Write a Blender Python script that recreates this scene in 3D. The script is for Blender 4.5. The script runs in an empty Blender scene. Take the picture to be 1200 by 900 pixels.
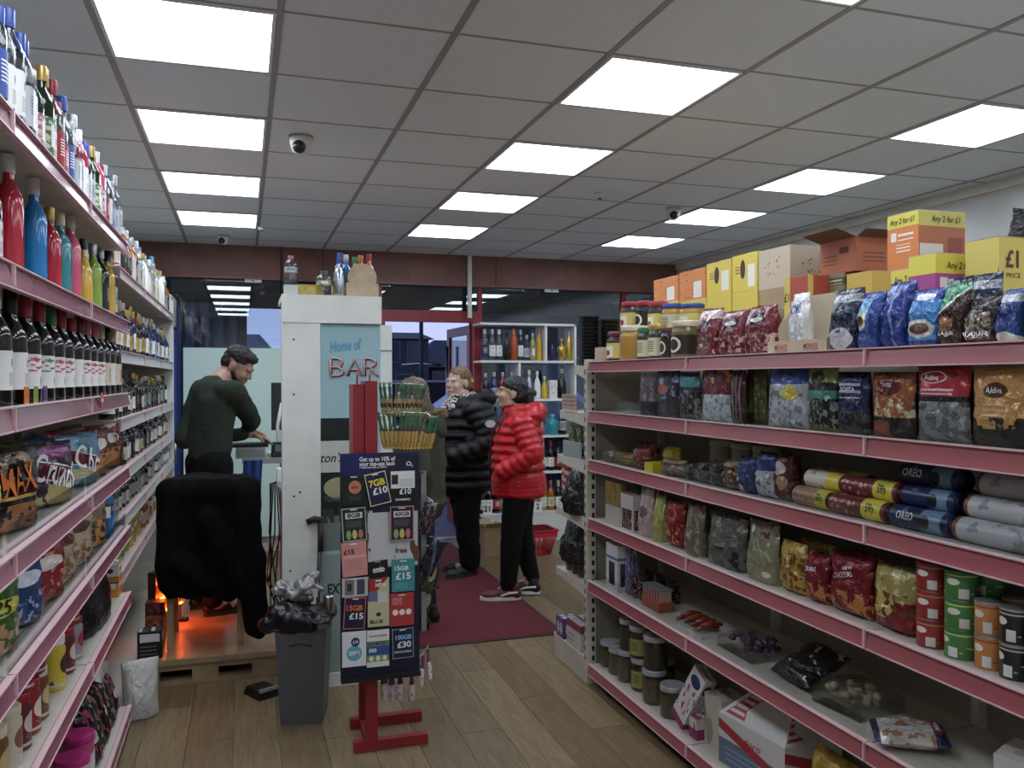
import bpy, bmesh, math, random
from mathutils import Vector, Matrix, noise
PI = math.pi
SC = bpy.context.scene
COL = SC.collection

# ------------------------------------------------------------------ camera
FPX, YAW, PITCH, ROLL, CZ = 980.5, .3108, -.0066, -.0013, 1.60
CEIL = CZ + 1.2217
W = Vector((math.sin(YAW)*math.cos(PITCH), math.cos(YAW)*math.cos(PITCH), math.sin(PITCH)))
_R0 = Vector((math.cos(YAW), -math.sin(YAW), 0)); _U0 = _R0.cross(W)
RV = _R0*math.cos(ROLL) + _U0*math.sin(ROLL)
UV_ = -_R0*math.sin(ROLL) + _U0*math.cos(ROLL)
CAMP = Vector((0, 0, CZ))
cam_d = bpy.data.cameras.new('camera'); cam = bpy.data.objects.new('camera', cam_d); COL.objects.link(cam)
cam_d.sensor_width = 36; cam_d.lens = FPX/1200*36; cam_d.clip_start = .02; cam_d.clip_end = 400
cam.matrix_world = Matrix(((RV.x, UV_.x, -W.x, 0), (RV.y, UV_.y, -W.y, 0), (RV.z, UV_.z, -W.z, CZ), (0, 0, 0, 1)))
SC.camera = cam
SC.view_settings.view_transform = 'Standard'; SC.view_settings.look = 'None'
SC.view_settings.gamma = 1; SC.view_settings.use_curve_mapping = False
SC.view_settings.exposure = 1.05
PANEL = 5.2          # ceiling panel radiance

# ------------------------------------------------------------------ world: dusk sky
wd = bpy.data.worlds.new('dusk'); SC.world = wd; wd.use_nodes = True
nt = wd.node_tree; bg = nt.nodes['Background']
tc = nt.nodes.new('ShaderNodeTexCoord'); sx = nt.nodes.new('ShaderNodeSeparateXYZ'); rp = nt.nodes.new('ShaderNodeValToRGB')
nt.links.new(tc.outputs['Generated'], sx.inputs[0]); nt.links.new(sx.outputs['Z'], rp.inputs[0]); nt.links.new(rp.outputs[0], bg.inputs[0])
rp.color_ramp.elements[0].position = 0.0; rp.color_ramp.elements[0].color = (.40, .45, .72, 1)
rp.color_ramp.elements[1].position = .6; rp.color_ramp.elements[1].color = (.13, .19, .42, 1)
bg.inputs[1].default_value = .75

# pixel (1200x900 frame) -> ray, then to a plane the thing touches
def ray(x, y): return W + RV*((x-600)/FPX) - UV_*((y-450)/FPX)
def on_z(x, y, z=0): d = ray(x, y); return CAMP + d*((z-CZ)/d.z)
def on_x(x, y, X): d = ray(x, y); return CAMP + d*(X/d.x)
def on_y(x, y, Y): d = ray(x, y); return CAMP + d*(Y/d.y)

# ------------------------------------------------------------------ materials
def lin(c):
    return tuple(((v/255)/12.92 if v/255 <= .04045 else ((v/255+.055)/1.055)**2.4) for v in c[:3]) + (1,)
MC = {}
def mat(name, rgb, rough=.5, metal=0, bump=0, bscale=30, vary=0, emit=None, estr=0, alpha=1, trans=0, coat=0, spec=.5, sheen=0):
    if name in MC: return MC[name]
    m = bpy.data.materials.new(name); m.use_nodes = True; MC[name] = m
    t = m.node_tree; b = t.nodes['Principled BSDF']
    b.inputs['Base Color'].default_value = lin(rgb); b.inputs['Roughness'].default_value = rough; b.inputs['Metallic'].default_value = metal
    b.inputs['Specular IOR Level'].default_value = spec
    if coat: b.inputs['Coat Weight'].default_value = coat; b.inputs['Coat Roughness'].default_value = .08
    if sheen: b.inputs['Sheen Weight'].default_value = sheen
    if trans: b.inputs['Transmission Weight'].default_value = trans
    if emit: b.inputs['Emission Color'].default_value = lin(emit); b.inputs['Emission Strength'].default_value = estr
    if bump or vary:
        c = t.nodes.new('ShaderNodeTexCoord'); n = t.nodes.new('ShaderNodeTexNoise'); n.inputs['Scale'].default_value = bscale; n.inputs['Detail'].default_value = 4
        t.links.new(c.outputs['Object'], n.inputs['Vector'])
        if bump:
            bp = t.nodes.new('ShaderNodeBump'); bp.inputs['Strength'].default_value = bump; bp.inputs['Distance'].default_value = .02
            t.links.new(n.outputs['Fac'], bp.inputs['Height']); t.links.new(bp.outputs[0], b.inputs['Normal'])
        if vary:
            mx = t.nodes.new('ShaderNodeMix'); mx.data_type = 'RGBA'; mx.inputs[6].default_value = lin(rgb)
            mx.inputs[7].default_value = lin([max(0, v*(1-vary)) for v in rgb])
            rm = t.nodes.new('ShaderNodeMapRange'); rm.inputs[1].default_value = .35; rm.inputs[2].default_value = .7
            t.links.new(n.outputs['Fac'], rm.inputs[0]); t.links.new(rm.outputs[0], mx.inputs[0]); t.links.new(mx.outputs[2], b.inputs['Base Color'])
    return m
def clear(name, tint=(255, 255, 255), ior=1.45, rough=.03, extra=0.0):
    """thin clear plastic / glass: see-through with Fresnel reflection"""
    if name in MC: return MC[name]
    m = bpy.data.materials.new(name); m.use_nodes = True; MC[name] = m; t = m.node_tree
    for n in list(t.nodes):
        if n.type != 'OUTPUT_MATERIAL': t.nodes.remove(n)
    out = [n for n in t.nodes if n.type == 'OUTPUT_MATERIAL'][0]
    tr = t.nodes.new('ShaderNodeBsdfTransparent'); tr.inputs[0].default_value = lin(tint)
    gl = t.nodes.new('ShaderNodeBsdfGlossy'); gl.inputs['Roughness'].default_value = rough
    lw = t.nodes.new('ShaderNodeLayerWeight'); pw = t.nodes.new('ShaderNodeMath'); pw.operation = 'POWER'; pw.inputs[1].default_value = 4.5
    f0 = ((ior-1)/(ior+1))**2 + extra
    ml = t.nodes.new('ShaderNodeMath'); ml.operation = 'MULTIPLY_ADD'; ml.inputs[1].default_value = .75; ml.inputs[2].default_value = f0; ml.use_clamp = True
    mx = t.nodes.new('ShaderNodeMixShader')
    t.links.new(lw.outputs['Facing'], pw.inputs[0]); t.links.new(pw.outputs[0], ml.inputs[0]); t.links.new(ml.outputs[0], mx.inputs[0])
    t.links.new(tr.outputs[0], mx.inputs[1]); t.links.new(gl.outputs[0], mx.inputs[2]); t.links.new(mx.outputs[0], out.inputs[0])
    return m
def ink(c, k=.86):
    g = .3*c[0]+.59*c[1]+.11*c[2]; return tuple(g+(v-g)*k for v in c)
def print_mat(name, base, layers=(), rough=.4, metal=0, wrinkle=0, wscale=6, coat=0):
    """flat print on packaging, laid out in the pack's own UV space"""
    if name in MC: return MC[name]
    base = ink(base); layers = [tuple(L[:-1])+(ink(L[-1]),) for L in layers]
    m = bpy.data.materials.new(name); m.use_nodes = True; MC[name] = m; t = m.node_tree; b = t.nodes['Principled BSDF']
    b.inputs['Roughness'].default_value = rough; b.inputs['Metallic'].default_value = metal
    if coat: b.inputs['Coat Weight'].default_value = coat; b.inputs['Coat Roughness'].default_value = .1
    uv = t.nodes.new('ShaderNodeTexCoord'); sp = t.nodes.new('ShaderNodeSeparateXYZ'); t.links.new(uv.outputs['UV'], sp.inputs[0])
    U, V = sp.outputs[0], sp.outputs[1]
    def M(op, a, c=None, clamp=False):
        n = t.nodes.new('ShaderNodeMath'); n.operation = op; n.use_clamp = clamp
        for i, s in enumerate((a, c)):
            if s is None: continue
            if isinstance(s, (int, float)): n.inputs[i].default_value = s
            else: t.links.new(s, n.inputs[i])
        return n.outputs[0]
    def rng(s, a, c): return M('MULTIPLY', M('GREATER_THAN', s, a), M('LESS_THAN', s, c))
    cur = None
    for L in layers:
        k = L[0]; col = L[-1]
        if k == 'band': f = rng(V, L[1], L[2])
        elif k == 'rect': f = M('MULTIPLY', rng(U, L[1], L[2]), rng(V, L[3], L[4]))
        elif k == 'ell':
            a = M('POWER', M('MULTIPLY', M('SUBTRACT', U, L[1]), 1/L[3]), 2); c = M('POWER', M('MULTIPLY', M('SUBTRACT', V, L[2]), 1/L[4]), 2)
            f = M('LESS_THAN', M('ADD', a, c), 1)
        elif k == 'noise':   # scale, threshold, v0, v1
            n = t.nodes.new('ShaderNodeTexNoise'); n.inputs['Scale'].default_value = L[1]; n.inputs['Detail'].default_value = 3; t.links.new(uv.outputs['UV'], n.inputs['Vector'])
            f = M('MULTIPLY', M('GREATER_THAN', n.outputs['Fac'], L[2]), rng(V, L[3], L[4]))
        elif k == 'dots':    # scale, size, v0, v1
            n = t.nodes.new('ShaderNodeTexVoronoi'); n.inputs['Scale'].default_value = L[1]; t.links.new(uv.outputs['UV'], n.inputs['Vector'])
            f = M('MULTIPLY', M('LESS_THAN', n.outputs['Distance'], L[2]), rng(V, L[3], L[4]))
        elif k == 'stripe':  # count, duty, v0, v1
            f = M('MULTIPLY', M('LESS_THAN', M('FRACT', M('MULTIPLY', U, L[1])), L[2]), rng(V, L[3], L[4]))
        elif k == 'lines':   # count, duty, u0,u1, v0, v1 : text-like lines
            f = M('MULTIPLY', M('LESS_THAN', M('FRACT', M('MULTIPLY', V, L[1])), L[2]), M('MULTIPLY', rng(U, L[3], L[4]), rng(V, L[5], L[6])))
        elif k == 'diag':    # a*u+b*v between c and d
            f = rng(M('ADD', M('MULTIPLY', U, L[1]), M('MULTIPLY', V, L[2])), L[3], L[4])
        mx = t.nodes.new('ShaderNodeMix'); mx.data_type = 'RGBA'; t.links.new(f, mx.inputs[0])
        if cur is None: mx.inputs[6].default_value = lin(base)
        else: t.links.new(cur, mx.inputs[6])
        mx.inputs[7].default_value = lin(col); cur = mx.outputs[2]
    if cur is None: b.inputs['Base Color'].default_value = lin(base)
    else: t.links.new(cur, b.inputs['Base Color'])
    if wrinkle:
        n = t.nodes.new('ShaderNodeTexNoise'); n.inputs['Scale'].default_value = wscale; n.inputs['Detail'].default_value = 3; n.inputs['Distortion'].default_value = .8
        t.links.new(uv.outputs['Object'], n.inputs['Vector'])
        bp = t.nodes.new('ShaderNodeBump'); bp.inputs['Strength'].default_value = wrinkle; bp.inputs['Distance'].default_value = .03
        t.links.new(n.outputs['Fac'], bp.inputs['Height']); t.links.new(bp.outputs[0], b.inputs['Normal'])
    return m

# ------------------------------------------------------------------ mesh helpers
class MB:
    """collects geometry for ONE mesh"""
    def __init__(s): s.v = []; s.f = []; s.uv = []; s.mi = []; s.sm = []
    def add(s, vs, fs, uvs=None, mi=0, smooth=False):
        o = len(s.v); s.v += [tuple(p) for p in vs]
        for i, f in enumerate(fs):
            s.f.append(tuple(o+k for k in f)); s.uv.append(uvs[i] if uvs else [(0, 0)]*len(f)); s.mi.append(mi); s.sm.append(smooth)
        return s
    def box(s, c, d, M=None, mi=0, taper=1.0):
        x, y, z = d[0]/2, d[1]/2, d[2]/2
        vs = [Vector((sx*x*(taper if sz > 0 else 1), sy*y*(taper if sz > 0 else 1), sz*z)) for sz in (-1, 1) for sy in (-1, 1) for sx in (-1, 1)]
        vs = [(M @ p if M else p)+Vector(c) for p in vs]
        q = [(0, 0), (1, 0), (1, 1), (0, 1)]
        return s.add(vs, [(0, 1, 5, 4), (1, 3, 7, 5), (3, 2, 6, 7), (2, 0, 4, 6), (4, 5, 7, 6), (2, 3, 1, 0)], [q]*6, mi)
    def bx(s, x0, x1, y0, y1, z0, z1, mi=0): return s.box(((x0+x1)/2, (y0+y1)/2, (z0+z1)/2), (x1-x0, y1-y0, z1-z0), mi=mi)
    def lathe(s, prof, n=14, sx=1, sy=1, mi=0, cap=True, c=(0, 0, 0), M=None, vuv=None, power=None):
        vs = []; L = len(prof); z0, z1 = prof[0][1], prof[-1][1]
        for r, z in prof:
            for k in range(n):
                a = 2*PI*k/n; ca, sa = math.cos(a), math.sin(a)
                if power: # squarish section
                    q = (abs(ca)**power+abs(sa)**power)**(-1/power); ca *= q; sa *= q
                p = Vector((r*ca*sx, r*sa*sy, z)); vs.append((M @ p if M else p)+Vector(c))
        fs = []; uv = []
        for i in range(L-1):
            va = (prof[i][1]-z0)/((z1-z0) or 1); vb = (prof[i+1][1]-z0)/((z1-z0) or 1)
            for k in range(n):
                fs.append((i*n+k, i*n+(k+1) % n, (i+1)*n+(k+1) % n, (i+1)*n+k))
                a0 = (k/n-.25) % 1.0
                uv.append([(a0, va), (a0+1/n, va), (a0+1/n, vb), (a0, vb)])
        s.add(vs, fs, uv, mi, True)
        if cap:
            o = len(s.v)-len(vs)
            s.f.append(tuple(o+k for k in range(n-1, -1, -1))); s.uv.append([(.5, 0)]*n); s.mi.append(mi); s.sm.append(False)
            s.f.append(tuple(o+(L-1)*n+k for k in range(n))); s.uv.append([(.5, 1)]*n); s.mi.append(mi); s.sm.append(False)
        return s
    def tube(s, pts, r, n=8, mi=0, closed=False):
        pts = [Vector(p) for p in pts]; rs = r if isinstance(r, (list, tuple)) else [r]*len(pts)
        vs = []; up = Vector((0, 0, 1)); prev = None
        for i, p in enumerate(pts):
            d = (pts[min(i+1, len(pts)-1)]-pts[max(i-1, 0)]).normalized()
            if prev is None: a = d.cross(up if abs(d.z) < .9 else Vector((1, 0, 0))).normalized()
            else: a = (prev-d*prev.dot(d)).normalized()
            prev = a; b = d.cross(a)
            for k in range(n): t = 2*PI*k/n; vs.append(p+(a*math.cos(t)+b*math.sin(t))*rs[i])
        fs = [(i*n+k, i*n+(k+1) % n, (i+1)*n+(k+1) % n, (i+1)*n+k) for i in range(len(pts)-1) for k in range(n)]
        fs += [tuple(range(n-1, -1, -1)), tuple((len(pts)-1)*n+k for k in range(n))]
        uvs = [[(k/n, i/(len(pts)-1)), ((k+1)/n, i/(len(pts)-1)), ((k+1)/n, (i+1)/(len(pts)-1)), (k/n, (i+1)/(len(pts)-1))] for i in range(len(pts)-1) for k in range(n)] + [[(0, 0)]*n]*2
        return s.add(vs, fs, uvs, mi, True)
    def sph(s, c, r, n=12, m=8, mi=0, M=None):
        prof = [(math.sin(PI*i/m), -math.cos(PI*i/m)) for i in range(m+1)]
        prof[0] = (.02, -1); prof[-1] = (.02, 1)
        rx, ry, rz = (r, r, r) if isinstance(r, (int, float)) else r
        D = Matrix.Diagonal((rx, ry, rz)); D = (M @ D) if M else D
        return s.lathe(prof, n, mi=mi, c=c, M=D)
    def grid(s, fn, nu, nv, mi=0, flip=False, smooth=True):
        vs = [fn(i/nu, j/nv) for j in range(nv+1) for i in range(nu+1)]; fs = []; uv = []
        for j in range(nv):
            for i in range(nu):
                a = j*(nu+1)+i; q = [a, a+1, a+nu+2, a+nu+1]; w = [(i/nu, j/nv), ((i+1)/nu, j/nv), ((i+1)/nu, (j+1)/nv), (i/nu, (j+1)/nv)]
                if flip: q.reverse(); w.reverse()
                fs.append(tuple(q)); uv.append(w)
        return s.add(vs, fs, uv, mi, smooth)
    def mesh(s, name, mats=()):
        me = bpy.data.meshes.new(name); me.from_pydata(s.v, [], s.f)
        l = me.uv_layers.new(name='UVMap'); flat = [c for f in s.uv for p in f for c in p]; l.data.foreach_set('uv', flat)
        for m in (mats if isinstance(mats, (list, tuple)) else [mats]): me.materials.append(m)
        me.polygons.foreach_set('material_index', s.mi); me.polygons.foreach_set('use_smooth', s.sm); me.update()
        return me
    def build(s, name, mats, parent=None, loc=None, rz=0): return link(name, s.mesh(name, mats), parent, loc, rz)
def link(name, me, parent=None, loc=None, rz=0, m=None, scale=None, rot=None):
    o = bpy.data.objects.new(name, me); COL.objects.link(o); o.parent = parent
    if loc is not None: o.location = loc
    if rot is not None: o.rotation_euler = rot
    elif rz: o.rotation_euler = (0, 0, rz)
    if scale is not None: o.scale = scale if isinstance(scale, (tuple, list, Vector)) else (scale,)*3
    if m is not None: o.material_slots[0].link = 'OBJECT'; o.material_slots[0].material = m
    return o
def tag(o, label, cat, group=None):
    o['label'] = label; o['category'] = cat
    if group: o['group'] = group
    return o
def thing(name, label, cat, loc=(0, 0, 0), rz=0, group=None, rot=None):
    o = bpy.data.objects.new(name, None); COL.objects.link(o); o.location = loc; o.rotation_euler = rot if rot else (0, 0, rz)
    o.empty_display_size = .05
    return tag(o, label, cat, group)
def struct(o): o['kind'] = 'structure'; return o
def copy_tree(o, parent=None):
    c = o.copy(); COL.objects.link(c); c.parent = parent
    for ch in list(o.children): copy_tree(ch, c)
    return c
TXC = {}
def text_mesh(s, size=1.0, ext=.0, align='CENTER', shear=0, bold=0):
    key = (s, align, shear, bold)
    if key not in TXC:
        c = bpy.data.curves.new('lettering', 'FONT'); c.body = s; c.size = 1; c.align_x = align; c.align_y = 'CENTER'; c.shear = shear; c.offset = bold; c.resolution_u = 3
        c.extrude = 0; o = bpy.data.objects.new('lettering', c); COL.objects.link(o); dg = bpy.context.evaluated_depsgraph_get(); dg.update()
        me = bpy.data.meshes.new_from_object(o.evaluated_get(dg)); bpy.data.objects.remove(o); bpy.data.curves.remove(c)
        TXC[key] = ([tuple(v.co) for v in me.vertices], [tuple(p.vertices) for p in me.polygons]); bpy.data.meshes.remove(me)
    return TXC[key]
def lettering(s, size, m, parent, at, front='-Y', conform=None, shear=0, bold=.01, tilt=0, width=None, name='lettering', off=.0012):
    """letters as thin geometry on the front (-Y) face of the parent's local frame; conform(x,z)->y follows a bulged face"""
    vs, fs = text_mesh(s, shear=shear, bold=bold)
    xs = [v[0] for v in vs]; w0 = (max(xs)-min(xs)) or 1; kx = size if width is None else width/w0
    ct, st = math.cos(tilt), math.sin(tilt); out = []
    for v in vs:
        x, z = v[0]*kx, v[1]*size; x, z = x*ct-z*st, x*st+z*ct
        X, Z = at[0]+x, at[2]+z
        y = (conform(X, Z) if conform else at[1])-off
        out.append((X, y, Z))
    b = MB(); b.add(out, fs)
    return b.build(name, m, parent)
# ================================================================== room shell
rnd = random.Random(7)
X0, X1, Y0, Y1 = -1.02, 4.46, -1.6, 8.15       # left wall, right wall, back wall, shop front
m_ceil_tile = mat('ceiling_tile_white', (230, 235, 240), .9, bump=.15, bscale=180, vary=.06)
m_tbar = mat('ceiling_grid_grey', (150, 148, 147), .5)
m_wall = mat('wall_white_gloss', (205, 207, 205), .22, vary=.05, bscale=3)
m_wall_l = mat('wall_cream', (205, 203, 196), .6, vary=.06, bscale=4)
m_red = mat('red_painted_frame', (146, 36, 44), .4, vary=.12, bscale=9)
m_fascia = mat('brown_fascia_board', (132, 90, 80), .5, vary=.15, bscale=5)
m_white = mat('white_laminate', (225, 224, 218), .4, vary=.05, bscale=5)
m_black = mat('black_plastic', (18, 18, 20), .4)
m_chrome = mat('brushed_steel', (180, 182, 185), .3, 1)

def wood_plank_mat(i, rgb):
    n = 'floor_plank_%d' % i
    m = mat(n, rgb, .42); t = m.node_tree; b = t.nodes['Principled BSDF']
    c = t.nodes.new('ShaderNodeTexCoord'); mp = t.nodes.new('ShaderNodeMapping'); mp.inputs['Scale'].default_value = (14, 1.1, 1)
    ns = t.nodes.new('ShaderNodeTexNoise'); ns.inputs['Scale'].default_value = 3; ns.inputs['Detail'].default_value = 6; ns.inputs['Distortion'].default_value = 1.2
    rr = t.nodes.new('ShaderNodeValToRGB'); rr.color_ramp.elements[0].position = .3; rr.color_ramp.elements[1].position = .75
    rr.color_ramp.elements[0].color = lin([v*.80 for v in rgb]); rr.color_ramp.elements[1].color = lin([min(255, v*1.1) for v in rgb])
    oi = t.nodes.new('ShaderNodeObjectInfo'); va = t.nodes.new('ShaderNodeVectorMath'); va.operation = 'ADD'
    t.links.new(c.outputs['Object'], mp.inputs[0]); t.links.new(mp.outputs[0], va.inputs[0]); t.links.new(oi.outputs['Location'], va.inputs[1]); t.links.new(va.outputs[0], ns.inputs['Vector'])
    t.links.new(ns.outputs['Fac'], rr.inputs[0]); t.links.new(rr.outputs[0], b.inputs['Base Color'])
    return m
PLM = [wood_plank_mat(i, c) for i, c in enumerate([(124, 106, 76), (113, 95, 66), (131, 113, 83), (118, 100, 72)])]
floor = struct(MB().bx(X0, X1, Y0, Y1, -.1, -.012).build('floor', mat('floor_joint_dark', (70, 60, 46), .7)))
PW, PL = .1945, 1.22
plank_me = MB().box((0, 0, -.006), (PW-.0022, PL-.0022, .012)).mesh('plank', PLM[0])
col_i = 0; x = X0
while x < X1-.02:
    off = (col_i*.37 % 1)*PL; y = Y0-off
    while y < Y1:
        a, b = max(y, Y0), min(y+PL, Y1)
        if b-a > .02:
            w = min(PW, X1-x)
            link('plank', plank_me, floor, (x+w/2, (a+b)/2, 0), m=rnd.choice(PLM), scale=(w/PW, (b-a)/PL, 1))
        y += PL
    x += PW; col_i += 1

# ceiling: slab + recessed grid bars + tiles + light panels
GX0, GP = 1.616-.299, .5977; GY0 = 2.89
ceiling = struct(MB().bx(X0, X1, Y0, Y1+.02, CEIL+.03, CEIL+.1).build('ceiling', mat('ceiling_void', (60, 60, 60), .9)))
xs = sorted([GX0+GP*k for k in range(-5, 7) if X0+.02 < GX0+GP*k < X1-.02]); ys = [GY0+.6*k for k in range(-10, 12) if Y0+.02 < GY0+.6*k < Y1-.02]
gb = MB()
for gx in xs: gb.bx(gx-.012, gx+.012, Y0, Y1, CEIL-.002, CEIL+.012)
gb.build('ceiling_grid', m_tbar, ceiling)
gb = MB()
for gy in ys: gb.bx(X0, X1, gy-.006, gy+.006, CEIL-.001, CEIL+.012)
gb.build('ceiling_cross_bar', m_tbar, ceiling)
LCX = (1.616-3*GP, 1.616, 1.616+3*GP); LROW = range(-2, 5)
light_cells = {(round((lx-GX0-GP/2)/GP), round((1.99+1.2*n-GY0-.3)/.6)) for lx in LCX for n in LROW}
tile_me = MB().box((0, 0, .008), (GP-.022, .6-.011, .014)).mesh('ceiling_tile', m_ceil_tile)
ex = [X0]+xs+[X1]; ey = [Y0]+ys+[Y1]
for i in range(len(ex)-1):
    for j in range(len(ey)-1):
        a, b, c, d = ex[i], ex[i+1], ey[j], ey[j+1]
        if (round((a+b)/2*1000), 0) and (round(((a+b)/2-GX0-GP/2)/GP), round(((c+d)/2-GY0-.3)/.6)) in light_cells and abs(b-a-GP) < .01 and abs(d-c-.6) < .01: continue
        link('ceiling_tile', tile_me, ceiling, ((a+b)/2, (c+d)/2, CEIL), scale=((b-a-.022)/(GP-.022), (d-c-.011)/(.6-.011), 1))
m_panel = mat('light_panel_diffuser', (255, 255, 255), .6, emit=(230, 241, 255), estr=PANEL)
pan_f = MB()
for sx in (-1, 1): pan_f.box((sx*.2805, 0, .002), (.012, .573, .016))
for sy in (-1, 1): pan_f.box((0, sy*.2805, .002), (.549, .012, .016))
pan_fm = pan_f.mesh('frame', mat('light_frame_white', (235, 235, 235), .5)); pan_dm = MB().box((0, 0, .003), (.549, .549, .008)).mesh('diffuser', m_panel)
CN = {0: 'column of ceiling lights over the spirits shelves', 1: 'column of ceiling lights over the aisle', 2: 'column of ceiling lights beyond the snack shelving'}
for ci, lx in enumerate(LCX):
    for n in LROW:
        p = thing('ceiling_light', 'square LED ceiling panel over %s, %s the brown fascia' % (('the spirits shelves', 'the middle aisle', 'the rear aisle')[ci], {4: 'nearest', 3: 'second from', 2: 'third from', 1: 'fourth from', 0: 'fifth from', -1: 'sixth from', -2: 'seventh from'}[n]), 'ceiling light', (lx, 1.99+1.2*n, CEIL), 0, CN[ci])
        link('frame', pan_fm, p); link('diffuser', pan_dm, p)

struct(MB().bx(X0-.1, X0, Y0, Y1, -.1, CEIL+.1).build('wall_left', m_wall_l))
wr = struct(MB().bx(X1, X1+.1, Y0, Y1, -.1, CEIL+.1).build('wall_right', m_wall_l))
wp = MB().bx(0, .008, -.6, .6, .0, CEIL-.14).mesh('wall_panel', m_wall)
k = 0; y = Y0+.6
while y < Y1:
    link('wall_panel', wp, wr, (X1-.009, y, .05), scale=(1, .995 if y+.6 < Y1 else .9, 1)); y += 1.2
struct(MB().bx(X0, X1, Y0-.1, Y0, -.1, CEIL+.1).build('wall_back', m_wall_l))
struct(MB().bx(X1-.02, X1, Y0, Y1, CEIL-.06, CEIL).build('trim_1', m_white))

# ------------------------------------------------------------------ shop front
ZF = 2.515
fa = struct(MB().bx(X0, X1, 8.06, 8.13, ZF, CEIL+.03).build('wall_front', m_fascia))
MB().bx(X0, X1, 8.045, 8.06, ZF, ZF+.016).build('edge_trim', mat('fascia_edge', (135, 82, 74), .4), fa)
for sx in (.72, 2.42): MB().bx(sx-.004, sx+.004, 8.056, 8.061, ZF+.016, CEIL).build('joint_strip', mat('fascia_joint', (84, 50, 44), .6), fa)
DX0, DX1 = 1.31, 2.20
m_glass = clear('shop_window_glass', (226, 236, 240), 1.62, .0, .035)
def window(n, xa, xb, za, zb, muls=()):
    w = struct(bpy.data.objects.new('window_%d' % n, None)); COL.objects.link(w); w.location = ((xa+xb)/2, 8.14, za); w['label'] = 'shop front window glazing'
    fr = MB(); t = .022
    L = -(xb-xa)/2
    fr.bx(L, -L, -.03, .03, 0, t); fr.bx(L, -L, -.03, .03, zb-za-t, zb-za); fr.bx(L, L+t, -.03, .03, t, zb-za-t); fr.bx(-L-t, -L, -.03, .03, t, zb-za-t)
    for mx in muls: fr.bx(mx-(xa+xb)/2-.025, mx-(xa+xb)/2+.025, -.028, .028, t, zb-za-t)
    fr.build('window_frame', m_red, w)
    ed = [xa+t]+[v for mx in muls for v in (mx-.025, mx+.025)]+[xb-t]
    for i in range(0, len(ed), 2):
        MB().bx(ed[i]-(xa+xb)/2, ed[i+1]-(xa+xb)/2, -.004, .004, t, zb-za-t).build('pane', m_glass, w)
window(1, X0, DX0-.05, .35, ZF+.03, ())
window(2, DX1+.07, X1, .35, ZF+.03, (3.86,))
window(3, DX0-.05, DX1+.07, 2.25, ZF+.03, ())
st = struct(MB().bx(X0, DX0-.05, 8.08, 8.2, -.1, .35).build('wall_front_sill', m_white))
MB().bx(DX1+.07-DX0+.05-.0+DX0-.05, X1, 8.08, 8.2, -.1, .35).build('stall_riser', m_white, st)
# door frame (red) and the leaf swung outwards
d1 = struct(bpy.data.objects.new('door_1', None)); COL.objects.link(d1); d1.location = (DX0, 8.14, 0)
MB().bx(-.05, DX1-DX0+.07, -.05, .05, 2.16, 2.25).build('door_head', m_red, d1)
MB().bx(-.05, 0, -.05, .05, 0, 2.16).build('door_jamb', m_red, d1)
MB().bx(DX1-DX0, DX1-DX0+.07, -.05, .05, 0, 2.16).build('door_jamb', m_red, d1)
MB().bx(-.05, DX1-DX0+.07, -.06, .06, -.012, .012).build('threshold', m_chrome, d1)
lf = bpy.data.objects.new('door_leaf', None); COL.objects.link(lf); lf.parent = d1; lf.location = (DX1-DX0, .06, 0); lf.rotation_euler = (0, 0, math.radians(92))
b = MB(); b.bx(0, .86, -.02, .02, 2.05, 2.14); b.bx(0, .86, -.02, .02, .02, .22); b.bx(0, .09, -.02, .02, .22, 2.05); b.bx(.77, .86, -.02, .02, .22, 2.05)
b.build('leaf_frame', m_red, lf); MB().bx(.09, .77, -.004, .004, .22, 2.05).build('leaf_pane', m_glass, lf)
MB().tube([(.70, .06, .7), (.70, .06, 1.95)], .016).build('pull_bar', m_chrome, lf)
# services on the front wall
b = MB(); b.bx(-.02, .02, -.012, .012, 0, CEIL-2.2); tag(b.build('cable_trunking', m_white, None, (2.14, 8.03, 2.2)), 'slim white vertical cable trunking above the red door', 'trunking')
b = MB(); b.tube([(0, 0, 0), (.004, 0, .2), (-.003, 0, CEIL-2.05)], .006, 6); tag(b.build('black_cable', m_black, None, (.34, 8.03, 2.05)), 'thin black cable hanging down the brown fascia board', 'cable')
for sx, lb in ((.09, 'small white sensor under the fascia beside the pale green board'), (3.02, 'small white sensor under the fascia above the white bottle shelves')):
    s_ = thing('door_sensor', lb, 'sensor', (sx, 8.072, ZF-.03)); MB().bx(-.075, .075, -.012, .012, 0, .03).build('sensor_body', m_white, s_); MB().bx(-.01, .01, -.014, -.012, .01, .02).build('sensor_lens', m_black, s_)

# pale green backing board in the window
bb = thing('backing_board', 'pale mint green board standing in the window behind the man', 'board', (.36, 8.03, .15))
MB().bx(-.87, .87, -.012, .012, 0, 1.73).build('board_panel', mat('mint_board', (214, 238, 228), .55, vary=.03, bscale=2), bb)
for sx in (-.8, .8): MB().bx(sx-.03, sx+.03, -.012, .04, -.15, 0).build('foot', m_white, bb)
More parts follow.
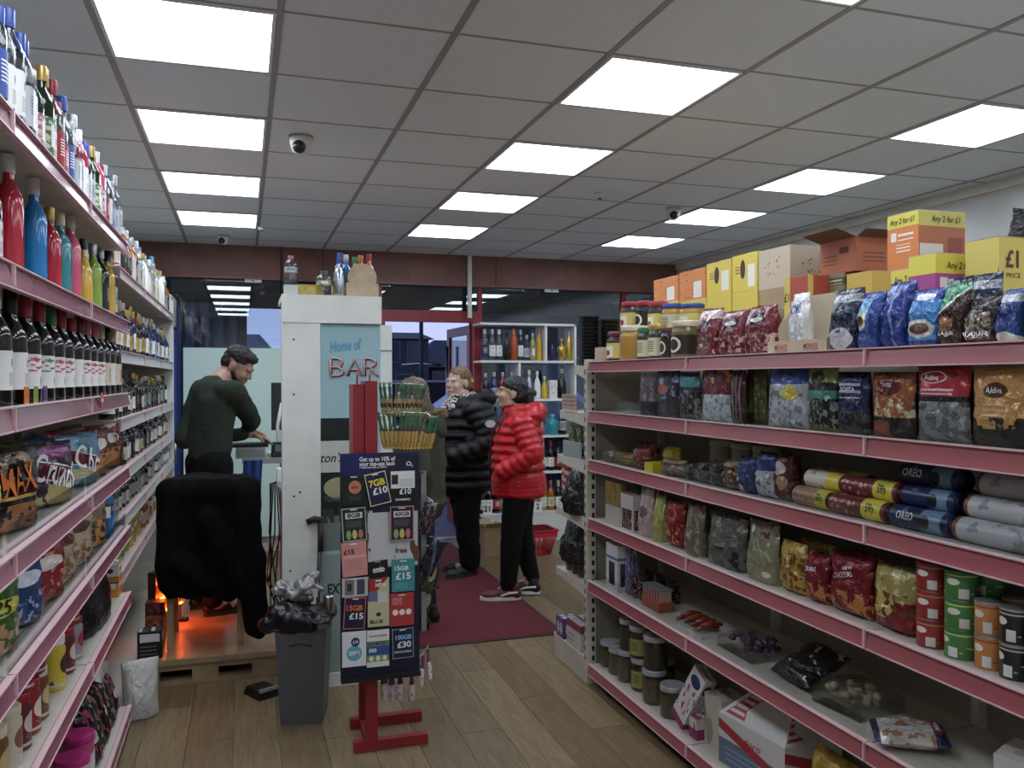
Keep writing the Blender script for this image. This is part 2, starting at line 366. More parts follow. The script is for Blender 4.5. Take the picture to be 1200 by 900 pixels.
# ceiling gadgets
def camdome(px, label, s=1.0, dark=True):
    p = on_z(px[0], px[1], CEIL); t = thing('dome_camera' if dark else 'smoke_detector', label, 'camera' if dark else 'detector', (p.x, p.y, CEIL))
    if dark:
        MB().lathe([(.062*s, -.008), (.062*s, 0)], 18).build('mount_plate', mat('camera_grey', (165, 165, 165), .5), t)
        MB().lathe([(.02*s, -.095*s), (.045*s, -.075*s), (.056*s, -.04*s), (.058*s, -.008)], 18).build('housing', m_white, t)
        MB().sph((-.012, -.035*s, -.06*s), .034*s, 14, 10).build('lens_ball', mat('camera_lens', (35, 38, 46), .15), t)
    else:
        MB().lathe([(.03*s, -.045*s), (.045*s, -.04*s), (.055*s, -.012), (.058*s, 0)], 16).build('detector_body', m_white, t)
        MB().lathe([(.02*s, -.052*s), (.022*s, -.044*s)], 12).build('detector_grille', mat('dark_grille', (60, 62, 66), .5), t)
camdome((353, 160), 'white dome security camera with dark lens on the ceiling over the till', 1.0)
camdome((789, 244), 'grey dome camera on the ceiling in front of a light panel beyond the shelving', .9)
camdome((262, 276), 'small white dome camera on the ceiling beside the brown fascia', .8)
camdome((307, 266), 'small white ceiling detector near the end light over the spirits shelves', .6, False)
camdome((703, 227), 'flat white smoke detector on the ceiling between two light columns', .7, False)

# door mat
rg = thing('door_mat', 'dark red entrance mat running in from the door', 'mat', (1.33, 6.45, .0))
m_mat = mat('dark_red_mat', (104, 30, 38), .95, bump=.4, bscale=260, vary=.25)
MB().bx(-.56, .56, -1.55, 1.45, .001, .009).build('carpet', m_mat, rg)
e = MB(); e.bx(-.585, -.56, -1.575, 1.475, .001, .007); e.bx(.56, .585, -1.575, 1.475, .001, .007); e.bx(-.56, .56, -1.575, -1.55, .001, .007); e.bx(-.56, .56, 1.45, 1.475, .001, .007)
e.build('rubber_border', mat('mat_rubber', (60, 24, 28), .7), rg)
# ================================================================== shelving
m_pink = mat('pink_red_price_strip', (166, 94, 98), .26, coat=.4)
m_shelf = mat('cream_shelf_metal', (205, 198, 184), .4, vary=.06, bscale=6)
m_back = mat('beige_back_panel', (150, 144, 132), .55, vary=.08, bscale=4)
m_slot = mat('slot_dark', (22, 22, 22), .8)
m_guard = clear('clear_shelf_guard', (248, 250, 250), 1.25, .05, .0)
m_lip = mat('pale_strip_edge', (214, 178, 182), .4)
def bay(name, label, xf, dirx, ya, yb, shelves, depth, backx, guards=(), strip=m_pink, zt=None, base=True, group=None):
    """one shelving bay. xf: front plane, dirx: +1 if the shelf runs towards +x behind the front"""
    t = thing(name, label, 'shelving', ((xf+backx)/2, (ya+yb)/2, 0), 0, group); ox, oy = (xf+backx)/2, (ya+yb)/2
    zt = zt or shelves[0]
    def B(nm, m, xa, xb, y0, y1, z0, z1, parent=t):
        b = MB(); b.bx(min(xa, xb)-ox, max(xa, xb)-ox, y0-oy, y1-oy, z0, z1); return b.build(nm, m, parent)
    B('back_panel', m_back, backx, backx-dirx*.02, ya, yb, .02, zt+.02)
    for yy in (ya, yb):
        B('upright', m_shelf, backx-dirx*.02, backx-dirx*.05, yy-.015 if yy == yb else yy, yy if yy == yb else yy+.015, 0, zt+.02)
    if base:
        B('plinth', m_back, xf+dirx*.06, xf+dirx*.08, ya, yb, 0, shelves[-1]-.04)
    for i, z in enumerate(shelves):
        dfr = xf
        s = B('shelf', m_shelf, dfr+dirx*.012, backx-dirx*.05, ya+.004, yb-.004, z-.022, z)
        # price strip: sloped front band made of a tilted slab with lips
        b = MB(); h = .05 if i else .046
        fx = dfr-ox
        vs = []
        for yy in (ya+.003-oy, yb-.003-oy):
            vs += [(fx-dirx*.006, yy, z-h), (fx+dirx*.012, yy, z-h), (fx+dirx*.012, yy, z+.004), (fx+dirx*.004, yy, z+.004)]
        b.add(vs, [(0, 1, 2, 3), (7, 6, 5, 4), (0, 3, 7, 4), (3, 2, 6, 7), (2, 1, 5, 6), (1, 0, 4, 5)])
        st_ = b.build('price_strip', strip, s)
        b = MB()
        for zz in (z-h-.002, z+.003): b.bx(min(fx-dirx*.008, fx+dirx*.01), max(fx-dirx*.008, fx+dirx*.01), ya+.003-oy, yb-.003-oy, zz-.002, zz+.002)
        b.bx(min(fx-dirx*.009, fx), max(fx-dirx*.009, fx), ya-oy+.001, ya-oy+.008, z-h, z+.004)
        b.build('strip_lip', m_lip, s)
        if i in guards:
            B('clear_guard', m_guard, dfr+dirx*.014, dfr+dirx*.017, ya+.02, yb-.02, z, z+.062, s)
        if i:  # bracket arms under each shelf end
            for yy in (ya+.004, yb-.012): B('bracket', m_shelf, dfr+dirx*.05, backx-dirx*.04, yy, yy+.008, z-.05, z-.022, s)
    return t
XR = 1.709; RBK = 2.16
RZ = [1.682, 1.428, 1.175, .872, .546, .112]
RB = [4.02, 3.0, 1.98, .96]
RL = ['pink-edged shelving bay with biscuits and small jars at the end next to the plastic bags',
      'pink-edged shelving bay holding foil coffee bags and biscuit rolls in the middle of the run',
      'pink-edged shelving bay holding stacked snack tubes and large seed bags']
for i in range(3): bay('shelving_bay', RL[i], XR, 1, RB[i+1], RB[i], RZ, .44, RBK, (1, 2, 4), base=True, group='pink-edged snack shelving run', zt=1.655)
# rear half of the double-sided run carries the cartons on its top
RT = thing('rear_shelving', 'cream rear half of the double-sided shelving under the stacked cartons', 'shelving', (2.39, 2.49, 0))
MB().bx(-.2, .26, -1.53, 1.53, 1.66, 1.682).build('top_deck', m_shelf, RT); MB().bx(-.2, -.18, -1.53, 1.53, .02, 1.66).build('back_panel', m_back, RT)
for sx in (-1.5, -.5, .5, 1.5): MB().bx(-.18, -.13, sx-.02, sx+.02, 0, 1.66).build('upright', m_shelf, RT)
MB().bx(-.18, .26, -1.53, 1.53, .09, .112).build('base_deck', m_shelf, RT)

# end unit facing the door: two slotted uprights, white shelves running away
EU = thing('end_shelving', 'cream slotted end shelving unit with black bags facing the door', 'shelving', (XR, 4.06, 0))
for xx in (0.0, .86):
    u = MB().bx(xx-.0, xx+.05, -.018, .018, 0, 1.70).build('upright', m_shelf, EU)
    b = MB()
    z = .12
    while z < 1.66:
        b.bx(xx+.028, xx+.042, -.0195, -.0175, z, z+.026); b.bx(xx-.001, xx+.001, .000, .010, z, z+.026); z += .05
    b.build('slot_row', m_slot, u)['kind'] = 'stuff'
MB().bx(.05, .86, .0, .012, .02, 1.68).build('back_panel', m_back, EU)
EZ = [(1.665, .14), (1.415, .36), (1.165, .40), (.87, .42), (.52, .42), (.13, .46)]
for z, d in EZ:
    s = MB().bx(.0, .91, .012, d, z-.03, z).build('shelf', m_shelf, EU)
    b = MB(); n = len(b.v)
    b.add([(-.004, .012, z-.065), (-.004, d, z-.035), (-.004, d, z+.002), (-.004, .012, z+.002), (.0, .012, z-.065), (.0, d, z-.035), (.0, d, z+.002), (.0, .012, z+.002)],
          [(3, 2, 1, 0), (4, 5, 6, 7), (0, 1, 5, 4), (1, 2, 6, 5), (2, 3, 7, 6), (3, 0, 4, 7)])
    b.build('bracket', m_shelf, s)
    MB().bx(0, .91, d, d+.012, z-.045, z+.006).build('price_strip', m_shelf, s)
MB().bx(0, .91, .012, .46, 0, .1).build('plinth', m_shelf, EU)

# left run
XL = -.5; LBK = -.98
LZ = [2.205, 1.858, 1.533, 1.200, .925, .622, .10]
LB = [4.19, 3.17, 2.15, 1.13]
LL = ['tall pink-edged shelving bay of spirits, wine and crisps next to the bottle-only bays',
      'tall pink-edged shelving bay of spirits, wine and crisps in the middle of its run',
      'tall pink-edged shelving bay of spirits, wine and crisps farthest from the till']
m_pinkl = mat('pink_mauve_price_strip', (160, 100, 116), .26, coat=.4)
for i in range(3): bay('shelving_bay', LL[i], XL, -1, LB[i+1], LB[i], LZ, .46, LBK, (3, 4), strip=m_pinkl, group='tall left shelving run')
# far-left bottle bays: pale strips
XL2 = -.55
L2Z = [2.12, 1.73, 1.408, 1.162, .94, .69, .12]
m_pale = mat('pale_grey_price_strip', (196, 190, 186), .35, coat=.3)
L2B = [7.40, 6.35, 5.30, 4.25]
for i in range(3):
    bay('bottle_bay', ['pale-edged shelving bay of dark bottles beside the blue-framed cabinet', 'pale-edged shelving bay of dark bottles between two others', 'pale-edged shelving bay of dark bottles beside the crisp shelves'][i],
        XL2, -1, L2B[i+1], L2B[i], L2Z, .42, LBK, (), strip=m_pale, group='bottle shelving beside the till', zt=2.2)
ep = thing('divider_screen', 'tall white divider closing the end of the bottle shelving', 'divider', (-.76, 7.415, 0)); MB().bx(-.21, .215, -.012, .012, 0, 2.25).build('panel_board', m_white, ep)
MB().bx(-.21, .215, .012, .016, .02, .1).build('panel_skirt', m_back, ep)
# blue-framed glazed cabinet
m_blue = mat('blue_frame', (40, 62, 140), .4)
cb = thing('blue_cabinet', 'narrow glazed cabinet with blue frame beside the mint board', 'cabinet', (-.79, 7.75, 0))
MB().bx(-.21, .2, -.3, .26, .02, 2.3).build('cabinet_body', mat('cabinet_pale', (170, 190, 190), .5), cb)
fr = MB(); fr.bx(.2, .23, -.3, -.22, 0, 2.02); fr.bx(.2, .23, .18, .26, 0, 2.02); fr.bx(.2, .23, -.22, .18, 1.94, 2.02); fr.bx(.2, .23, -.22, .18, 0, .1)
dd = fr.build('cabinet_door', m_blue, cb); MB().bx(.205, .213, -.22, .18, .1, 1.94).build('door_pane', mat('cabinet_glass_pale', (150, 170, 200), .1), dd)
MB().tube([(.245, -.26, .9), (.25, -.26, 1.1)], .01).build('door_handle', m_chrome, dd)
MB().bx(.2, .225, -.3, .26, 2.06, 2.3).build('cabinet_header', mat('cabinet_header_pale', (190, 205, 190), .3), cb)
# ================================================================== product library (local front = -Y, base at z=0)
MEC = {}
def cached(key, fn):
    if key not in MEC: MEC[key] = fn()
    return MEC[key]
# ---- bottles: profiles for unit height, radius 1 (scaled by r, h)
BP = {
 'wine':    [(.93, 0), (1, .02), (1, .56), (.94, .62), (.6, .70), (.40, .76), (.37, .80), (.37, .98), (.40, .985), (.40, 1)],
 'spirit':  [(.92, 0), (1, .02), (1, .60), (.95, .66), (.7, .73), (.42, .78), (.38, .82), (.38, .90), (.38, 1)],
 'tall':    [(.9, 0), (1, .02), (1, .66), (.8, .74), (.5, .80), (.36, .85), (.35, .92), (.35, 1)],
 'squat':   [(.8, 0), (1, .06), (1, .45), (.97, .58), (.6, .70), (.34, .76), (.32, .84), (.32, 1)],
 'fat':     [(.7, 0), (.96, .05), (1, .3), (.92, .55), (.5, .72), (.30, .78), (.28, .88), (.28, 1)],
 'soda':    [(.85, 0), (1, .03), (1, .30), (.93, .36), (1, .42), (1, .64), (.85, .76), (.5, .86), (.36, .90), (.36, 1)],
 'trophy':  [(.45, 0), (.4, .06), (.7, .12), (1, .45), (.95, .62), (.4, .70), (.25, .74), (.25, .84), (.38, .86), (.32, 1)],
}
CAPZ = {'wine': .80, 'spirit': .86, 'tall': .86, 'squat': .84, 'fat': .86, 'soda': .905, 'trophy': .86}
LABZ = {'wine': (.14, .46), 'spirit': (.14, .50), 'tall': (.16, .52), 'squat': (.10, .42), 'fat': (.18, .42), 'soda': (.43, .62), 'trophy': (.3, .5)}
CAPR = {'wine': .42, 'spirit': .46, 'tall': .44, 'squat': .40, 'fat': .36, 'soda': .44, 'trophy': .36}
def bottle_meshes(kind, sq):
    def f():
        pw = 5 if sq else None
        b = MB().lathe(BP[kind], 14, power=pw).mesh('bottle_glass', MC['glass_dark'])
        c = MB().lathe([(CAPR[kind], CAPZ[kind]), (CAPR[kind]*1.02, 1.004), (CAPR[kind]*.9, 1.012)], 12).mesh('cap', m_black)
        z0, z1 = LABZ[kind]
        l = MB().lathe([(1.012, z0), (1.012, z1)], 14, power=pw, cap=False).mesh('paper_label', m_white)
        q = MB().lathe([(.90, .015), (.95, .03), (.95, .55 if kind != 'fat' else .5), (.88, .60)], 12, power=pw).mesh('drink', m_white)
        return b, c, l, q
    return cached(('b', kind, sq), f)
mat('glass_dark', (14, 16, 16), .08, coat=.4)
GL = {'black': MC['glass_dark'], 'green': mat('glass_bottle_green', (24, 44, 28), .08, coat=.4), 'brown': mat('glass_brown', (50, 26, 12), .08, coat=.4),
      'navy': mat('glass_navy', (26, 34, 92), .1, coat=.4), 'clear': clear('glass_clear', (236, 240, 240), 1.45, .03, .05), 'red': mat('drink_red', (178, 38, 56), .12, coat=.4), 'pink': mat('drink_pink', (206, 92, 118), .12, coat=.4),
      'blue': mat('drink_blue', (34, 122, 188), .12, coat=.4), 'teal': mat('drink_teal', (52, 138, 148), .12, coat=.4), 'gold': mat('drink_gold', (206, 166, 62), .12, coat=.4), 'amber': mat('drink_amber', (168, 84, 28), .1, coat=.4), 'orange': mat('drink_orange', (222, 118, 40), .15, coat=.4),
      'lime': mat('drink_lime', (140, 168, 72), .12, coat=.4), 'cream': mat('bottle_cream', (222, 214, 190), .3), 'white': mat('bottle_white', (232, 232, 230), .3), 'copper': mat('bottle_copper', (176, 84, 52), .25, .4),
      'goldmetal': mat('bottle_gold_metal', (212, 178, 84), .2, .8), 'silver': mat('bottle_silver', (176, 180, 186), .2, .8), 'purple': mat('drink_purple', (84, 40, 110), .15, coat=.4)}
CP = {c: mat('cap_'+c, ink(v, .8), .35, me) for c, v, me in [('black', (20, 20, 22), 0), ('white', (228, 228, 226), 0), ('red', (172, 34, 44), 0), ('gold', (196, 158, 76), .6), ('silver', (186, 188, 192), .7), ('blue', (44, 74, 168), 0), ('green', (38, 128, 72), 0), ('cream', (214, 198, 164), 0), ('pink', (206, 96, 124), 0), ('purple', (92, 50, 112), 0), ('orange', (214, 112, 44), 0), ('skyblue', (92, 168, 206), 0), ('maroon', (108, 34, 46), 0)]}
LBL = {
 'white': print_mat('label_white', (228, 226, 220), [('lines', 26, .4, .44, .56, .1, .45, (120, 118, 116)), ('ell', .5, .7, .02, .12, (90, 88, 92))], .6),
 'white_pink': print_mat('label_white_pink', (230, 227, 222), [('noise', 9, .54, .5, .95, (196, 70, 92)), ('ell', .5, .22, .03, .14, (150, 148, 140))], .6),
 'white_green': print_mat('label_white_green', (230, 227, 222), [('noise', 9, .55, .5, .95, (74, 132, 90)), ('ell', .5, .22, .03, .14, (150, 148, 140))], .6),
 'cream': print_mat('label_cream', (214, 202, 172), [('lines', 22, .45, .43, .57, .15, .75, (96, 74, 58))], .6),
 'black': print_mat('label_black', (26, 26, 28), [('lines', 14, .4, .42, .58, .25, .8, (196, 186, 160))], .5),
 'gold': print_mat('label_gold', (196, 162, 84), [('lines', 14, .4, .42, .58, .25, .8, (70, 46, 24))], .4, .4),
 'blue': print_mat('label_blue', (52, 84, 160), [('lines', 12, .4, .4, .6, .3, .8, (226, 226, 230))], .5),
 'red': print_mat('label_red', (170, 36, 46), [('lines', 12, .4, .4, .6, .3, .8, (236, 226, 220))], .5),
 'silver': print_mat('label_silver', (184, 188, 192), [('lines', 12, .4, .4, .6, .3, .8, (60, 64, 90))], .35, .5),
 'navy': print_mat('label_navy', (36, 42, 96), [('lines', 10, .4, .4, .6, .3, .8, (210, 200, 160))], .5),
 'pinkart': print_mat('label_pinkart', (212, 196, 190), [('noise', 8, .5, 0, 1, (176, 96, 116)), ('rect', .42, .58, .2, .8, (236, 230, 224))], .5),
 'greenart': print_mat('label_greenart', (190, 196, 160), [('noise', 8, .5, 0, 1, (70, 110, 70)), ('rect', .42, .58, .2, .8, (236, 230, 224))], .5),
}
CWORD = {'black': 'dark', 'navy': 'navy', 'goldmetal': 'gold metallic', 'gold': 'golden'}
def bottle(kind, glass, cap, lab, x, y, z, h, r, label, group, rz=0, sq=False, drink=None, sy=1.0, name='bottle'):
    t = thing(name, label, 'bottle', (x, y, z), rz, group)
    b, c, l, q = bottle_meshes(kind, sq); S = (r, r*sy, h)
    link('bottle_glass', b, t, m=GL[glass], scale=S)
    if cap: link('cap', c, t, m=CP[cap], scale=S)
    if lab: link('paper_label', l, t, m=LBL[lab], scale=S)
    if drink: link('drink', q, t, m=GL[drink], scale=S)
    return t
# ---- bags
NB = 6
def bagfn(style, seed):
    def front(u, v, side):   # returns (x in -.5...5, y depth 0..1 outwards, z 0..1)
        e = abs(2*u-1)
        n1 = noise.noise(Vector((u*3.1+seed*7.3, v*3.7, seed*3.1+side*9))); n2 = noise.noise(Vector((u*8+seed*3.3, v*9, seed+side*5)))
        if style == 'pillow':
            pv = max(0, min(1, v/.10))*max(0, min(1, (1-v)/.12)); pv = math.sqrt(pv)*(.72+.28*math.sin(PI*min(1, v*1.05)))
            d = pv*(1-e**2.6)**.7
            nx = 1-.07*pv*(1-abs(2*v-1))
        elif style == 'gusset':
            pv = min(1, (1-v)/.42) if v > .58 else 1; pv = max(0, pv)**.8; pv *= min(1, .75+v*2)
            d = pv*(1-e**6)**.6+.02
            nx = 1-.05*math.sin(PI*v)
        else:  # standup
            pv = max(0, min(1, (1-v)/.62)); pv = pv**.7*(.8+.2*min(1, v*6))
            d = pv*(1-e**3.2)**.7+.01
            nx = 1-.06*math.sin(PI*v)
        near = max(0, 1-min(v, 1-v)/.3) if style == 'pillow' else max(0, (v-.55)/.45)
        d = d*(1+.22*n1+.16*n2+.10*near*math.sin(u*26+seed*2+3*n1))+(.06*n2 if 0 < e < 1 else 0)*pv
        jag = (.012*(1 if int(u*22) % 2 else -1)) if v > .999 and style != 'gusset' else 0
        return (u-.5)*nx+.012*n1*(1-e), max(0, d), v+.02*n1*v*(1-e)+jag*0
    return front
def bag_mesh(style, seed):
    def f():
        fn = bagfn(style, seed); b = MB(); nu, nv = 16, 16
        b.grid(lambda u, v: (lambda p: (p[0], -p[1]*.5-.004, p[2]))(fn(u, v, 0)), nu, nv)
        b.grid(lambda u, v: (lambda p: (p[0], p[1]*.5+.004, p[2]))(fn(u, v, 1)), nu, nv, flip=True)
        # close the rim
        n = (nu+1)*(nv+1)
        def e(a, c): b.f.append((a, a+n, c+n, c)); b.uv.append([(.01, .5)]*4); b.mi.append(0); b.sm.append(False)
        for i in range(nu): e(i+1, i) if False else e(i, i+1); e((nv)*(nu+1)+i+1, nv*(nu+1)+i)
        for j in range(nv): e((j+1)*(nu+1), j*(nu+1)); e(j*(nu+1)+nu, (j+1)*(nu+1)+nu)
        return b.mesh('pouch', m_white)
    return cached(('bag', style, seed), f)
def seal_mesh():
    def f():
        b = MB(); n = 24
        for i in range(n):
            z = .955; b.box(((i+.5)/n-.5, 0, .977), (.6/n, .03, .046))
        return b.mesh('crimped_seal', m_white)
    return cached('seal', f)
def bag(style, m, loc, w, h, d, label, group=None, rz=0, seed=None, lean=0, tilt=0, seal=None, texts=(), name='snack_bag', rot=None, cat='bag'):
    seed = rnd.randrange(NB) if seed is None else seed % NB
    t = thing(name, label, cat, loc, rz, group, rot=rot or (lean, tilt, rz) if (lean or tilt or rot) else None)
    if lean or tilt:
        t.rotation_mode = 'XYZ'; t.rotation_euler = (0, 0, rz); M = Matrix.Rotation(rz, 4, 'Z') @ Matrix.Rotation(lean, 4, 'X') @ Matrix.Rotation(tilt, 4, 'Y'); t.rotation_euler = M.to_euler()
    link('pouch', bag_mesh(style, seed), t, m=m, scale=(w, d, h))
    if seal: link('crimped_seal', seal_mesh(), t, m=seal, scale=(w*.93, d*.4, h))
    fn = bagfn(style, seed)
    for tx in texts:   # (string, size, u, v, material, width, tilt)
        s, size, u, v, mm = tx[:5]; wd_ = tx[5] if len(tx) > 5 else None; tl = tx[6] if len(tx) > 6 else 0
        lettering(s, size, mm, t, ((u-.5)*w, 0, v*h), conform=lambda X, Z: -(fn(max(0, min(1, X/w+.5)), max(0, min(1, Z/h)), 0)[1]*.5+.004)*d, width=wd_, tilt=tl, off=.003)
    return t
# ---- cartons
def carton(m, loc, w, d, h, label, group=None, rz=0, name='carton', texts=(), flap=None, tape=None, cat='box', rot=None, side=None, panel=None):
    """closed carton: shell with bevelled rim lines, printed face, flaps, tape"""
    t = thing(name, label, cat, loc, rz, group, rot=rot)
    b = MB(); b.box((0, 0, h/2), (w, d, h)); b.build('carton_body', m if not isinstance(m, (list, tuple)) else m, t)
    fm = flap or m
    b = MB(); g = .0015
    b.bx(-w/2, w/2, -d/2, -g, h, h+.003); b.build('top_flap', fm, t)
    b = MB(); b.bx(-w/2, w/2, g, d/2, h, h+.003); b.build('top_flap', fm, t)
    if tape: MB().bx(-w/2, w/2, -.02, .02, h+.003, h+.0036).build('tape', tape, t)
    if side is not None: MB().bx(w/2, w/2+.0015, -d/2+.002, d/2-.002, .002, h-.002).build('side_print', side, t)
    for tx in texts:
        s, size, u, v, mm = tx[:5]; wd_ = tx[5] if len(tx) > 5 else None
        lettering(s, size, mm, t, ((u-.5)*w, -d/2, v*h), width=wd_)
    return t
def open_carton(m, loc, w, d, h, label, group=None, rz=0, name='open_carton', texts=(), cut=.5, inner=None, cat='box', flaps=True, flapang=(.5, .7, .4, .6)):
    t = thing(name, label, cat, loc, rz, group); k = .004; inner = inner or m
    MB().bx(-w/2, w/2, -d/2, d/2, 0, k).build('bottom', m, t)
    MB().bx(-w/2, w/2, -d/2, -d/2+k, k, h*cut).build('front_panel', m, t); MB().bx(-w/2, w/2, d/2-k, d/2, k, h).build('rear_panel', m, t)
    for sx in (-1, 1):
        b = MB(); x0, x1 = (sx*w/2, sx*(w/2-k)); hf = h*cut
        a, c = min(x0, x1), max(x0, x1)
        b.add([(a, -d/2+k, k), (c, -d/2+k, k), (c, d/2-k, k), (a, d/2-k, k), (a, -d/2+k, hf), (c, -d/2+k, hf), (c, d/2-k, h), (a, d/2-k, h)],
              [(3, 2, 1, 0), (4, 5, 6, 7), (0, 1, 5, 4), (1, 2, 6, 5), (2, 3, 7, 6), (3, 0, 4, 7)], [[(0, 0), (1, 0), (1, 1), (0, 1)]]*6)
        b.build('side_panel', m, t)
    if flaps:
        a = flapang
        for (px_, py_, wx, wy, ax, ang) in ((0, -d/2, w, 0, 'X', a[0]), (0, d/2, w, 0, 'X', -a[1])):
            o = MB().bx(-w/2, w/2, -.0015, .0015, 0, d*.35).build('flap', inner, t, (px_, py_, h*cut if py_ < 0 else h)); o.rotation_euler = (ang+ (PI*.12 if ang > 0 else -PI*.12), 0, 0)
        for sx in (-1, 1):
            o = MB().bx(-.0015, .0015, -d/2+.004, d/2-.004, 0, w*.25).build('flap', inner, t, (sx*w/2, 0, h*max(cut, .98) if cut > .9 else h*(cut+1)/2)); o.rotation_euler = (0, sx*a[2 if sx < 0 else 3]*1.4, 0)
    for tx in texts:
        s, size, u, v, mm = tx[:5]; wd_ = tx[5] if len(tx) > 5 else None
        lettering(s, size, mm, t, ((u-.5)*w, -d/2, v*h), width=wd_)
    return t
# ---- jars / tubs / tubes
def jar(body_m, lid_m, lab_m, loc, r, h, label, group=None, rz=0, name='jar', sy=1, neck=.86, content=None, power=None, cat='jar', lidh=.16):
    t = thing(name, label, cat, loc, rz, group); S = (r, r*sy, h)
    me = cached(('jar', neck, power, lidh), lambda: MB().lathe([(.9, 0), (1, .03), (1, .68), (.97, .76), (neck, .80+.04*0), (neck, 1-lidh+.02)], 16, power=power).mesh('jar_body', m_white))
    link('jar_body', me, t, m=body_m, scale=S)
    ld = cached(('lid', neck, lidh), lambda: MB().lathe([(neck+.05, 1-lidh), (neck+.07, 1-lidh+.02), (neck+.07, .98), (neck+.02, 1)], 16).mesh('lid', m_white))
    link('lid', ld, t, m=lid_m, scale=S)
    if lab_m: link('paper_label', cached(('jl', power), lambda: MB().lathe([(1.012, .12), (1.012, .62)], 16, cap=False, power=power).mesh('paper_label', m_white)), t, m=lab_m, scale=S)
    if content: link('contents', cached('jc', lambda: MB().lathe([(.9, .02), (.95, .05), (.95, .66), (.7, .72)], 14).mesh('contents', m_white)), t, m=content, scale=S)
    return t
def tube_can(m, lid_m, loc, r, h, label, group=None, rz=0, name='snack_tube', cat='tube'):
    t = thing(name, label, cat, loc, rz, group); S = (r, r, h)
    link('tube_body', cached('tb', lambda: MB().lathe([(.97, 0), (1, .01), (1, .93), (.98, .94)], 20).mesh('tube_body', m_white)), t, m=m, scale=S)
    link('lid', cached('tl', lambda: MB().lathe([(1.03, .94), (1.04, .95), (1.04, .99), (1.0, 1)], 20).mesh('lid', m_white)), t, m=lid_m, scale=S)
    link('base_rim', cached('tr', lambda: MB().lathe([(1.02, 0), (1.02, .02)], 20).mesh('base_rim', m_white)), t, m=m_chrome, scale=S)
    return t
def roll(m, endm, loc, r, L, label, group=None, rz=0, name='biscuit_roll', texts=(), band=None):
    """biscuit roll lying on its side: axis along local X, front at -Y"""
    t = thing(name, label, 'biscuits', loc, rz, group)
    def f():
        b = MB(); prof = [(.80, -.5), (.97, -.485)]
        for i in range(15): prof.append((1.0 if i % 2 else .975, -.47+.94*i/14))
        prof += [(.97, .485), (.80, .5)]
        M = Matrix(((0, 0, 1), (0, 1, 0), (-1, 0, 0)))  # z->x
        b.lathe(prof, 18, M=M); return b.mesh('wrapper', m_white)
    o = link('wrapper', cached('roll', f), t, m=m, scale=(L, r, r), loc=(0, 0, r))
    def g():
        b = MB(); M = Matrix(((0, 0, 1), (0, 1, 0), (-1, 0, 0)))
        b.lathe([(.82, .497), (.86, .515), (.3, .52)], 14, M=M); return b.mesh('folded_end', m_white)
    link('folded_end', cached('rolle', g), t, m=endm, scale=(L, r, r), loc=(0, 0, r)); link('folded_end', cached('rolle', g), t, m=endm, scale=(-L, r, r), loc=(0, 0, r))
    if band is not None:
        M = Matrix(((0, 0, 1), (0, 1, 0), (-1, 0, 0)))
        MB().lathe([(r*1.01, band[0]*L), (r*1.01, band[1]*L)], 18, M=M, c=(0, 0, r), cap=False).build('price_band', band[2], t)
    for tx in texts:
        s, size, u, v, mm = tx[:5]; wd_ = tx[5] if len(tx) > 5 else None
        lettering(s, size, mm, t, ((u-.5)*L, 0, v*2*r), conform=lambda X, Z: -math.sqrt(max(0, (r*1.015)**2-(Z-r)**2)), width=wd_, off=.001)
    return t
INK = {c: mat('ink_'+c, v, .5) for c, v in [('white', (236, 236, 234)), ('black', (22, 22, 24)), ('red', (186, 34, 44)), ('yellow', (236, 214, 60)), ('gold', (214, 176, 84)), ('blue', (44, 70, 150)), ('brown', (96, 48, 30)), ('grey', (120, 120, 124)), ('green', (40, 110, 66)), ('orange', (226, 120, 50)), ('pink', (224, 150, 160))]}
KRAFT = mat('kraft_card', (172, 146, 112), .75, vary=.1, bscale=12)
KRAFT_L = mat('kraft_card_light', (198, 182, 156), .75, vary=.08, bscale=10)
# side-of-shelf helpers
def yR(px, X, py=500): return on_x(px, py, X).y
def rect_r(xl, xr, X, ytop, z, ybase=None):
    """far (xl) and near (xr) pixels of a thing whose front stands at plane X on height z -> centre y, width, height"""
    ya = on_x(xl, ytop, X).y; yb = on_x(xr, ytop, X).y
    top = on_x((xl+xr)/2, ytop, X).z
    return (ya+yb)/2, abs(ya-yb), top-z
# ================================================================== left shelves: spirits, wine, crisps
RZL = PI/2
rl = random.Random(11)
def lab(*a): return ' '.join(str(s) for s in a if s)
LW = {'white': 'white', 'white_pink': 'pink and white', 'white_green': 'green and white', 'cream': 'cream', 'black': 'black', 'gold': 'gold', 'blue': 'blue', 'red': 'red', 'silver': 'silver', 'navy': 'navy', 'pinkart': 'pink patterned', 'greenart': 'green patterned'}
GW = {'black': 'dark', 'goldmetal': 'gold metallic', 'silver': 'silver', 'clear': 'clear'}
def blabel(g, cap, lb, where, kind='spirits'):
    return lab(GW.get(g, g), kind, 'bottle,', (LW[lb]+' label,') if lb else '', cap+' cap,', where)
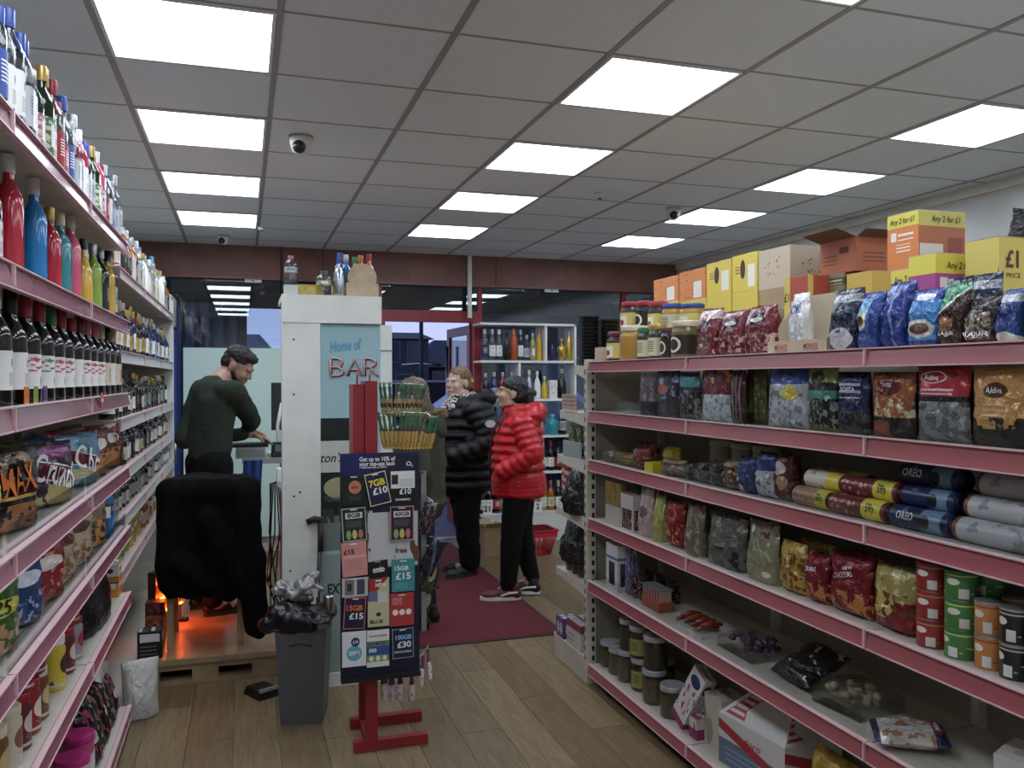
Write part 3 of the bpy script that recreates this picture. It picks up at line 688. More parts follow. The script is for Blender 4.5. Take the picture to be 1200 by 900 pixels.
# --- top shelf: small clear and coloured spirits, two rows
z = LZ[0]
y = 4.12; i = 0
SPEC = [('clear', 'blue', 'white', 'tall'), ('clear', 'silver', 'silver', 'spirit'), ('clear', 'blue', 'blue', 'spirit'), ('clear', 'white', 'white', 'tall'), ('clear', 'red', 'red', 'spirit'), ('pink', 'white', 'pinkart', 'tall'), ('clear', 'gold', 'white', 'squat'), ('green', 'gold', 'greenart', 'spirit'), ('clear', 'white', 'pinkart', 'tall'), ('clear', 'blue', 'silver', 'tall'), ('red', 'white', 'white', 'tall')]
while y > 1.75:
    for row in (0, 1):
        g, c, lb_, k = SPEC[(i*(3 if row else 1)+row*5+rl.randrange(2)) % len(SPEC)]
        r = rl.uniform(.031, .037); h = rl.uniform(.25, .31)
        if y < 2.45 and row == 0: h = rl.uniform(.27, .32); r = .038
        bottle(k, g, c, lb_, XL-.055-row*.1+rl.uniform(-.006, .006), y+row*.03, z, h, r, blabel(g, c, lb_, 'top shelf near the ceiling'), 'spirits on the top left shelf', RZL, rl.random() < .3, drink=None)
    y -= .083; i += 1
# --- second shelf: coloured liqueurs in front, big ones nearest the pouch bags
z = LZ[1]
S2 = [ # px centre, width px, top px, kind, glass, cap, label
 (-6, 24, 190, 'spirit', 'silver', 'black', 'white'), (16, 22, 205, 'squat', 'black', 'black', 'white'), (40, 27, 206, 'spirit', 'red', 'white', None), (66, 24, 222, 'spirit', 'blue', 'white', None),
 (82, 13, 262, 'spirit', 'red', 'gold', None), (93, 13, 268, 'spirit', 'teal', 'cream', None), (104, 14, 270, 'spirit', 'pink', 'cream', None), (117, 15, 295, 'fat', 'gold', 'black', None), (127, 12, 300, 'spirit', 'lime', 'silver', None), (135, 10, 305, 'spirit', 'green', 'silver', 'black'), (142, 9, 308, 'spirit', 'gold', 'black', None), (148, 8, 312, 'spirit', 'clear', 'silver', 'silver')]
for px, wpx, tp, k, g, c, lb_ in S2:
    X = XL-.06; p = on_x(px, 330, XL-.015); p.y = min(p.y, {142: 4.065, 148: 4.145}.get(px, 9))
    dep = W.dot(p-CAMP); r = min(.047, max(.034, wpx/FPX*dep/2*1.0)); h = on_x(px, tp, X).z-z
    bottle(k, g, c, lb_, X-.012, p.y, z, min(h, .315), r, blabel(g, c, lb_, 'shelf above the wine', 'liqueur'), 'liqueurs above the wine', RZL, False)
y = 2.1
while y < 4.15:
    g, c = rl.choice([('black', 'gold'), ('amber', 'black'), ('clear', 'silver'), ('brown', 'red'), ('navy', 'silver'), ('black', 'black')])
    bottle('spirit', g, c, None, XL-.175, y, z, rl.uniform(.26, .30), .036, blabel(g, c, None, 'rear row above the wine', 'liqueur'), 'liqueurs in the rear row above the wine', RZL)
    y += .095
# --- third shelf: wine, white labels
z = LZ[2]; y = 4.14; i = 0
WL = ['cream', 'white', 'cream', 'white_pink', 'white_pink', 'white_pink', 'white', 'white_pink', 'white_pink', 'white_green', 'white_pink', 'white', 'white', 'white', 'white', 'white', 'white']
WC = ['cream', 'black', 'cream', 'pink', 'pink', 'maroon', 'red', 'red', 'green', 'red', 'red', 'black', 'cream', 'cream', 'black', 'cream', 'cream']
while y > 1.8:
    lb_, c = WL[i % 17], WC[i % 17]
    bottle('wine', 'black', c, lb_, XL-.062, y, z, .292, .0385, blabel('black', c, lb_, 'front row of wine shelf', 'wine'), 'wine bottles in the front row', RZL)
    c2 = rl.choice(['cream', 'red', 'pink', 'black', 'maroon', 'green'])
    bottle('wine', 'black', c2, None, XL-.16, y+.05, z, .27, .0385, blabel('black', c2, None, 'rear row of wine shelf', 'wine'), 'wine bottles in the rear row', RZL)
    y -= .15 if i % 3 else .17; i += 1
for px, col, w_ in ((30, 'orange', 'orange'), (41, 'lime', 'green'), (52, 'purple', 'purple')):
    p = on_x(px, 452, XL-.02); t = thing('shelf_tag', 'small %s tag standing before the wine bottles' % w_, 'tag', (XL-.018, p.y, z), RZL, 'shelf tags on the wine shelf')
    MB().bx(-.022, .022, -.001, .001, .002, .048).build('tag_card', GL[col], t); MB().bx(-.022, .022, -.001, .006, 0, .002).build('tag_foot', m_white, t)
p = on_x(119, 465, XL+.008); t = thing('shelf_wobbler', 'red round price sticker hanging on the wine shelf edge', 'sticker', (XL+.0085, p.y, LZ[2]-.01), RZL)
MB().lathe([(.028, 0), (.028, .002)], 16, M=Matrix.Rotation(PI/2, 3, 'X'), c=(0, 0, .0)).build('sticker_disc', mat('sticker_red', (206, 60, 50), .5), t); MB().bx(-.012, .012, -.004, -.0022, -.006, .006).build('sticker_print', INK['white'], t)

# --- crisps shelf (4th)
FO = dict(rough=.2, metal=.15, wrinkle=.6, wscale=4, coat=.3)
bm = {
 'limebag': print_mat('crisp_lime', (206, 204, 96), [('band', .62, .80, (150, 40, 60)), ('noise', 6, .52, .0, .45, (196, 168, 70)), ('band', .85, 1, (236, 236, 220))], **FO),
 'blackmax': print_mat('crisp_black', (20, 19, 22), [('noise', 5, .56, .75, .95, (150, 110, 70)), ('band', .42, .46, (206, 150, 70)), ('rect', .3, .95, 0, .36, (168, 106, 58)), ('noise', 6, .55, 0, .3, (40, 26, 22))], **FO),
 'purple': print_mat('crisp_purple', (52, 26, 54), [('ell', .5, .86, .3, .1, (150, 60, 132)), ('diag', .25, 1, .52, .8, (226, 222, 220)), ('diag', .25, 1, .54, .78, (104, 26, 48)), ('noise', 5, .5, 0, .38, (176, 168, 96)), ('ell', .6, .2, .3, .16, (198, 178, 110))], **FO),
 'bluebag': print_mat('crisp_blue', (92, 140, 172), [('diag', .3, 1, .5, .78, (230, 228, 224)), ('diag', .3, 1, .52, .76, (112, 26, 44)), ('band', 0, .36, (196, 190, 140)), ('ell', .5, .1, .4, .08, (80, 136, 168))], **FO),
 'brown': print_mat('crisp_brown', (112, 46, 28), [('ell', .5, .7, .25, .12, (228, 222, 214)), ('noise', 6, .48, .1, .5, (198, 128, 58)), ('ell', .45, .25, .4, .18, (190, 120, 52))], **FO),
 'redbag': print_mat('crisp_red', (150, 30, 36), [('noise', 6, .56, .2, .8, (214, 150, 120)), ('ell', .5, .65, .3, .1, (232, 220, 214))], **FO),
 'green': print_mat('crisp_green', (60, 104, 44), [('ell', .5, .62, .45, .1, (214, 214, 70)), ('noise', 6, .5, 0, .45, (196, 150, 110))], **FO),
 'dblue': print_mat('crisp_darkblue', (36, 70, 128), [('noise', 6, .55, .1, .5, (160, 180, 206)), ('ell', .5, .7, .3, .1, (210, 222, 236))], **FO),
 'beige': print_mat('snack_beige', (186, 168, 138), [('noise', 6, .5, .1, .5, (140, 96, 60)), ('ell', .5, .75, .3, .1, (96, 50, 34))], **FO),
 'choc': print_mat('snack_choc', (74, 44, 32), [('noise', 6, .48, .1, .6, (196, 132, 66)), ('band', .6, .9, (150, 128, 96))], **FO),
}
def lbag(px0, px1, ptop, zi, key, label, style='pillow', d=.09, X=XL-.07, texts=(), seed=None, seal=True, group='crisps and snacks on the left shelves', lean=0, hmax=.4):
    zz = LZ[zi]; py = 500
    a = on_x(px0, py, XL-.04).y; c = on_x(px1, py, XL-.04).y; w = min(.27, max(.16, abs(c-a)*.85)); yc = min(max((a+c)/2, 1.6), 4.18-w*.5)
    h = max(.2, min(hmax, on_x((px0+px1)/2, ptop, X).z-zz)); turn = -.38 if X > XL-.1 else -.1
    return bag(style, bm[key], (X-.02, yc, zz+.0003), w, h, d, label, group, RZL+turn, seed, lean, seal=bm[key] if seal else None, texts=texts)
lbag(-26, 6, 518, 3, 'limebag', 'lime and cream crisp bag with a maroon band on the crisps shelf', hmax=.29)
lbag(4, 48, 522, 3, 'blackmax', 'black crisp bag with orange lettering on the crisps shelf', texts=(('MAX', .1, .5, .62, INK['orange'], .13, .12),), hmax=.29)
lbag(50, 92, 515, 3, 'purple', 'purple crisp bag with maroon banner on the crisps shelf', texts=(('Crunch', .12, .5, .53, INK['white'], .2, -.24),), hmax=.29)
lbag(92, 120, 506, 3, 'bluebag', 'pale blue crisp bag with maroon banner on the crisps shelf', texts=(('Chr', .12, .5, .5, INK['white'], .16, -.28),), hmax=.29)
lbag(112, 126, 500, 3, 'brown', 'brown crisp bag with biscuit pictures on the crisps shelf beside the blue bag', hmax=.29)
lbag(128, 143, 495, 3, 'brown', 'brown crisp bag with white oval at the end of the crisps shelf', hmax=.29, texts=(('Ca', .1, .5, .7, INK['brown'], .1),))
for k, (px0, px1, key) in enumerate(((-10, 30, 'green'), (30, 64, 'redbag'), (66, 92, 'green'), (90, 112, 'dblue'), (112, 130, 'redbag'), (130, 148, 'choc'))):
    lbag(px0, px1, 505, 3, key, ['green crisp bag', 'red crisp bag', 'second green crisp bag', 'dark blue crisp bag', 'second red crisp bag', 'chocolate brown snack bag'][k]+' in the rear row of the crisps shelf', X=XL-.19, hmax=.27)
# --- fifth shelf
lbag(-30, 30, 665, 4, 'green', 'green snack bag with yellow banner on the shelf under the crisps', texts=(('1.25', .05, .5, .62, INK['black'], .08),), hmax=.25)
lbag(24, 52, 645, 4, 'dblue', 'dark blue snack bag on the shelf under the crisps', hmax=.25)
lbag(46, 76, 632, 4, 'redbag', 'red snack bag on the shelf under the crisps', hmax=.25)
lbag(74, 90, 628, 4, 'beige', 'beige snack bag on the shelf under the crisps', hmax=.24)
lbag(90, 108, 602, 4, 'beige', 'tall beige and brown snack bag on the shelf under the crisps', hmax=.25)
lbag(107, 124, 598, 4, 'choc', 'chocolate brown snack bag on the shelf under the crisps', hmax=.24)
for k, (px0, px1, key) in enumerate(((-10, 40, 'redbag'), (40, 74, 'choc'), (74, 100, 'dblue'), (100, 122, 'redbag'), (122, 142, 'beige'))):
    lbag(px0, px1, 640, 4, key, ['red', 'brown', 'dark blue', 'bright red', 'beige'][k]+' snack bag at the back of the shelf under the crisps', X=XL-.2, hmax=.212)
for k, px in enumerate((128, 137, 145)):
    X = XL-.06; p = Vector((X, (3.80, 3.90, 4.02)[k], 0))
    bottle('soda', ['clear', 'blue', 'clear'][k], ['white', 'blue', 'silver'][k], ['white', 'navy', 'silver'][k], X, p.y, LZ[4], .24, .036, ['clear drink bottle with white cap', 'blue drink bottle with navy label', 'clear drink bottle with silver cap'][k]+' at the end of the shelf under the crisps', 'drink bottles under the crisps', RZL)
# --- sixth shelf: tins, jars, a dark bag, small cartons
tin = {c: print_mat('tin_'+c, v, [('band', .1, .16, (200, 196, 190)), ('ell', .5, .55, .12, .22, w_), ('noise', 8, .58, .15, .4, w_)], .35) for c, v, w_ in [('red', (150, 36, 42), (226, 210, 190)), ('yellow', (214, 184, 50), (70, 50, 30)), ('maroon', (104, 34, 48), (214, 196, 180)), ('brown', (116, 72, 44), (206, 176, 120)), ('pink', (206, 84, 130), (240, 226, 226)), ('cream', (206, 196, 172), (140, 90, 60)), ('grey', (150, 150, 152), (180, 50, 60))]}
z = LZ[5]
T6 = [(-14, 'brown'), (4, 'cream'), (16, 'maroon'), (28, 'red'), (38, 'brown'), (60, 'yellow'), (72, 'maroon'), (82, 'grey')]
for k, (px, c) in enumerate(T6):
    X = XL-.08; p = on_x(px, 780, X)
    jar(tin[c], CP['cream' if c in ('brown', 'cream') else 'red' if c != 'yellow' else 'white'], None, (X, p.y, z), .042, .15 if c != 'yellow' else .17, '%s food tub on the shelf below the snack bags' % c, 'tubs below the snack bags', RZL, name='food_tub', cat='tub')
    if k % 2 == 0: jar(tin[rl.choice(['red', 'maroon', 'cream'])], CP['white'], None, (X-.1, p.y+.02, z), .042, .15, 'small tub in the rear row below the snack bags', 'rear tubs below the snack bags', RZL, name='food_tub', cat='tub')
for k, px in enumerate((20, 34, 78)):
    X = XL-.075; p = on_x(px, 745, X); jar(tin[['red', 'maroon', 'red'][k]], CP['white'], None, (X, p.y, z+.151), .04, .12, '%s tub stacked on another below the snack bags' % ['red', 'maroon', 'bright red'][k], 'stacked tubs below the snack bags', RZL, name='food_tub', cat='tub')
bmb = print_mat('black_sack', (22, 22, 24), [], .3, wrinkle=.4)
a = on_x(101, 712, XL-.06).y; c = on_x(125, 712, XL-.06).y
bag('standup', bmb, (XL-.08, (a+c)/2, z+.0003), abs(c-a), .25, .12, 'plain black sack standing on the shelf below the snack bags', None, RZL, 3, name='black_sack')
amb = print_mat('amber_box', (206, 140, 44), [('rect', .15, .85, .55, .9, (226, 222, 214)), ('band', .9, 1, (40, 34, 30))], .5)
for k, (zz, t_) in enumerate(((z, '10'), (z+.0732, ''))):
    p = on_x(134, 700, XL-.06); carton(amb if k == 0 else print_mat('white_small_box', (222, 218, 208), [('band', .0, .3, (190, 120, 40)), ('ell', .5, .65, .2, .15, (60, 50, 50))], .5), (XL-.07, p.y, zz), .12, .07, .07, ['amber carton marked ten at the end of the shelf below the snack bags', 'white and amber carton on top of the amber one'][k], None, RZL, texts=((t_, .045, .5, .4, INK['brown'], .05),) if t_ else ())
# --- bottom shelf and what leans out of it
z = LZ[6]
for k, (px, c) in enumerate(((62, 'brown'), (84, 'cream'))):
    X = XL-.085; p = on_x(px, 880, X)
    jar(tin[c], mat('lid_magenta', (196, 52, 132), .35) if k else CP['white'], None, (X, p.y, z), .06, .16, ['brown tub with white lid on the bottom shelf', 'cream noodle pot with magenta lid on the bottom shelf'][k], None, RZL, name='noodle_pot', cat='tub', neck=.95)
jar(tin['pink'], mat('lid_magenta', (196, 52, 132), .35), None, (XL-.085, on_x(92, 850, XL-.085).y, z), .055, .19, 'pink tub with magenta lid on the bottom shelf', None, RZL, name='noodle_pot', cat='tub', neck=.95)
lb_m = {'a': print_mat('pack_blackpink', (30, 26, 30), [('noise', 5, .55, 0, 1, (196, 60, 120)), ('ell', .5, .5, .3, .1, (226, 214, 210))], **FO), 'b': print_mat('pack_whitefoil', (206, 204, 200), [('noise', 4, .6, 0, 1, (120, 116, 112))], .25, .3, .5, 5), 'c': print_mat('pack_greendark', (40, 52, 40), [('noise', 5, .55, 0, 1, (170, 130, 120))], **FO)}
P_ = [(111.5, 852, 'a', .125, .22), (117.8, 840, 'c', .125, .24), (124, 825, 'a', .125, .24), (129.3, 815, 'c', .125, .22), (134, 806, 'a', .125, .2)]
for k, (px, py, key, w_, h_) in enumerate(P_):
    X = XL-.05; p = on_x(px, py, X)
    bag('pillow', lb_m[key], (X, p.y, z+.0005), w_, h_, .06, ['black and pink pouch', 'dark green pouch', 'second black and pink pouch', 'second dark green pouch', 'last black and pink pouch'][k]+' crammed on the bottom shelf by the white sack', 'pouches crammed on the bottom left shelf', RZL+.2*(k % 3-1), k, lean=-.25)
o = bag('pillow', lb_m['b'], (XL-.07, on_x(136, 800, XL-.03).y, z+.2305), .26, .18, .05, 'crinkled white foil pack lying across the bottom shelf packs', None, RZL, 2, lean=-1.2)
wsk = print_mat('white_sack', (196, 192, 186), [], .4, wrinkle=.5)
p = on_z(143, 790, .0)
bag('standup', wsk, (-.47, 4.30, .003), .17, .27, .12, 'translucent white plastic sack standing on the floor at the shelf end', None, .35, 4, name='plastic_sack')
# --- far-left bottle bays
D2 = [[('clear', 'skyblue', 'cream', 'tall'), ('cream', 'silver', None, 'fat'), ('clear', 'white', 'silver', 'spirit'), ('amber', 'silver', 'black', 'tall'), ('white', 'gold', None, 'spirit'), ('clear', 'silver', 'cream', 'tall')],
      [('black', 'gold', 'gold', 'wine'), ('navy', 'gold', 'white', 'wine'), ('black', 'silver', 'white', 'spirit'), ('brown', 'gold', 'gold', 'squat'), ('navy', 'silver', 'silver', 'spirit'), ('black', 'red', 'cream', 'wine')],
      [('brown', 'black', 'cream', 'squat'), ('black', 'black', 'white', 'spirit'), ('black', 'gold', 'black', 'wine'), ('clear', 'silver', 'silver', 'spirit'), ('brown', 'gold', 'black', 'spirit')],
      [('black', 'black', 'black', 'spirit'), ('brown', 'black', 'cream', 'spirit'), ('black', 'gold', 'gold', 'squat'), ('clear', 'silver', 'white', 'spirit')],
      [('clear', 'silver', 'silver', 'spirit'), ('clear', 'white', 'white', 'tall'), ('green', 'black', 'cream', 'spirit'), ('black', 'silver', 'silver', 'spirit')],
      [('gold', 'white', 'greenart', 'soda'), ('lime', 'white', 'greenart', 'soda'), ('clear', 'red', 'white', 'soda'), ('amber', 'black', 'cream', 'spirit')]]
WH = ['top shelf of pale bottle bays', 'second shelf of pale bottle bays', 'third shelf of pale bottle bays', 'fourth shelf of pale bottle bays', 'fifth shelf of pale bottle bays', 'lowest shelf of pale bottle bays']
HS = [.30, .27, .215, .19, .162, .19]
for si in range(6):
    y = 4.33; n = 0
    while y < 7.35:
        g, c, lb_, k = D2[si][rl.randrange(len(D2[si]))]
        r = rl.uniform(.035, .042); h = HS[si]*rl.uniform(.86, 1.04)
        bottle(k, g, c, lb_, XL2-.062+rl.uniform(-.008, .004), y, L2Z[si], h, r, blabel(g, c, lb_, WH[si], 'spirits'), 'bottles on shelf %s of the pale bays' % ('one two three four five six'.split()[si]), RZL, g == 'brown' and k == 'squat')
        y += rl.uniform(.105, .14)
# a few tall ones that rise above the top shelf against the fascia
for k, (px, tp, g, c, lb_) in enumerate(((194, 282, 'clear', 'skyblue', 'cream'), (175, 290, 'clear', 'skyblue', 'white'))):
    X = XL2-.15; bottle('tall', g, c, lb_, X, [7.3, 6.4][k], L2Z[0], [.46, .40][k], .046, ['tallest clear bottle with pale blue neck on the top shelf beside the divider', 'tall clear bottle with pale blue cap behind the top shelf spirits'][k], None, RZL, drink='amber' if k == 0 else None)
# ================================================================== right shelving: coffee, snacks, biscuits, tubes
RZR = -PI/2
rr_ = random.Random(5)
XF = XR+.035
FO2 = dict(rough=.18, metal=.2, wrinkle=.7, wscale=4, coat=.3)
def rbag(xl, xr, ytop, zi, m, label, style='gusset', d=.08, back=0, texts=(), seed=None, seal=True, hmax=9, lean=0, tilt=0, group='bags on the snack shelving', name='snack_bag', wk=1.0):
    X = XF+back; yc, w, h = rect_r(xl, xr, X, ytop, RZ[zi])
    gap = RZ[zi-1]-RZ[zi]-.03 if zi else 9
    return bag(style, m, (X+d/2, yc, RZ[zi]+.0003), w*wk, min(h, gap, hmax), d, label, group, RZR, seed, lean, tilt, seal=m if seal else None, texts=texts, name=name)
# ---------------- top shelf
z = RZ[0]
jm = {'coffee': mat('coffee_brown', (58, 34, 22), .3, coat=.3), 'dark': mat('jar_dark', (34, 26, 22), .25, coat=.3), 'gold': mat('jar_gold', (172, 132, 62), .3, coat=.3), 'green': mat('jar_green', (46, 60, 40), .25, coat=.3), 'olive': mat('jar_olive', (104, 96, 60), .3, coat=.3)}
jl = {'yellow': print_mat('jar_label_yellow', (212, 196, 96), [('rect', .4, .6, .1, .8, (232, 226, 200)), ('ell', .5, .35, .05, .2, (150, 40, 36))], .5), 'oval': print_mat('jar_label_oval', (40, 26, 20), [('ell', .5, .5, .11, .42, (226, 216, 190)), ('ell', .5, .5, .08, .3, (50, 30, 22))], .5), 'pale': print_mat('jar_label_pale', (206, 200, 160), [('lines', 8, .4, .4, .6, .2, .8, (90, 60, 40))], .5)}
lower = [(719, 17, 389, 'coffee', 'maroon', 'yellow'), (737, 21, 382, 'gold', 'cream', None), (751, 14, 384, 'coffee', 'green', 'pale'), (764, 15, 380, 'green', 'gold', 'pale'), (777, 14, 384, 'dark', 'maroon', 'oval'), (797, 24, 376, 'olive', 'cream', 'oval')]
for k, (px, wp_, tp, b_, c, l) in enumerate(lower):
    X = XF+.045; yc, w, h = rect_r(px-wp_/2, px+wp_/2, X-.03, tp, z)
    jar(jm[b_], CP[c], jl[l] if l else None, (X, yc, z), max(.036, w*.36), h, ['coffee jar with maroon lid and yellow label', 'golden coffee jar with cream lid', 'brown coffee jar with green lid', 'green glass coffee jar with gold lid', 'dark coffee jar with maroon lid', 'olive coffee jar with cream lid and oval label'][k]+' on the top shelf', None, RZR, name='coffee_jar')
upper = [(735, 16, 354, 'coffee', 'red', 'yellow'), (751, 15, 353, 'dark', 'red', 'oval'), (765, 15, 354, 'coffee', 'red', 'yellow'), (782, 17, 356, 'gold', 'blue', 'pale'), (805, 20, 356, 'gold', 'blue', 'yellow'), (828, 18, 362, 'coffee', 'maroon', 'yellow')]
trayl = MB()
for k, (px, wp_, tp, b_, c, l) in enumerate(upper):
    X = XF+.16; yc, w, h = rect_r(px-wp_/2, px+wp_/2, X-.03, tp, z)
    hh = min(h-.13, .15)
    t = jar(jm[b_], CP[c], jl[l], (X, yc, z+h-hh), max(.036, w*.38), hh, ['coffee jar with red lid and yellow label', 'dark coffee jar with red lid and oval label', 'second coffee jar with red lid and yellow label', 'golden jar with blue lid and pale label', 'golden jar with blue lid and yellow label', 'coffee jar with maroon lid'][k]+' in the raised rear row', None, RZR, name='coffee_jar')
    jar(jm[b_], CP[c], None, (X, yc, z), max(.036, w*.38), h-hh, 'coffee jar standing under the raised rear jars', 'coffee jars under the raised rear row', RZR, name='coffee_jar')
redc = print_mat('coffee_red', (122, 22, 34), [('band', .78, .96, (206, 180, 180)), ('ell', .5, .66, .3, .1, (40, 24, 28)), ('ell', .5, .3, .3, .22, (120, 70, 50)), ('noise', 6, .6, .05, .5, (214, 190, 170))], **FO2)
redd = print_mat('coffee_red_dark', (116, 20, 32), [('ell', .5, .72, .32, .12, (24, 20, 24)), ('ell', .5, .72, .22, .05, (214, 206, 196)), ('noise', 6, .55, .08, .45, (196, 160, 140))], **FO2)
rbag(812, 838, 362, 0, redc, 'red coffee pouch with a white top band beside the jars', texts=(), seed=1)
rbag(838, 868, 364, 0, redd, 'dark red coffee pouch with black oval between two red pouches', seed=2)
rbag(868, 900, 358, 0, redd, 'dark red coffee pouch beside the open tray of white bags', seed=3)
# open display tray with white bags
X = XF; yc, w, h = rect_r(898, 967, X, 342, z)
t = open_carton(KRAFT_L, (X+.07, yc, z), w, .13, h, 'open cardboard display tray holding white coffee bags', None, RZR, cut=.22, inner=KRAFT, flaps=False, name='display_tray', texts=(('MOKATE', .022, .25, .11, INK['red'], .07), ('MOKATE', .022, .75, .11, INK['red'], .07), ('ICED COFFEE', .01, .25, .05, INK['grey'], .07), ('ICED COFFEE', .01, .75, .05, INK['grey'], .07)))
wb = print_mat('white_coffee_bag', (222, 222, 220), [('noise', 4, .6, 0, .5, (186, 188, 190))], **FO2)
bag('gusset', wb, (X+.065, on_x(921, 380, X).y, z+.006), .085, h*.98, .06, 'white foil coffee bag standing in the open display tray', None, RZR, 4, seal=wb, texts=(('OK', .05, .5, .72, INK['blue'], .05, .1),), name='coffee_bag')
nav = print_mat('coffee_navy', (26, 32, 58), [('band', .78, .9, (150, 152, 160)), ('ell', .5, .2, .4, .18, (196, 196, 200)), ('noise', 5, .58, .3, .75, (90, 110, 150))], **FO2)
nb2 = print_mat('coffee_blue', (36, 70, 150), [('rect', .05, .55, .6, .9, (110, 170, 210)), ('ell', .3, .5, .25, .16, (206, 200, 180)), ('ell', .3, .5, .16, .09, (90, 60, 40))], **FO2)
nb3 = print_mat('coffee_royal', (30, 52, 138), [('diag', 1, .3, .62, .7, (120, 150, 210))], **FO2)
nb4 = print_mat('coffee_sky', (60, 130, 196), [('band', .8, 1, (40, 60, 140)), ('ell', .5, .86, .3, .06, (226, 230, 240)), ('ell', .5, .32, .4, .16, (206, 204, 190)), ('ell', .5, .32, .28, .1, (96, 70, 50)), ('band', 0, .12, (34, 56, 130))], **FO2)
grn = print_mat('coffee_greenbrown', (62, 34, 28), [('diag', -.5, 1, .45, 1.2, (42, 130, 78)), ('diag', -.5, 1, .40, .46, (206, 214, 200)), ('ell', .4, .35, .3, .12, (150, 104, 70))], **FO2)
brn = print_mat('coffee_darkbrown', (38, 24, 22), [('rect', .12, .88, .12, .66, (150, 134, 116)), ('noise', 7, .52, .12, .66, (70, 48, 36)), ('band', 0, .1, (110, 30, 34))], **FO2)
nb5 = print_mat('coffee_blue_oval', (50, 78, 150), [('band', .75, .9, (196, 196, 200)), ('ell', .5, .6, .35, .12, (30, 44, 110)), ('ell', .5, .08, .5, .14, (214, 206, 190))], **FO2)
rbag(968, 1001, 338, 0, nav, 'navy and silver coffee pouch beside the display tray', texts=(('TCHIBO', .02, .5, .86, INK['white'], .05),), seed=0)
rbag(1001, 1026, 342, 0, nb2, 'blue coffee pouch with a cup picture', seed=1)
rbag(1028, 1058, 330, 0, nb3, 'royal blue coffee pouch peaked above its neighbours', seed=2, d=.1, back=.01)
rbag(1059, 1097, 338, 0, nb4, 'sky blue coffee pouch with a coffee cup on it', seed=3)
rbag(1096, 1126, 332, 0, grn, 'green and brown coffee pouch', seed=4, texts=(('NAJJAR', .014, .45, .2, INK['white'], .05),))
rbag(1125, 1163, 348, 0, brn, 'dark brown coffee pouch with beans in a window', seed=5, texts=(('NAJJAR', .018, .5, .22, INK['white'], .07),))
rbag(1164, 1188, 338, 0, nb5, 'blue coffee pouch with a dark oval beside the dark tin', seed=0)
rbag(1100, 1164, 322, 0, nav, 'dark foil coffee pouch standing behind the brown ones', seed=1, back=.12, d=.07)
rbag(1030, 1066, 345, 0, nb3, 'royal blue pouch half hidden behind the sky blue one', seed=2, back=.13, d=.06)
rbag(968, 1000, 345, 0, nav, 'navy pouch in the second row beside the display tray', seed=2, back=.14, d=.06)
yc, w, h = rect_r(1190, 1232, XF, 322, z)
jar(mat('tin_dark_green', (34, 38, 32), .3, coat=.2), CP['black'], print_mat('tin_band', (34, 38, 32), [('band', .4, .6, (190, 160, 80))], .4), (XF+.06, yc, z), .05, h*.9, 'dark green coffee tin with gold band at the end of the pouches', None, RZR, name='coffee_tin', cat='tin', neck=.95)
# cartons stacked on the rear of the top deck
XB = 2.23
def rbox(xl, xr, yt, yb, m, label, d=.2, back=0, texts=(), name='carton', group='cartons stacked on top of the shelving', zb=None, **k):
    X = XB+back; a = on_x(xl, yt, X).y; c = on_x(xr, yt, X).y; mid = (xl+xr)/2
    zt = on_x(mid, yt, X).z; zl = on_x(mid, yb, X).z if zb is None else zb
    carton(m, (X+d/2, (a+c)/2, zl), abs(a-c)-.004, d, zt-zl, label, group, RZR, name=name, texts=texts, **k)
    return zt
orm = print_mat('box_orange_spots', (222, 130, 62), [('dots', 9, .22, 0, 1, (84, 44, 30)), ('rect', .55, .85, .05, .6, (232, 226, 216))], .55)
yel = print_mat('box_yellow', (224, 196, 66), [('rect', .62, .9, .1, .7, (234, 228, 212)), ('ell', .42, .6, .1, .26, (60, 36, 24)), ('lines', 12, .5, .12, .3, .5, .7, (190, 90, 60))], .55)
yel2 = print_mat('box_yellow_plain', (222, 196, 70), [('rect', .6, .95, .1, .4, (232, 226, 210))], .55)
krp = print_mat('box_kraft_print', (196, 178, 150), [('dots', 14, .3, .3, .8, (160, 70, 54)), ('rect', 0, .2, 0, 1, (196, 178, 150)), ('rect', .7, 1, 0, 1, (196, 178, 150)), ('rect', 0, 1, .8, 1, (196, 178, 150))], .7)
# lower tier up to the orange spotted boxes' underside
tier = {}
def pair(xl, xr, yt, ymid, mt, ml, lt, ll, **k):
    X = XB; zm = on_x((xl+xr)/2, ymid, X).z
    rbox(xl, xr, ymid, 0, ml, ll, zb=RZ[0]); rbox(xl, xr, yt, 0, mt, lt, zb=zm+.004, **k)
pair(766, 795, 326, 355, orm, yel2, 'orange spotted carton at the far end of the carton stack', 'plain yellow carton under the far orange spotted one')
pair(796, 827, 317, 352, orm, yel2, 'orange spotted carton next to the yellow ones', 'plain yellow carton under the second orange spotted one')
pair(828, 857, 307, 346, yel, yel2, 'yellow carton with a dark figure beside the orange ones', 'plain yellow carton below the yellow figure carton')
pair(858, 888, 298, 342, yel, yel2, 'yellow carton with a dark figure beside the kraft carton', 'plain yellow carton under the second figure carton')
X = XB; a = on_x(889, 300, X).y; c = on_x(926, 300, X).y; zt = on_x(906, 292, X).z; zm = on_x(906, 338, X).z
carton(krp, (X+.15, (a+c)/2, zm), abs(a-c), .3, zt-zm, 'kraft carton with red printed pattern on top of the stack', 'cartons stacked on top of the shelving', RZR, texts=())
carton(KRAFT, (X+.12, (a+c)/2, RZ[0]), abs(a-c)-.01, .24, zm-RZ[0]-.004, 'plain brown carton under the patterned kraft carton', 'cartons stacked on top of the shelving', RZR)
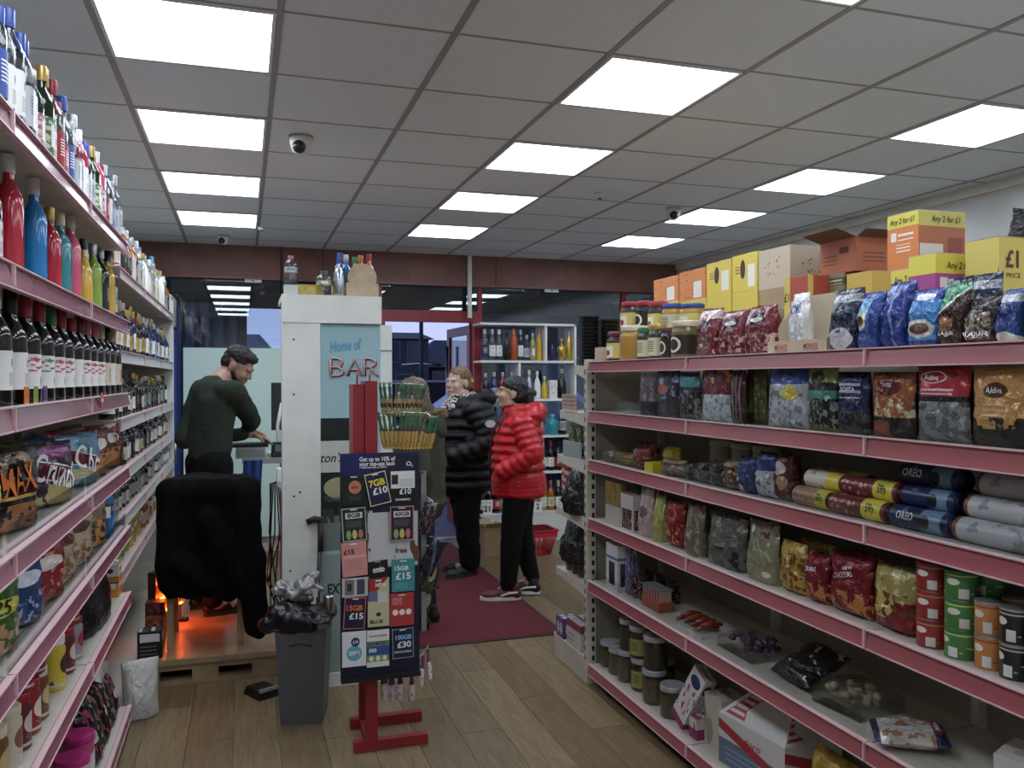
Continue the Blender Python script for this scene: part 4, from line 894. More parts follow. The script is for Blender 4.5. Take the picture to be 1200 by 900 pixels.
# open white-flapped carton half hidden under the kraft box
a = on_x(870, 350, XB-.13).y; c = on_x(900, 350, XB-.13).y
carton(print_mat('box_pale_print', (200, 192, 180), [('lines', 7, .5, .2, .8, .3, .8, (150, 50, 40)), ('ell', .5, .5, .3, .3, (90, 60, 50))], .6), (XB-.08, (a+c)/2, RZ[0]), .11, .12, .21, 'pale carton with dark print behind the red pouches', 'cartons stacked on top of the shelving', RZR)
ora = print_mat('box_brown_orange', (168, 88, 52), [('rect', .55, .8, .55, .75, (90, 40, 26)), ('lines', 8, .4, .1, .5, .2, .6, (120, 58, 36))], .6)
zt = on_x(983, 281, XB).z; zm = on_x(983, 320, XB).z
a = on_x(960, 300, XB).y; c = on_x(1002, 300, XB).y
t = open_carton(ora, (XB+.14, (a+c)/2, zm), abs(a-c), .27, zt-zm, 'open brown and orange carton with raised flaps on the stack', 'cartons stacked on top of the shelving', RZR, cut=1.0, inner=mat('carton_dark_inner', (104, 76, 56), .8), flapang=(.9, .9, .8, .8))
darkb = print_mat('box_green_strip', (126, 118, 84), [('band', .4, .8, (70, 70, 52)), ('lines', 5, .5, .1, .9, .45, .75, (190, 180, 140))], .6)
rbox(962, 990, 322, 0, darkb, 'flat olive carton under the open orange carton', zb=on_x(976, 345, XB).z+.004, d=.24)
rbox(962, 990, 345, 0, KRAFT, 'plain carton at the bottom of the olive stack', zb=RZ[0], d=.24)
rbox(992, 1022, 320, 0, print_mat('box_yellow_orange', (206, 170, 70), [('band', .3, .75, (176, 90, 48)), ('lines', 6, .5, .1, .9, .35, .7, (220, 200, 160))], .6), 'yellow and orange flat carton beside the olive one', zb=RZ[0], d=.24)
e1 = print_mat('box_red_price', (178, 70, 54), [('rect', .0, .25, 0, 1, (206, 186, 80)), ('lines', 5, .5, .3, .9, .2, .8, (220, 190, 170))], .6)
a = on_x(930, 330, XB-.06).y; c = on_x(958, 330, XB-.06).y; carton(e1, (XB-.055, (a+c)/2, RZ[0]), abs(a-c), .1, on_x(944, 325, XB-.06).z-RZ[0], 'red carton with yellow price corner reading one pound', 'cartons stacked on top of the shelving', RZR, texts=(('£1', .05, .13, .75, INK['black'], .03),))
# promotional display cartons
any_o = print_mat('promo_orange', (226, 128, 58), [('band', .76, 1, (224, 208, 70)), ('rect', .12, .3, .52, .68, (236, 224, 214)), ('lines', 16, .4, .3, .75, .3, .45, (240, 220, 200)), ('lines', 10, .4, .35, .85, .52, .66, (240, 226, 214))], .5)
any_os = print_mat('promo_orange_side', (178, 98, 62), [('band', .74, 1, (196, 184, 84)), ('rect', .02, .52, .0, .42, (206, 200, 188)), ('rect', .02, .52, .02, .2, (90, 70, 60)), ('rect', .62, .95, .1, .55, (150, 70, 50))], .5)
any_p = print_mat('promo_pink', (178, 72, 140), [('band', .80, 1, (226, 210, 70)), ('rect', .08, .22, .6, .76, (232, 220, 226))], .5)
XP = 2.12
def promo(xl, xc, xr, yt, yb, m, ms, label, yside_t=None, zb=None, X=XP):
    a = on_x(xl, yt, X).y; c = on_x(xc, yt, X).y; zt = on_x(xc, yt, X).z; zl = zb if zb is not None else on_x(xc, yb, X).z
    xe = on_y(xr, yt, c).x; d = xe-X
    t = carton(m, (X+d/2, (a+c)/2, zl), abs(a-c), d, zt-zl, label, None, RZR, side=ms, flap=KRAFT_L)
    w, h = abs(a-c), zt-zl
    lettering('Any 2 for £1', h*.15, INK['black'], t, (0, -d/2, h*.87), width=w*.8, shear=.15)
    # the side facing along the aisle (+X local) carries the same band
    sd = bpy.data.objects.new('side_lettering', None)
    vs, fs = text_mesh('Any 2 for £1', shear=.15, bold=.01); xs_ = [v[0] for v in vs]; kx = d*.62/(max(xs_)-min(xs_))
    b = MB(); b.add([(w/2+.003, v[0]*kx+d*.08, h*.86+v[1]*h*.16) for v in vs], fs); b.build('lettering', INK['black'], t)
    return t, zl, (a+c)/2, w, d
zlow = on_x(1076, 311, XP).z
promo(1040, 1076, 1131, 246, 0, any_o, any_os, 'orange promotional carton reading any two for one pound on top', zb=on_x(1085, 312, XP).z+.0032)
promo(1044, 1085, 1140, 312, 0, any_o, any_os, 'second orange promotional carton beneath the top one', zb=RZ[0], X=XP)
# pink one faces along the aisle, stands in front
yP = on_x(1092, 320, 2.04).y
pw_ = on_y(1155, 300, yP).x-2.04
t = carton(any_p, (2.04+pw_/2, yP+.04, RZ[0]), pw_, .11, on_y(1120, 299, yP).z-RZ[0], 'pink promotional carton reading any two for one pound', None, 0, flap=KRAFT_L)
hh = on_y(1120, 299, yP).z-RZ[0]
lettering('Any 2 for £1', .03, INK['black'], t, (0, -.055, hh*.88), width=pw_*.6, shear=.15); lettering('PRAWN', .014, INK['white'], t, (.0, -.055, hh*.74), width=.05); lettering('CRACKERS', .02, INK['white'], t, (.02, -.055, hh*.66), width=pw_*.6)
yP = on_x(1168, 300, 2.08).y; pw_ = .19; hh = on_y(1180, 277, yP).z-RZ[0]
t = carton(print_mat('promo_one_pound', (212, 188, 84), [('diag', 1, -.6, .55, 2, (40, 44, 40)), ('rect', 0, .5, 0, .45, (196, 176, 88))], .5), (2.10+pw_/2, yP+.07, RZ[0]), pw_, .12, hh, 'yellow carton with a large one pound price at the near end of the stack', None, 0, flap=KRAFT)
lettering('£1', .07, INK['brown'], t, (-pw_*.22, -.06, hh*.8), width=.05, bold=.03); lettering('PRICE', .02, INK['brown'], t, (-pw_*.22, -.06, hh*.66), width=.055)
# a black bag slumped on top of it
bag('standup', bmb, (2.30, yP+.07, RZ[0]+hh+.0032), .16, .1, .1, 'black plastic bag slumped on top of the one pound carton', None, 0, 2, name='black_bag')

# ---------------- second shelf: seeds and dried snacks
z = RZ[1]
sm = {
 'silver': print_mat('seed_silver', (96, 96, 104), [('noise', 4, .55, .3, .9, (186, 120, 110)), ('band', 0, .3, (54, 54, 58)), ('band', .86, 1, (190, 206, 214))], **FO2),
 'dpurple': print_mat('seed_purple', (52, 40, 58), [('noise', 4, .55, .4, .95, (120, 150, 190)), ('ell', .4, .6, .25, .12, (176, 90, 70))], **FO2),
 'teal': print_mat('seed_teal', (34, 36, 36), [('band', .68, .9, (66, 148, 148)), ('noise', 9, .55, 0, .62, (120, 120, 112))], **FO2),
 'maroon': print_mat('seed_maroon', (112, 28, 40), [('band', 0, .5, (186, 196, 198)), ('noise', 7, .56, 0, .5, (130, 140, 144)), ('noise', 6, .6, .7, 1, (214, 160, 90))], **FO2),
 'dred': print_mat('seed_darkred', (74, 26, 32), [('stripe', 5, .3, 0, 1, (150, 130, 130))], **FO2),
 'olive': print_mat('seed_olive', (78, 80, 40), [('noise', 5, .55, 0, .8, (110, 110, 60))], **FO2),
 'bluewhite': print_mat('seed_bluewhite', (180, 188, 192), [('band', .72, 1, (50, 76, 156)), ('noise', 8, .55, 0, .66, (120, 130, 134)), ('ell', .68, .58, .16, .12, (220, 206, 70))], **FO2),
 'greentop': print_mat('seed_greentop', (40, 44, 42), [('band', .74, 1, (150, 160, 84)), ('ell', .5, .82, .25, .1, (40, 56, 44)), ('band', .5, .62, (80, 150, 128)), ('noise', 9, .55, .05, .5, (140, 150, 140)), ('band', 0, .06, (110, 130, 60))], **FO2),
 'navy': print_mat('seed_navy', (28, 36, 84), [('lines', 9, .4, .15, .85, .58, .82, (190, 200, 220)), ('band', 0, .38, (70, 74, 72)), ('noise', 10, .5, 0, .38, (40, 42, 42))], **FO2),
 'orange': print_mat('seed_orange', (168, 100, 52), [('ell', .5, .78, .3, .14, (120, 30, 34)), ('noise', 6, .52, .3, .6, (214, 196, 160)), ('band', 0, .32, (44, 42, 36)), ('rect', .1, .55, 0, .26, (150, 76, 48))], **FO2),
 'redgrey': print_mat('seed_redgrey', (140, 146, 148), [('band', .60, 1, (198, 48, 66)), ('band', .53, .60, (40, 40, 44)), ('noise', 5, .5, 0, .53, (100, 106, 108)), ('ell', .42, .84, .28, .08, (232, 222, 220)), ('ell', .42, .84, .25, .065, (190, 40, 56)), ('lines', 18, .5, .15, .8, .62, .72, (236, 214, 214))], **FO2),
 'tan': print_mat('seed_tan', (214, 158, 88), [('ell', .5, .68, .2, .09, (92, 56, 36)), ('lines', 16, .35, .28, .72, .36, .52, (232, 196, 146)), ('noise', 4, .5, 0, .36, (36, 40, 34)), ('band', 0, .22, (36, 40, 34)), ('band', .94, 1, (196, 180, 150))], **FO2),
}
rbag(745, 765, 430, 1, sm['silver'], 'silver and dark seed packet at the far end of its shelf', 'pillow', d=.05, seed=0)
rbag(765, 791, 434, 1, sm['dpurple'], 'dark purple packet beside the silver one', 'pillow', d=.05, seed=1)
rbag(791, 814, 436, 1, sm['teal'], 'black packet with teal band', 'pillow', d=.05, seed=2)
rbag(816, 851, 430, 1, sm['maroon'], 'maroon topped clear seed bag', 'pillow', d=.06, seed=3)
rbag(852, 868, 434, 1, sm['dred'], 'dark red striped packet seen edge on', 'pillow', d=.05, seed=4)
rbag(869, 893, 430, 1, sm['olive'], 'olive green packet behind the blue and white bag', 'pillow', d=.05, seed=5, back=.05)
rbag(892, 940, 430, 1, sm['bluewhite'], 'blue and white seed bag with yellow disc', 'pillow', d=.07, seed=0)
rbag(940, 974, 428, 1, sm['greentop'], 'green topped dark seed bag', 'pillow', d=.06, seed=1)
rbag(974, 1011, 436, 1, sm['navy'], 'navy seed bag with white lettering', 'pillow', d=.06, seed=2, texts=(('DONTA', .018, .5, .72, INK['white'], .06),))
rbag(1014, 1064, 436, 1, sm['orange'], 'orange brown seed bag with maroon oval', 'pillow', d=.06, seed=3, texts=(('TANTIS', .016, .5, .8, INK['white'], .04),))
rbag(1066, 1128, 428, 1, sm['redgrey'], 'red topped clear bag of grey seeds', 'pillow', d=.06, seed=4, texts=(('Aldiva', .02, .42, .84, INK['white'], .055, -.05),))
rbag(1128, 1206, 426, 1, sm['tan'], 'large tan snack bag with dark lower part', 'pillow', d=.07, seed=5, texts=(('Aldiva', .02, .5, .68, INK['white'], .05),))
for k, (xl, xr, key) in enumerate(((770, 800, 'dred'), (905, 935, 'olive'), (960, 1000, 'dred'), (1040, 1085, 'navy'), (1110, 1150, 'dred'))):
    rbag(xl, xr, 436, 1, sm[key], ['dark red', 'olive', 'second dark red', 'navy', 'third dark red'][k]+' packet in the second row of the seed shelf', 'pillow', d=.05, back=.14, seed=k)
clearp = clear('clear_film', (248, 249, 249), 1.4, .12, .04)
bag('pillow', clearp, (XF+.06, on_x(736, 470, XF).y, z+.002), .12, .05, .1, 'nearly empty clear plastic packet lying at the shelf end', None, RZR, 1, name='clear_packet')
# ---------------- third shelf: biscuits
z = RZ[2]
def rbox3(xl, xr, ytop, zi, m, label, d=.08, back=0, texts=(), group='biscuit packs on the snack shelving', name='biscuit_pack'):
    X = XF+back; yc, w, h = rect_r(xl, xr, X, ytop, RZ[zi]); gap = RZ[zi-1]-RZ[zi]-.05
    return carton(m, (X+d/2, yc, RZ[zi]+.001), w*.96, d, min(h, gap), label, group, RZR, texts=texts, name=name)
bk = {'clear': print_mat('bisc_clear', (120, 96, 80), [('noise', 5, .55, 0, 1, (170, 150, 130))], **FO2), 'green': print_mat('bisc_green', (120, 130, 60), [('noise', 5, .55, 0, 1, (180, 70, 50))], **FO2), 'red': print_mat('bisc_red', (128, 40, 40), [('noise', 5, .55, 0, .6, (176, 120, 96))], **FO2), 'brown': print_mat('bisc_brown', (86, 56, 40), [('noise', 5, .52, 0, .7, (170, 130, 90)), ('band', .8, 1, (150, 130, 90))], **FO2), 'dark': print_mat('bisc_dark', (36, 32, 32), [('diag', 1, .6, .5, .62, (170, 160, 110)), ('noise', 5, .6, 0, 1, (90, 80, 70))], **FO2), 'blue': print_mat('bisc_blue', (50, 66, 116), [('diag', 1, .7, .5, .7, (206, 214, 226)), ('noise', 5, .55, 0, .5, (90, 76, 70))], **FO2), 'bw': print_mat('bisc_bluewhite', (190, 196, 200), [('band', .6, 1, (44, 64, 124)), ('noise', 5, .55, 0, .5, (110, 130, 120))], **FO2), 'choc': print_mat('bisc_choc', (92, 50, 42), [('ell', .5, .7, .35, .14, (206, 200, 190)), ('noise', 6, .55, 0, .6, (140, 90, 76)), ('ell', .7, .4, .2, .16, (190, 150, 120))], **FO2)}
yl = mat('price_yellow', (226, 214, 60), .5)
B3 = [(702, 720, 528, 'clear', 'clear wrapped biscuit pack at the far end'), (720, 737, 531, 'green', 'green and red biscuit pack'), (737, 752, 524, 'red', 'red biscuit pack with yellow price flash'), (768, 794, 538, 'brown', 'brown biscuit pack in clear wrap'), (797, 812, 542, 'dark', 'dark biscuit pack beside the brown ones')]
for xl, xr, yt, key, lb_ in B3: rbag(xl, xr, yt, 2, bk[key], lb_+' of the biscuit shelf', 'pillow', d=.09, group='biscuit packs on the snack shelving', name='biscuit_pack', hmax=.12)
rbox3(755, 765, 543, 2, yl, 'narrow yellow priced biscuit carton on the biscuit shelf', d=.1)
rbag(740, 764, 518, 2, bk['red'], 'second red biscuit pack stacked behind the first', 'pillow', d=.07, back=.11, hmax=.16)
rbag(768, 790, 523, 2, print_mat('bisc_yellowcorner', (110, 60, 40), [('rect', .4, 1, .5, 1, (220, 206, 60))], **FO2), 'brown biscuit pack with yellow corner at the back', 'pillow', d=.07, back=.12, hmax=.15)
for k, (xl, xr, yt, key) in enumerate(((812, 825, 540, 'dark'), (827, 840, 540, 'dark'), (842, 857, 540, 'brown'), (858, 877, 536, 'blue'), (880, 901, 530, 'bw'))):
    rbag(xl, xr, yt, 2, bk[key], ['dark biscuit stick pack with gold stripe', 'second dark biscuit stick pack', 'brown biscuit stick pack', 'blue striped biscuit bag', 'blue and white biscuit bag'][k]+' on the biscuit shelf', 'pillow', d=.08, seed=k, hmax=.2)
rbag(902.5, 918, 532, 2, bk['choc'], 'chocolate brown biscuit bag with white oval beside the rolls', 'pillow', d=.1, seed=2)
for k, (px, py) in enumerate(((846, 528), (872, 532), (898, 530))):
    X = XF+.28; p = on_x(px, py, X)
    jar(mat('tub_pale', (176, 168, 140), .4), mat('tub_lid', (196, 190, 150), .4), None, (X, p.y, z), .055, .15, 'pale round biscuit tub at the back of the biscuit shelf', 'pale tubs at the back', RZR, name='biscuit_tub', cat='tub', neck=.95)
# rolls (axis along the shelf)
rm = {'yw': print_mat('roll_yellow', (206, 200, 186), [('noise', 6, .58, .05, .6, (150, 140, 120)), ('band', .65, 1, (214, 196, 60))], .35), 'br': print_mat('roll_redbrown', (116, 46, 44), [('noise', 8, .56, .02, .5, (196, 150, 130)), ('band', .62, .95, (214, 202, 60))], .3), 'tan': print_mat('roll_tan', (166, 128, 100), [('noise', 7, .55, .02, .5, (130, 84, 64)), ('band', .7, 1, (204, 190, 60))], .35), 'or': print_mat('roll_navy', (30, 42, 88), [('band', .55, .9, (110, 140, 170)), ('ell', .5, .62, .1, .1, (24, 24, 28)), ('noise', 6, .6, .1, .5, (90, 110, 150))], .3), 'gw': print_mat('roll_grey', (182, 182, 186), [('noise', 5, .56, 0, 1, (140, 140, 146)), ('band', 0, .07, (120, 70, 50))], .3)}
em = {'red': mat('end_darkred', (70, 18, 26), .4), 'navy': mat('end_navy', (22, 28, 60), .4), 'brown': mat('end_brown', (104, 62, 44), .5), 'grey': mat('end_grey', (150, 150, 154), .4)}
def rroll(xl, xr, yc_, key, end, label, back=0, lift=0, texts=(), r=.033, row=0):
    X = XF+.04+back; a = on_x(xl, yc_, X).y; c = on_x(xr, yc_, X).y
    return roll(rm[key], em[end], (X, (a+c)/2, RZ[2]+lift), r, abs(a-c)*.96, label, 'biscuit rolls on the snack shelving', RZR, texts=texts)
rroll(936, 976, 588, 'tan', 'red', 'tan biscuit roll marked fifty pence in the lower row', texts=(('50p', .032, .85, .62, INK['black'], .034),))
rroll(978, 1046, 604, 'br', 'red', 'red-brown biscuit roll marked fifty-nine pence in the lower row', texts=(('59p', .036, .78, .62, INK['black'], .036),))
rroll(950, 992, 568, 'yw', 'red', 'white and yellow biscuit roll lying on the lower row', back=.035, lift=.0562)
rroll(992, 1060, 577, 'br', 'red', 'red-brown biscuit roll marked fifty-nine pence in the upper row', back=.035, lift=.0562, texts=(('59p', .036, .78, .62, INK['black'], .036),))
rroll(958, 1020, 550, 'tan', 'red', 'brown biscuit roll marked fifty pence at the back of the pile', back=.105, lift=.0562, texts=(('50p', .032, .85, .6, INK['black'], .034),))
rroll(1050, 1121, 622, 'or', 'navy', 'navy biscuit roll in the lower row beside the priced rolls', texts=(('OREO', .03, .3, .62, INK['white'], .06),))
rroll(1064, 1128, 600, 'or', 'navy', 'navy biscuit roll in the middle of the navy pile', back=.035, lift=.0562)
rroll(1062, 1134, 584, 'or', 'navy', 'navy biscuit roll with white lettering on top of the navy pile', back=.07, lift=.1124, texts=(('OREO', .03, .25, .62, INK['white'], .07),))
rroll(1124, 1214, 642, 'gw', 'brown', 'grey wrapped biscuit roll in the lower row', )
rroll(1138, 1224, 618, 'gw', 'brown', 'grey wrapped biscuit roll in the middle row', back=.035, lift=.0562)
rroll(1152, 1236, 600, 'gw', 'brown', 'grey wrapped biscuit roll on top of its pile', back=.07, lift=.1124)
def rear_roll(front, key, end, label, back, lift):   # stock behind a visible roll, carrying the rows above it
    f = [o for o in COL.objects if o.get('label') == front][0]; L = [c for c in f.children if c.name.startswith('wrapper')][0].scale.x
    roll(rm[key], em[end], (XF+.04+back, f.location.y, RZ[2]+lift), .033, L, label, 'biscuit rolls on the snack shelving', RZR)
for fr_l, key, end, w_ in (('tan biscuit roll marked fifty pence in the lower row', 'tan', 'red', 'tan'), ('red-brown biscuit roll marked fifty-nine pence in the lower row', 'br', 'red', 'red-brown'), ('navy biscuit roll in the lower row beside the priced rolls', 'or', 'navy', 'navy'), ('grey wrapped biscuit roll in the lower row', 'gw', 'brown', 'grey')):
    rear_roll(fr_l, key, end, w_+' biscuit roll on the shelf behind the lower row', .07, 0); rear_roll(fr_l, key, end, w_+' biscuit roll on the shelf in the third row back', .14, 0)
rear_roll('navy biscuit roll in the middle of the navy pile', 'or', 'navy', 'navy biscuit roll behind the middle of the navy pile', .105, .0562)
rear_roll('grey wrapped biscuit roll in the middle row', 'gw', 'brown', 'grey wrapped biscuit roll behind the middle row', .105, .0562)
# ---------------- fourth shelf
z = RZ[3]
fm = {'gold': print_mat('pack_goldtall', (150, 116, 56), [('band', 0, .45, (176, 172, 160)), ('noise', 5, .58, .5, 1, (110, 80, 40))], .4), 'wb': print_mat('pack_whiteblack', (196, 190, 184), [('rect', .1, .9, .05, .6, (40, 34, 34)), ('noise', 8, .55, .1, .55, (190, 150, 120))], .4), 'pink': print_mat('pack_pinkclear', (186, 160, 156), [('ell', .5, .5, .3, .12, (130, 90, 110)), ('noise', 5, .58, 0, 1, (206, 196, 190))], **FO2), 'green': print_mat('pack_greenyellow', (160, 164, 84), [('noise', 5, .52, .3, .9, (196, 196, 110))], **FO2), 'red': print_mat('pack_redswirl', (146, 28, 34), [('ell', .5, .72, .42, .2, (160, 40, 44)), ('ell', .5, .72, .28, .13, (196, 120, 100)), ('ell', .5, .72, .2, .09, (140, 26, 32)), ('noise', 5, .56, .0, .5, (206, 166, 90))], **FO2), 'olv': print_mat('pack_olive', (112, 108, 82), [('noise', 4, .55, 0, .9, (150, 146, 120)), ('noise', 6, .62, .5, 1, (150, 50, 40))], **FO2), 'dsil': print_mat('pack_darksilver', (88, 86, 80), [('noise', 4, .54, 0, .4, (40, 36, 34)), ('noise', 4, .56, .4, 1, (126, 124, 112))], **FO2), 'sage': print_mat('pack_sage', (142, 142, 108), [('ell', .8, .16, .1, .05, (226, 222, 206)), ('noise', 7, .58, .75, 1, (120, 50, 90)), ('ell', .2, .85, .07, .06, (236, 230, 220))], **FO2), 'goldn': print_mat('pack_goldnuts', (190, 150, 52), [('noise', 5, .52, 0, .75, (120, 76, 34)), ('noise', 6, .62, .3, 1, (226, 210, 160)), ('noise', 7, .62, .1, .8, (60, 60, 30))], **FO2), 'crk': print_mat('pack_redcrackers', (136, 24, 36), [('noise', 4, .5, 0, .42, (196, 124, 62)), ('noise', 6, .62, 0, .4, (120, 60, 30))], **FO2), 'gr': print_mat('pack_goldred', (140, 26, 36), [('band', .5, 1, (172, 160, 88)), ('ell', .35, .45, .32, .24, (206, 176, 96)), ('noise', 7, .52, .25, .62, (110, 70, 40)), ('noise', 5, .6, .6, 1, (214, 206, 150))], **FO2)}
rbox3(709, 727, 566, 3, fm['gold'], 'tall golden carton at the far end of its shelf', d=.07)
rbox3(727, 742, 580, 3, fm['wb'], 'white and black carton beside the golden one', d=.07)
rbag(744, 759, 572, 3, fm['pink'], 'pink clear snack packet', 'standup', d=.07, seed=0)
rbag(761, 772, 580, 3, fm['green'], 'yellow green snack packet', 'standup', d=.07, seed=1)
rbag(775, 794, 586, 3, fm['red'], 'red snack packet with a round swirl hanging over the shelf edge', 'pillow', d=.08, seed=2)
rbag(797, 817, 590, 3, fm['olv'], 'olive grey snack packet', 'standup', d=.08, seed=3)
rbag(821, 865, 604, 3, fm['dsil'], 'dark silver snack pouch', 'standup', d=.09, seed=4)
rbag(868, 903, 612, 3, fm['sage'], 'sage green nut pouch with a small white star', 'standup', d=.08, seed=5)
rbag(907, 935, 636, 3, fm['goldn'], 'gold nut bag beside the sage pouch', 'pillow', d=.08, seed=0)
rbag(937, 962, 650, 3, fm['crk'], 'red cracker bag beside the gold one', 'pillow', d=.08, seed=1, texts=(('CRACKERS', .02, .5, .7, INK['white'], .055, .15),))
rbag(963, 1010, 652, 3, fm['crk'], 'wider red cracker bag with biscuit pictures', 'pillow', d=.09, seed=2, texts=(('CRACKERS', .022, .5, .68, INK['white'], .08, .25), ('NEW', .016, .6, .82, INK['white'], .04, .25)))
rbag(1013, 1064, 664, 3, fm['gr'], 'gold and red snack bag beside the tubes', 'pillow', d=.1, seed=3)
for k, (xl, xr, key) in enumerate(((790, 830, 'olv'), (835, 880, 'dsil'), (930, 970, 'goldn'), (985, 1030, 'crk'))):
    rbag(xl, xr, 600+(xl-790)*.25, 3, fm[key], ['olive', 'dark silver', 'gold', 'red'][k]+' packet in the second row behind the nut bags', 'standup', d=.06, back=.17, seed=k)
tm = {c: print_mat('tube_'+c, v, [('ell', .5, .68, .07, .12, (228, 220, 206)), ('band', .88, .93, l), ('noise', 6, .6, .15, .5, l), ('rect', .56, .66, .1, .45, (226, 224, 218))], .35, coat=.2) for c, v, l in [('red', (164, 42, 40), (196, 130, 70)), ('green', (66, 134, 64), (206, 206, 90)), ('orange', (206, 126, 62), (150, 70, 40)), ('black', (34, 32, 34), (196, 180, 150)), ('blue', (50, 96, 170), (220, 226, 236))]}
tl = {'red': CP['red'], 'green': CP['green'], 'orange': CP['silver'], 'black': CP['silver'], 'blue': CP['white']}
def tubes(xl, xr, c, n, ytop, back=0, rear=True):
    X = XF+.035+back; a = on_x(xl, 720, X-.03).y; b_ = on_x(xr, 720, X-.03).y; r = min(.04, abs(a-b_)*.46); yc = (a+b_)/2
    tot = min(on_x((xl+xr)/2, ytop, X).z-z, RZ[2]-z-.055); h = tot/n
    pos = ['bottom', 'middle', 'top'] if n == 3 else ['bottom', 'top']
    for i in range(n):
        for bk_ in ((0, 1) if rear else (0,)):
            tube_can(tm[c], tl[c], (X+.004+bk_*.09, yc, z+i*h), r, h-.001, '%s snack tube, %s of its %sstack' % (c, pos[i], 'rear ' if bk_ else ''), 'snack tubes in stacks', RZR+rr_.uniform(-.5, .3))
tubes(1066, 1096, 'red', 3, 655); tubes(1098, 1132, 'green', 3, 664); tubes(1133, 1161, 'orange', 2, 700); tubes(1162, 1194, 'black', 2, 708); tubes(1196, 1230, 'blue', 2, 716)
# ---------------- fifth shelf
z = RZ[4]
rbox3(710, 724, 638, 4, print_mat('box_white_phone', (206, 206, 206), [('rect', .25, .75, .12, .62, (30, 30, 34)), ('ell', .5, .5, .15, .12, (90, 60, 60)), ('band', .68, .74, (90, 110, 170))], .4), 'tall white carton with dark picture at the shelf end', d=.06, texts=())
rbox3(724, 738, 640, 4, print_mat('box_lilac', (90, 84, 130), [('noise', 5, .55, 0, 1, (176, 176, 196))], .4), 'lilac blue carton behind the white one', d=.05, back=.04)
dk = print_mat('pack_darkmix', (36, 34, 34), [('noise', 6, .56, 0, 1, (130, 60, 60)), ('noise', 9, .62, 0, 1, (180, 170, 160))], **FO2)
for k, (px, back) in enumerate(((744.5, .0), (753, .0), (760, .12), (775, .14), (790, .13))):
    X = XF+.05+back; p = on_x(px, 695, X); bag('pillow', dk, (X, p.y, z+.002), .07, .1, .045, 'small dark snack packet at the %s of the low shelf' % ('front' if back == 0 else 'back'), 'small dark packets on the low shelf', RZR+.3*(k-2)*.5, k, name='snack_packet')
X = XF+.06; p = on_x(770, 705, X)
t = thing('comb_brush', 'pack of red bristled sticks standing on the low shelf', 'pack', (X, p.y, z+.001), RZR)
MB().bx(-.085, .085, -.035, .035, 0, .045).build('orange_base', mat('tray_orange', (160, 84, 50), .4), t)
for i in range(13): MB().bx(-.08+i*.0128, -.073+i*.0128, -.03, .03, .045, .095).build('stick', mat('stick_red', (150, 44, 50), .4) if i % 2 else mat('stick_pale', (176, 150, 140), .4), t)
MB().bx(-.086, .086, -.036, .036, .095, .1).build('top_film', mat('film_grey', (120, 120, 120), .3), t)
X = XF+.07; p = on_x(820, 725, X)
t = thing('sausage_pack', 'pack of reddish brown dried sausages on the low shelf', 'food pack', (X, p.y, z+.004), RZR)
for i in range(8): MB().tube([(-.1+i*.027, -.05+.004*(i % 3), .022+.02*(i % 2)), (-.1+i*.027, 0, .03+.02*(i % 2)), (-.098+i*.027, .05, .022+.02*(i % 2))], [.008, .0135, .008], 8).build('sausage', mat('sausage_brown', (128, 54, 36), .35), t)
MB().bx(-.115, .115, -.06, .06, -.003, .006).build('tray', mat('tray_white', (200, 196, 190), .4), t)
def tray(px, py, w, d, h, m, cm, label, n, rz=0, cat='food tray'):
    X = XF+.03+d/2; p = on_x(px, py, X-d/2); t = thing('food_tray', label, cat, (X, p.y, z+.001), RZR+rz)
    b = MB(); b.bx(-w/2, w/2, -d/2, d/2, 0, .004); b.bx(-w/2, w/2, -d/2, -d/2+.003, .004, h*.5); b.bx(-w/2, w/2, d/2-.003, d/2, .004, h*.5); b.bx(-w/2, -w/2+.003, -d/2, d/2, .004, h*.5); b.bx(w/2-.003, w/2, -d/2, d/2, .004, h*.5)
    b.build('tray_shell', m, t); q = random.Random(px)
    for i in range(n):
        MB().sph((q.uniform(-w/2+.03, w/2-.03), q.uniform(-d/2+.03, d/2-.03), .02+q.uniform(0, h*.5)), (q.uniform(.014, .022), q.uniform(.012, .018), .013), 8, 6).build('piece', cm, t)
    bag_ = MB(); bag_.grid(lambda u, v: ((u-.5)*w*.98, (v-.5)*d*.98, h*.5+h*.42*(math.sin(PI*u)*math.sin(PI*v))**.5+.006*noise.noise(Vector((u*7, v*7, px)))), 14, 8)
    bag_.build('film_cover', clearp, t); return t
tray(860, 752, .24, .17, .085, clear('tray_clear', (248, 248, 248), 1.4, .08, .03), mat('purple_sweets', (72, 52, 70), .35), 'clear tray of purple-grey sweets on the low shelf', 34)
bag('pillow', print_mat('pack_blackshine', (24, 22, 24), [('noise', 6, .62, 0, 1, (170, 166, 166))], .18, wrinkle=.5, coat=.4), (XF+.03, on_x(920, 772, XF+.02).y, z+.022), .2, .2, .08, 'shiny black pack lying on the low shelf', None, RZR, 3, lean=-1.15, name='black_pack')
tray(976, 803, .2, .19, .1, clear('tray_clear2', (246, 248, 244), 1.4, .1, .03), mat('pale_bread', (150, 138, 112), .6), 'clear bag of pale rolls with green print on the low shelf', 22, .1)
wbb = print_mat('pack_whiteblue', (206, 200, 192), [('band', .8, 1, (44, 48, 96)), ('noise', 4, .54, .1, .8, (176, 130, 100)), ('ell', .5, .86, .3, .07, (150, 60, 84)), ('band', 0, .08, (50, 50, 90))], **FO2)
A_ = on_z(1022, 856, RZ[4]+.03); B_ = on_z(1110, 866, RZ[4]+.03); d_ = B_-A_
bag('pillow', wbb, A_, .17, min(.27, d_.length), .06, 'white bread pack with navy ends lying on the low shelf', None, math.atan2(-d_.x, d_.y), 2, lean=-1.53, seal=wbb, name='bread_pack', texts=(('HERVE', .018, .5, .86, INK['white'], .06),))
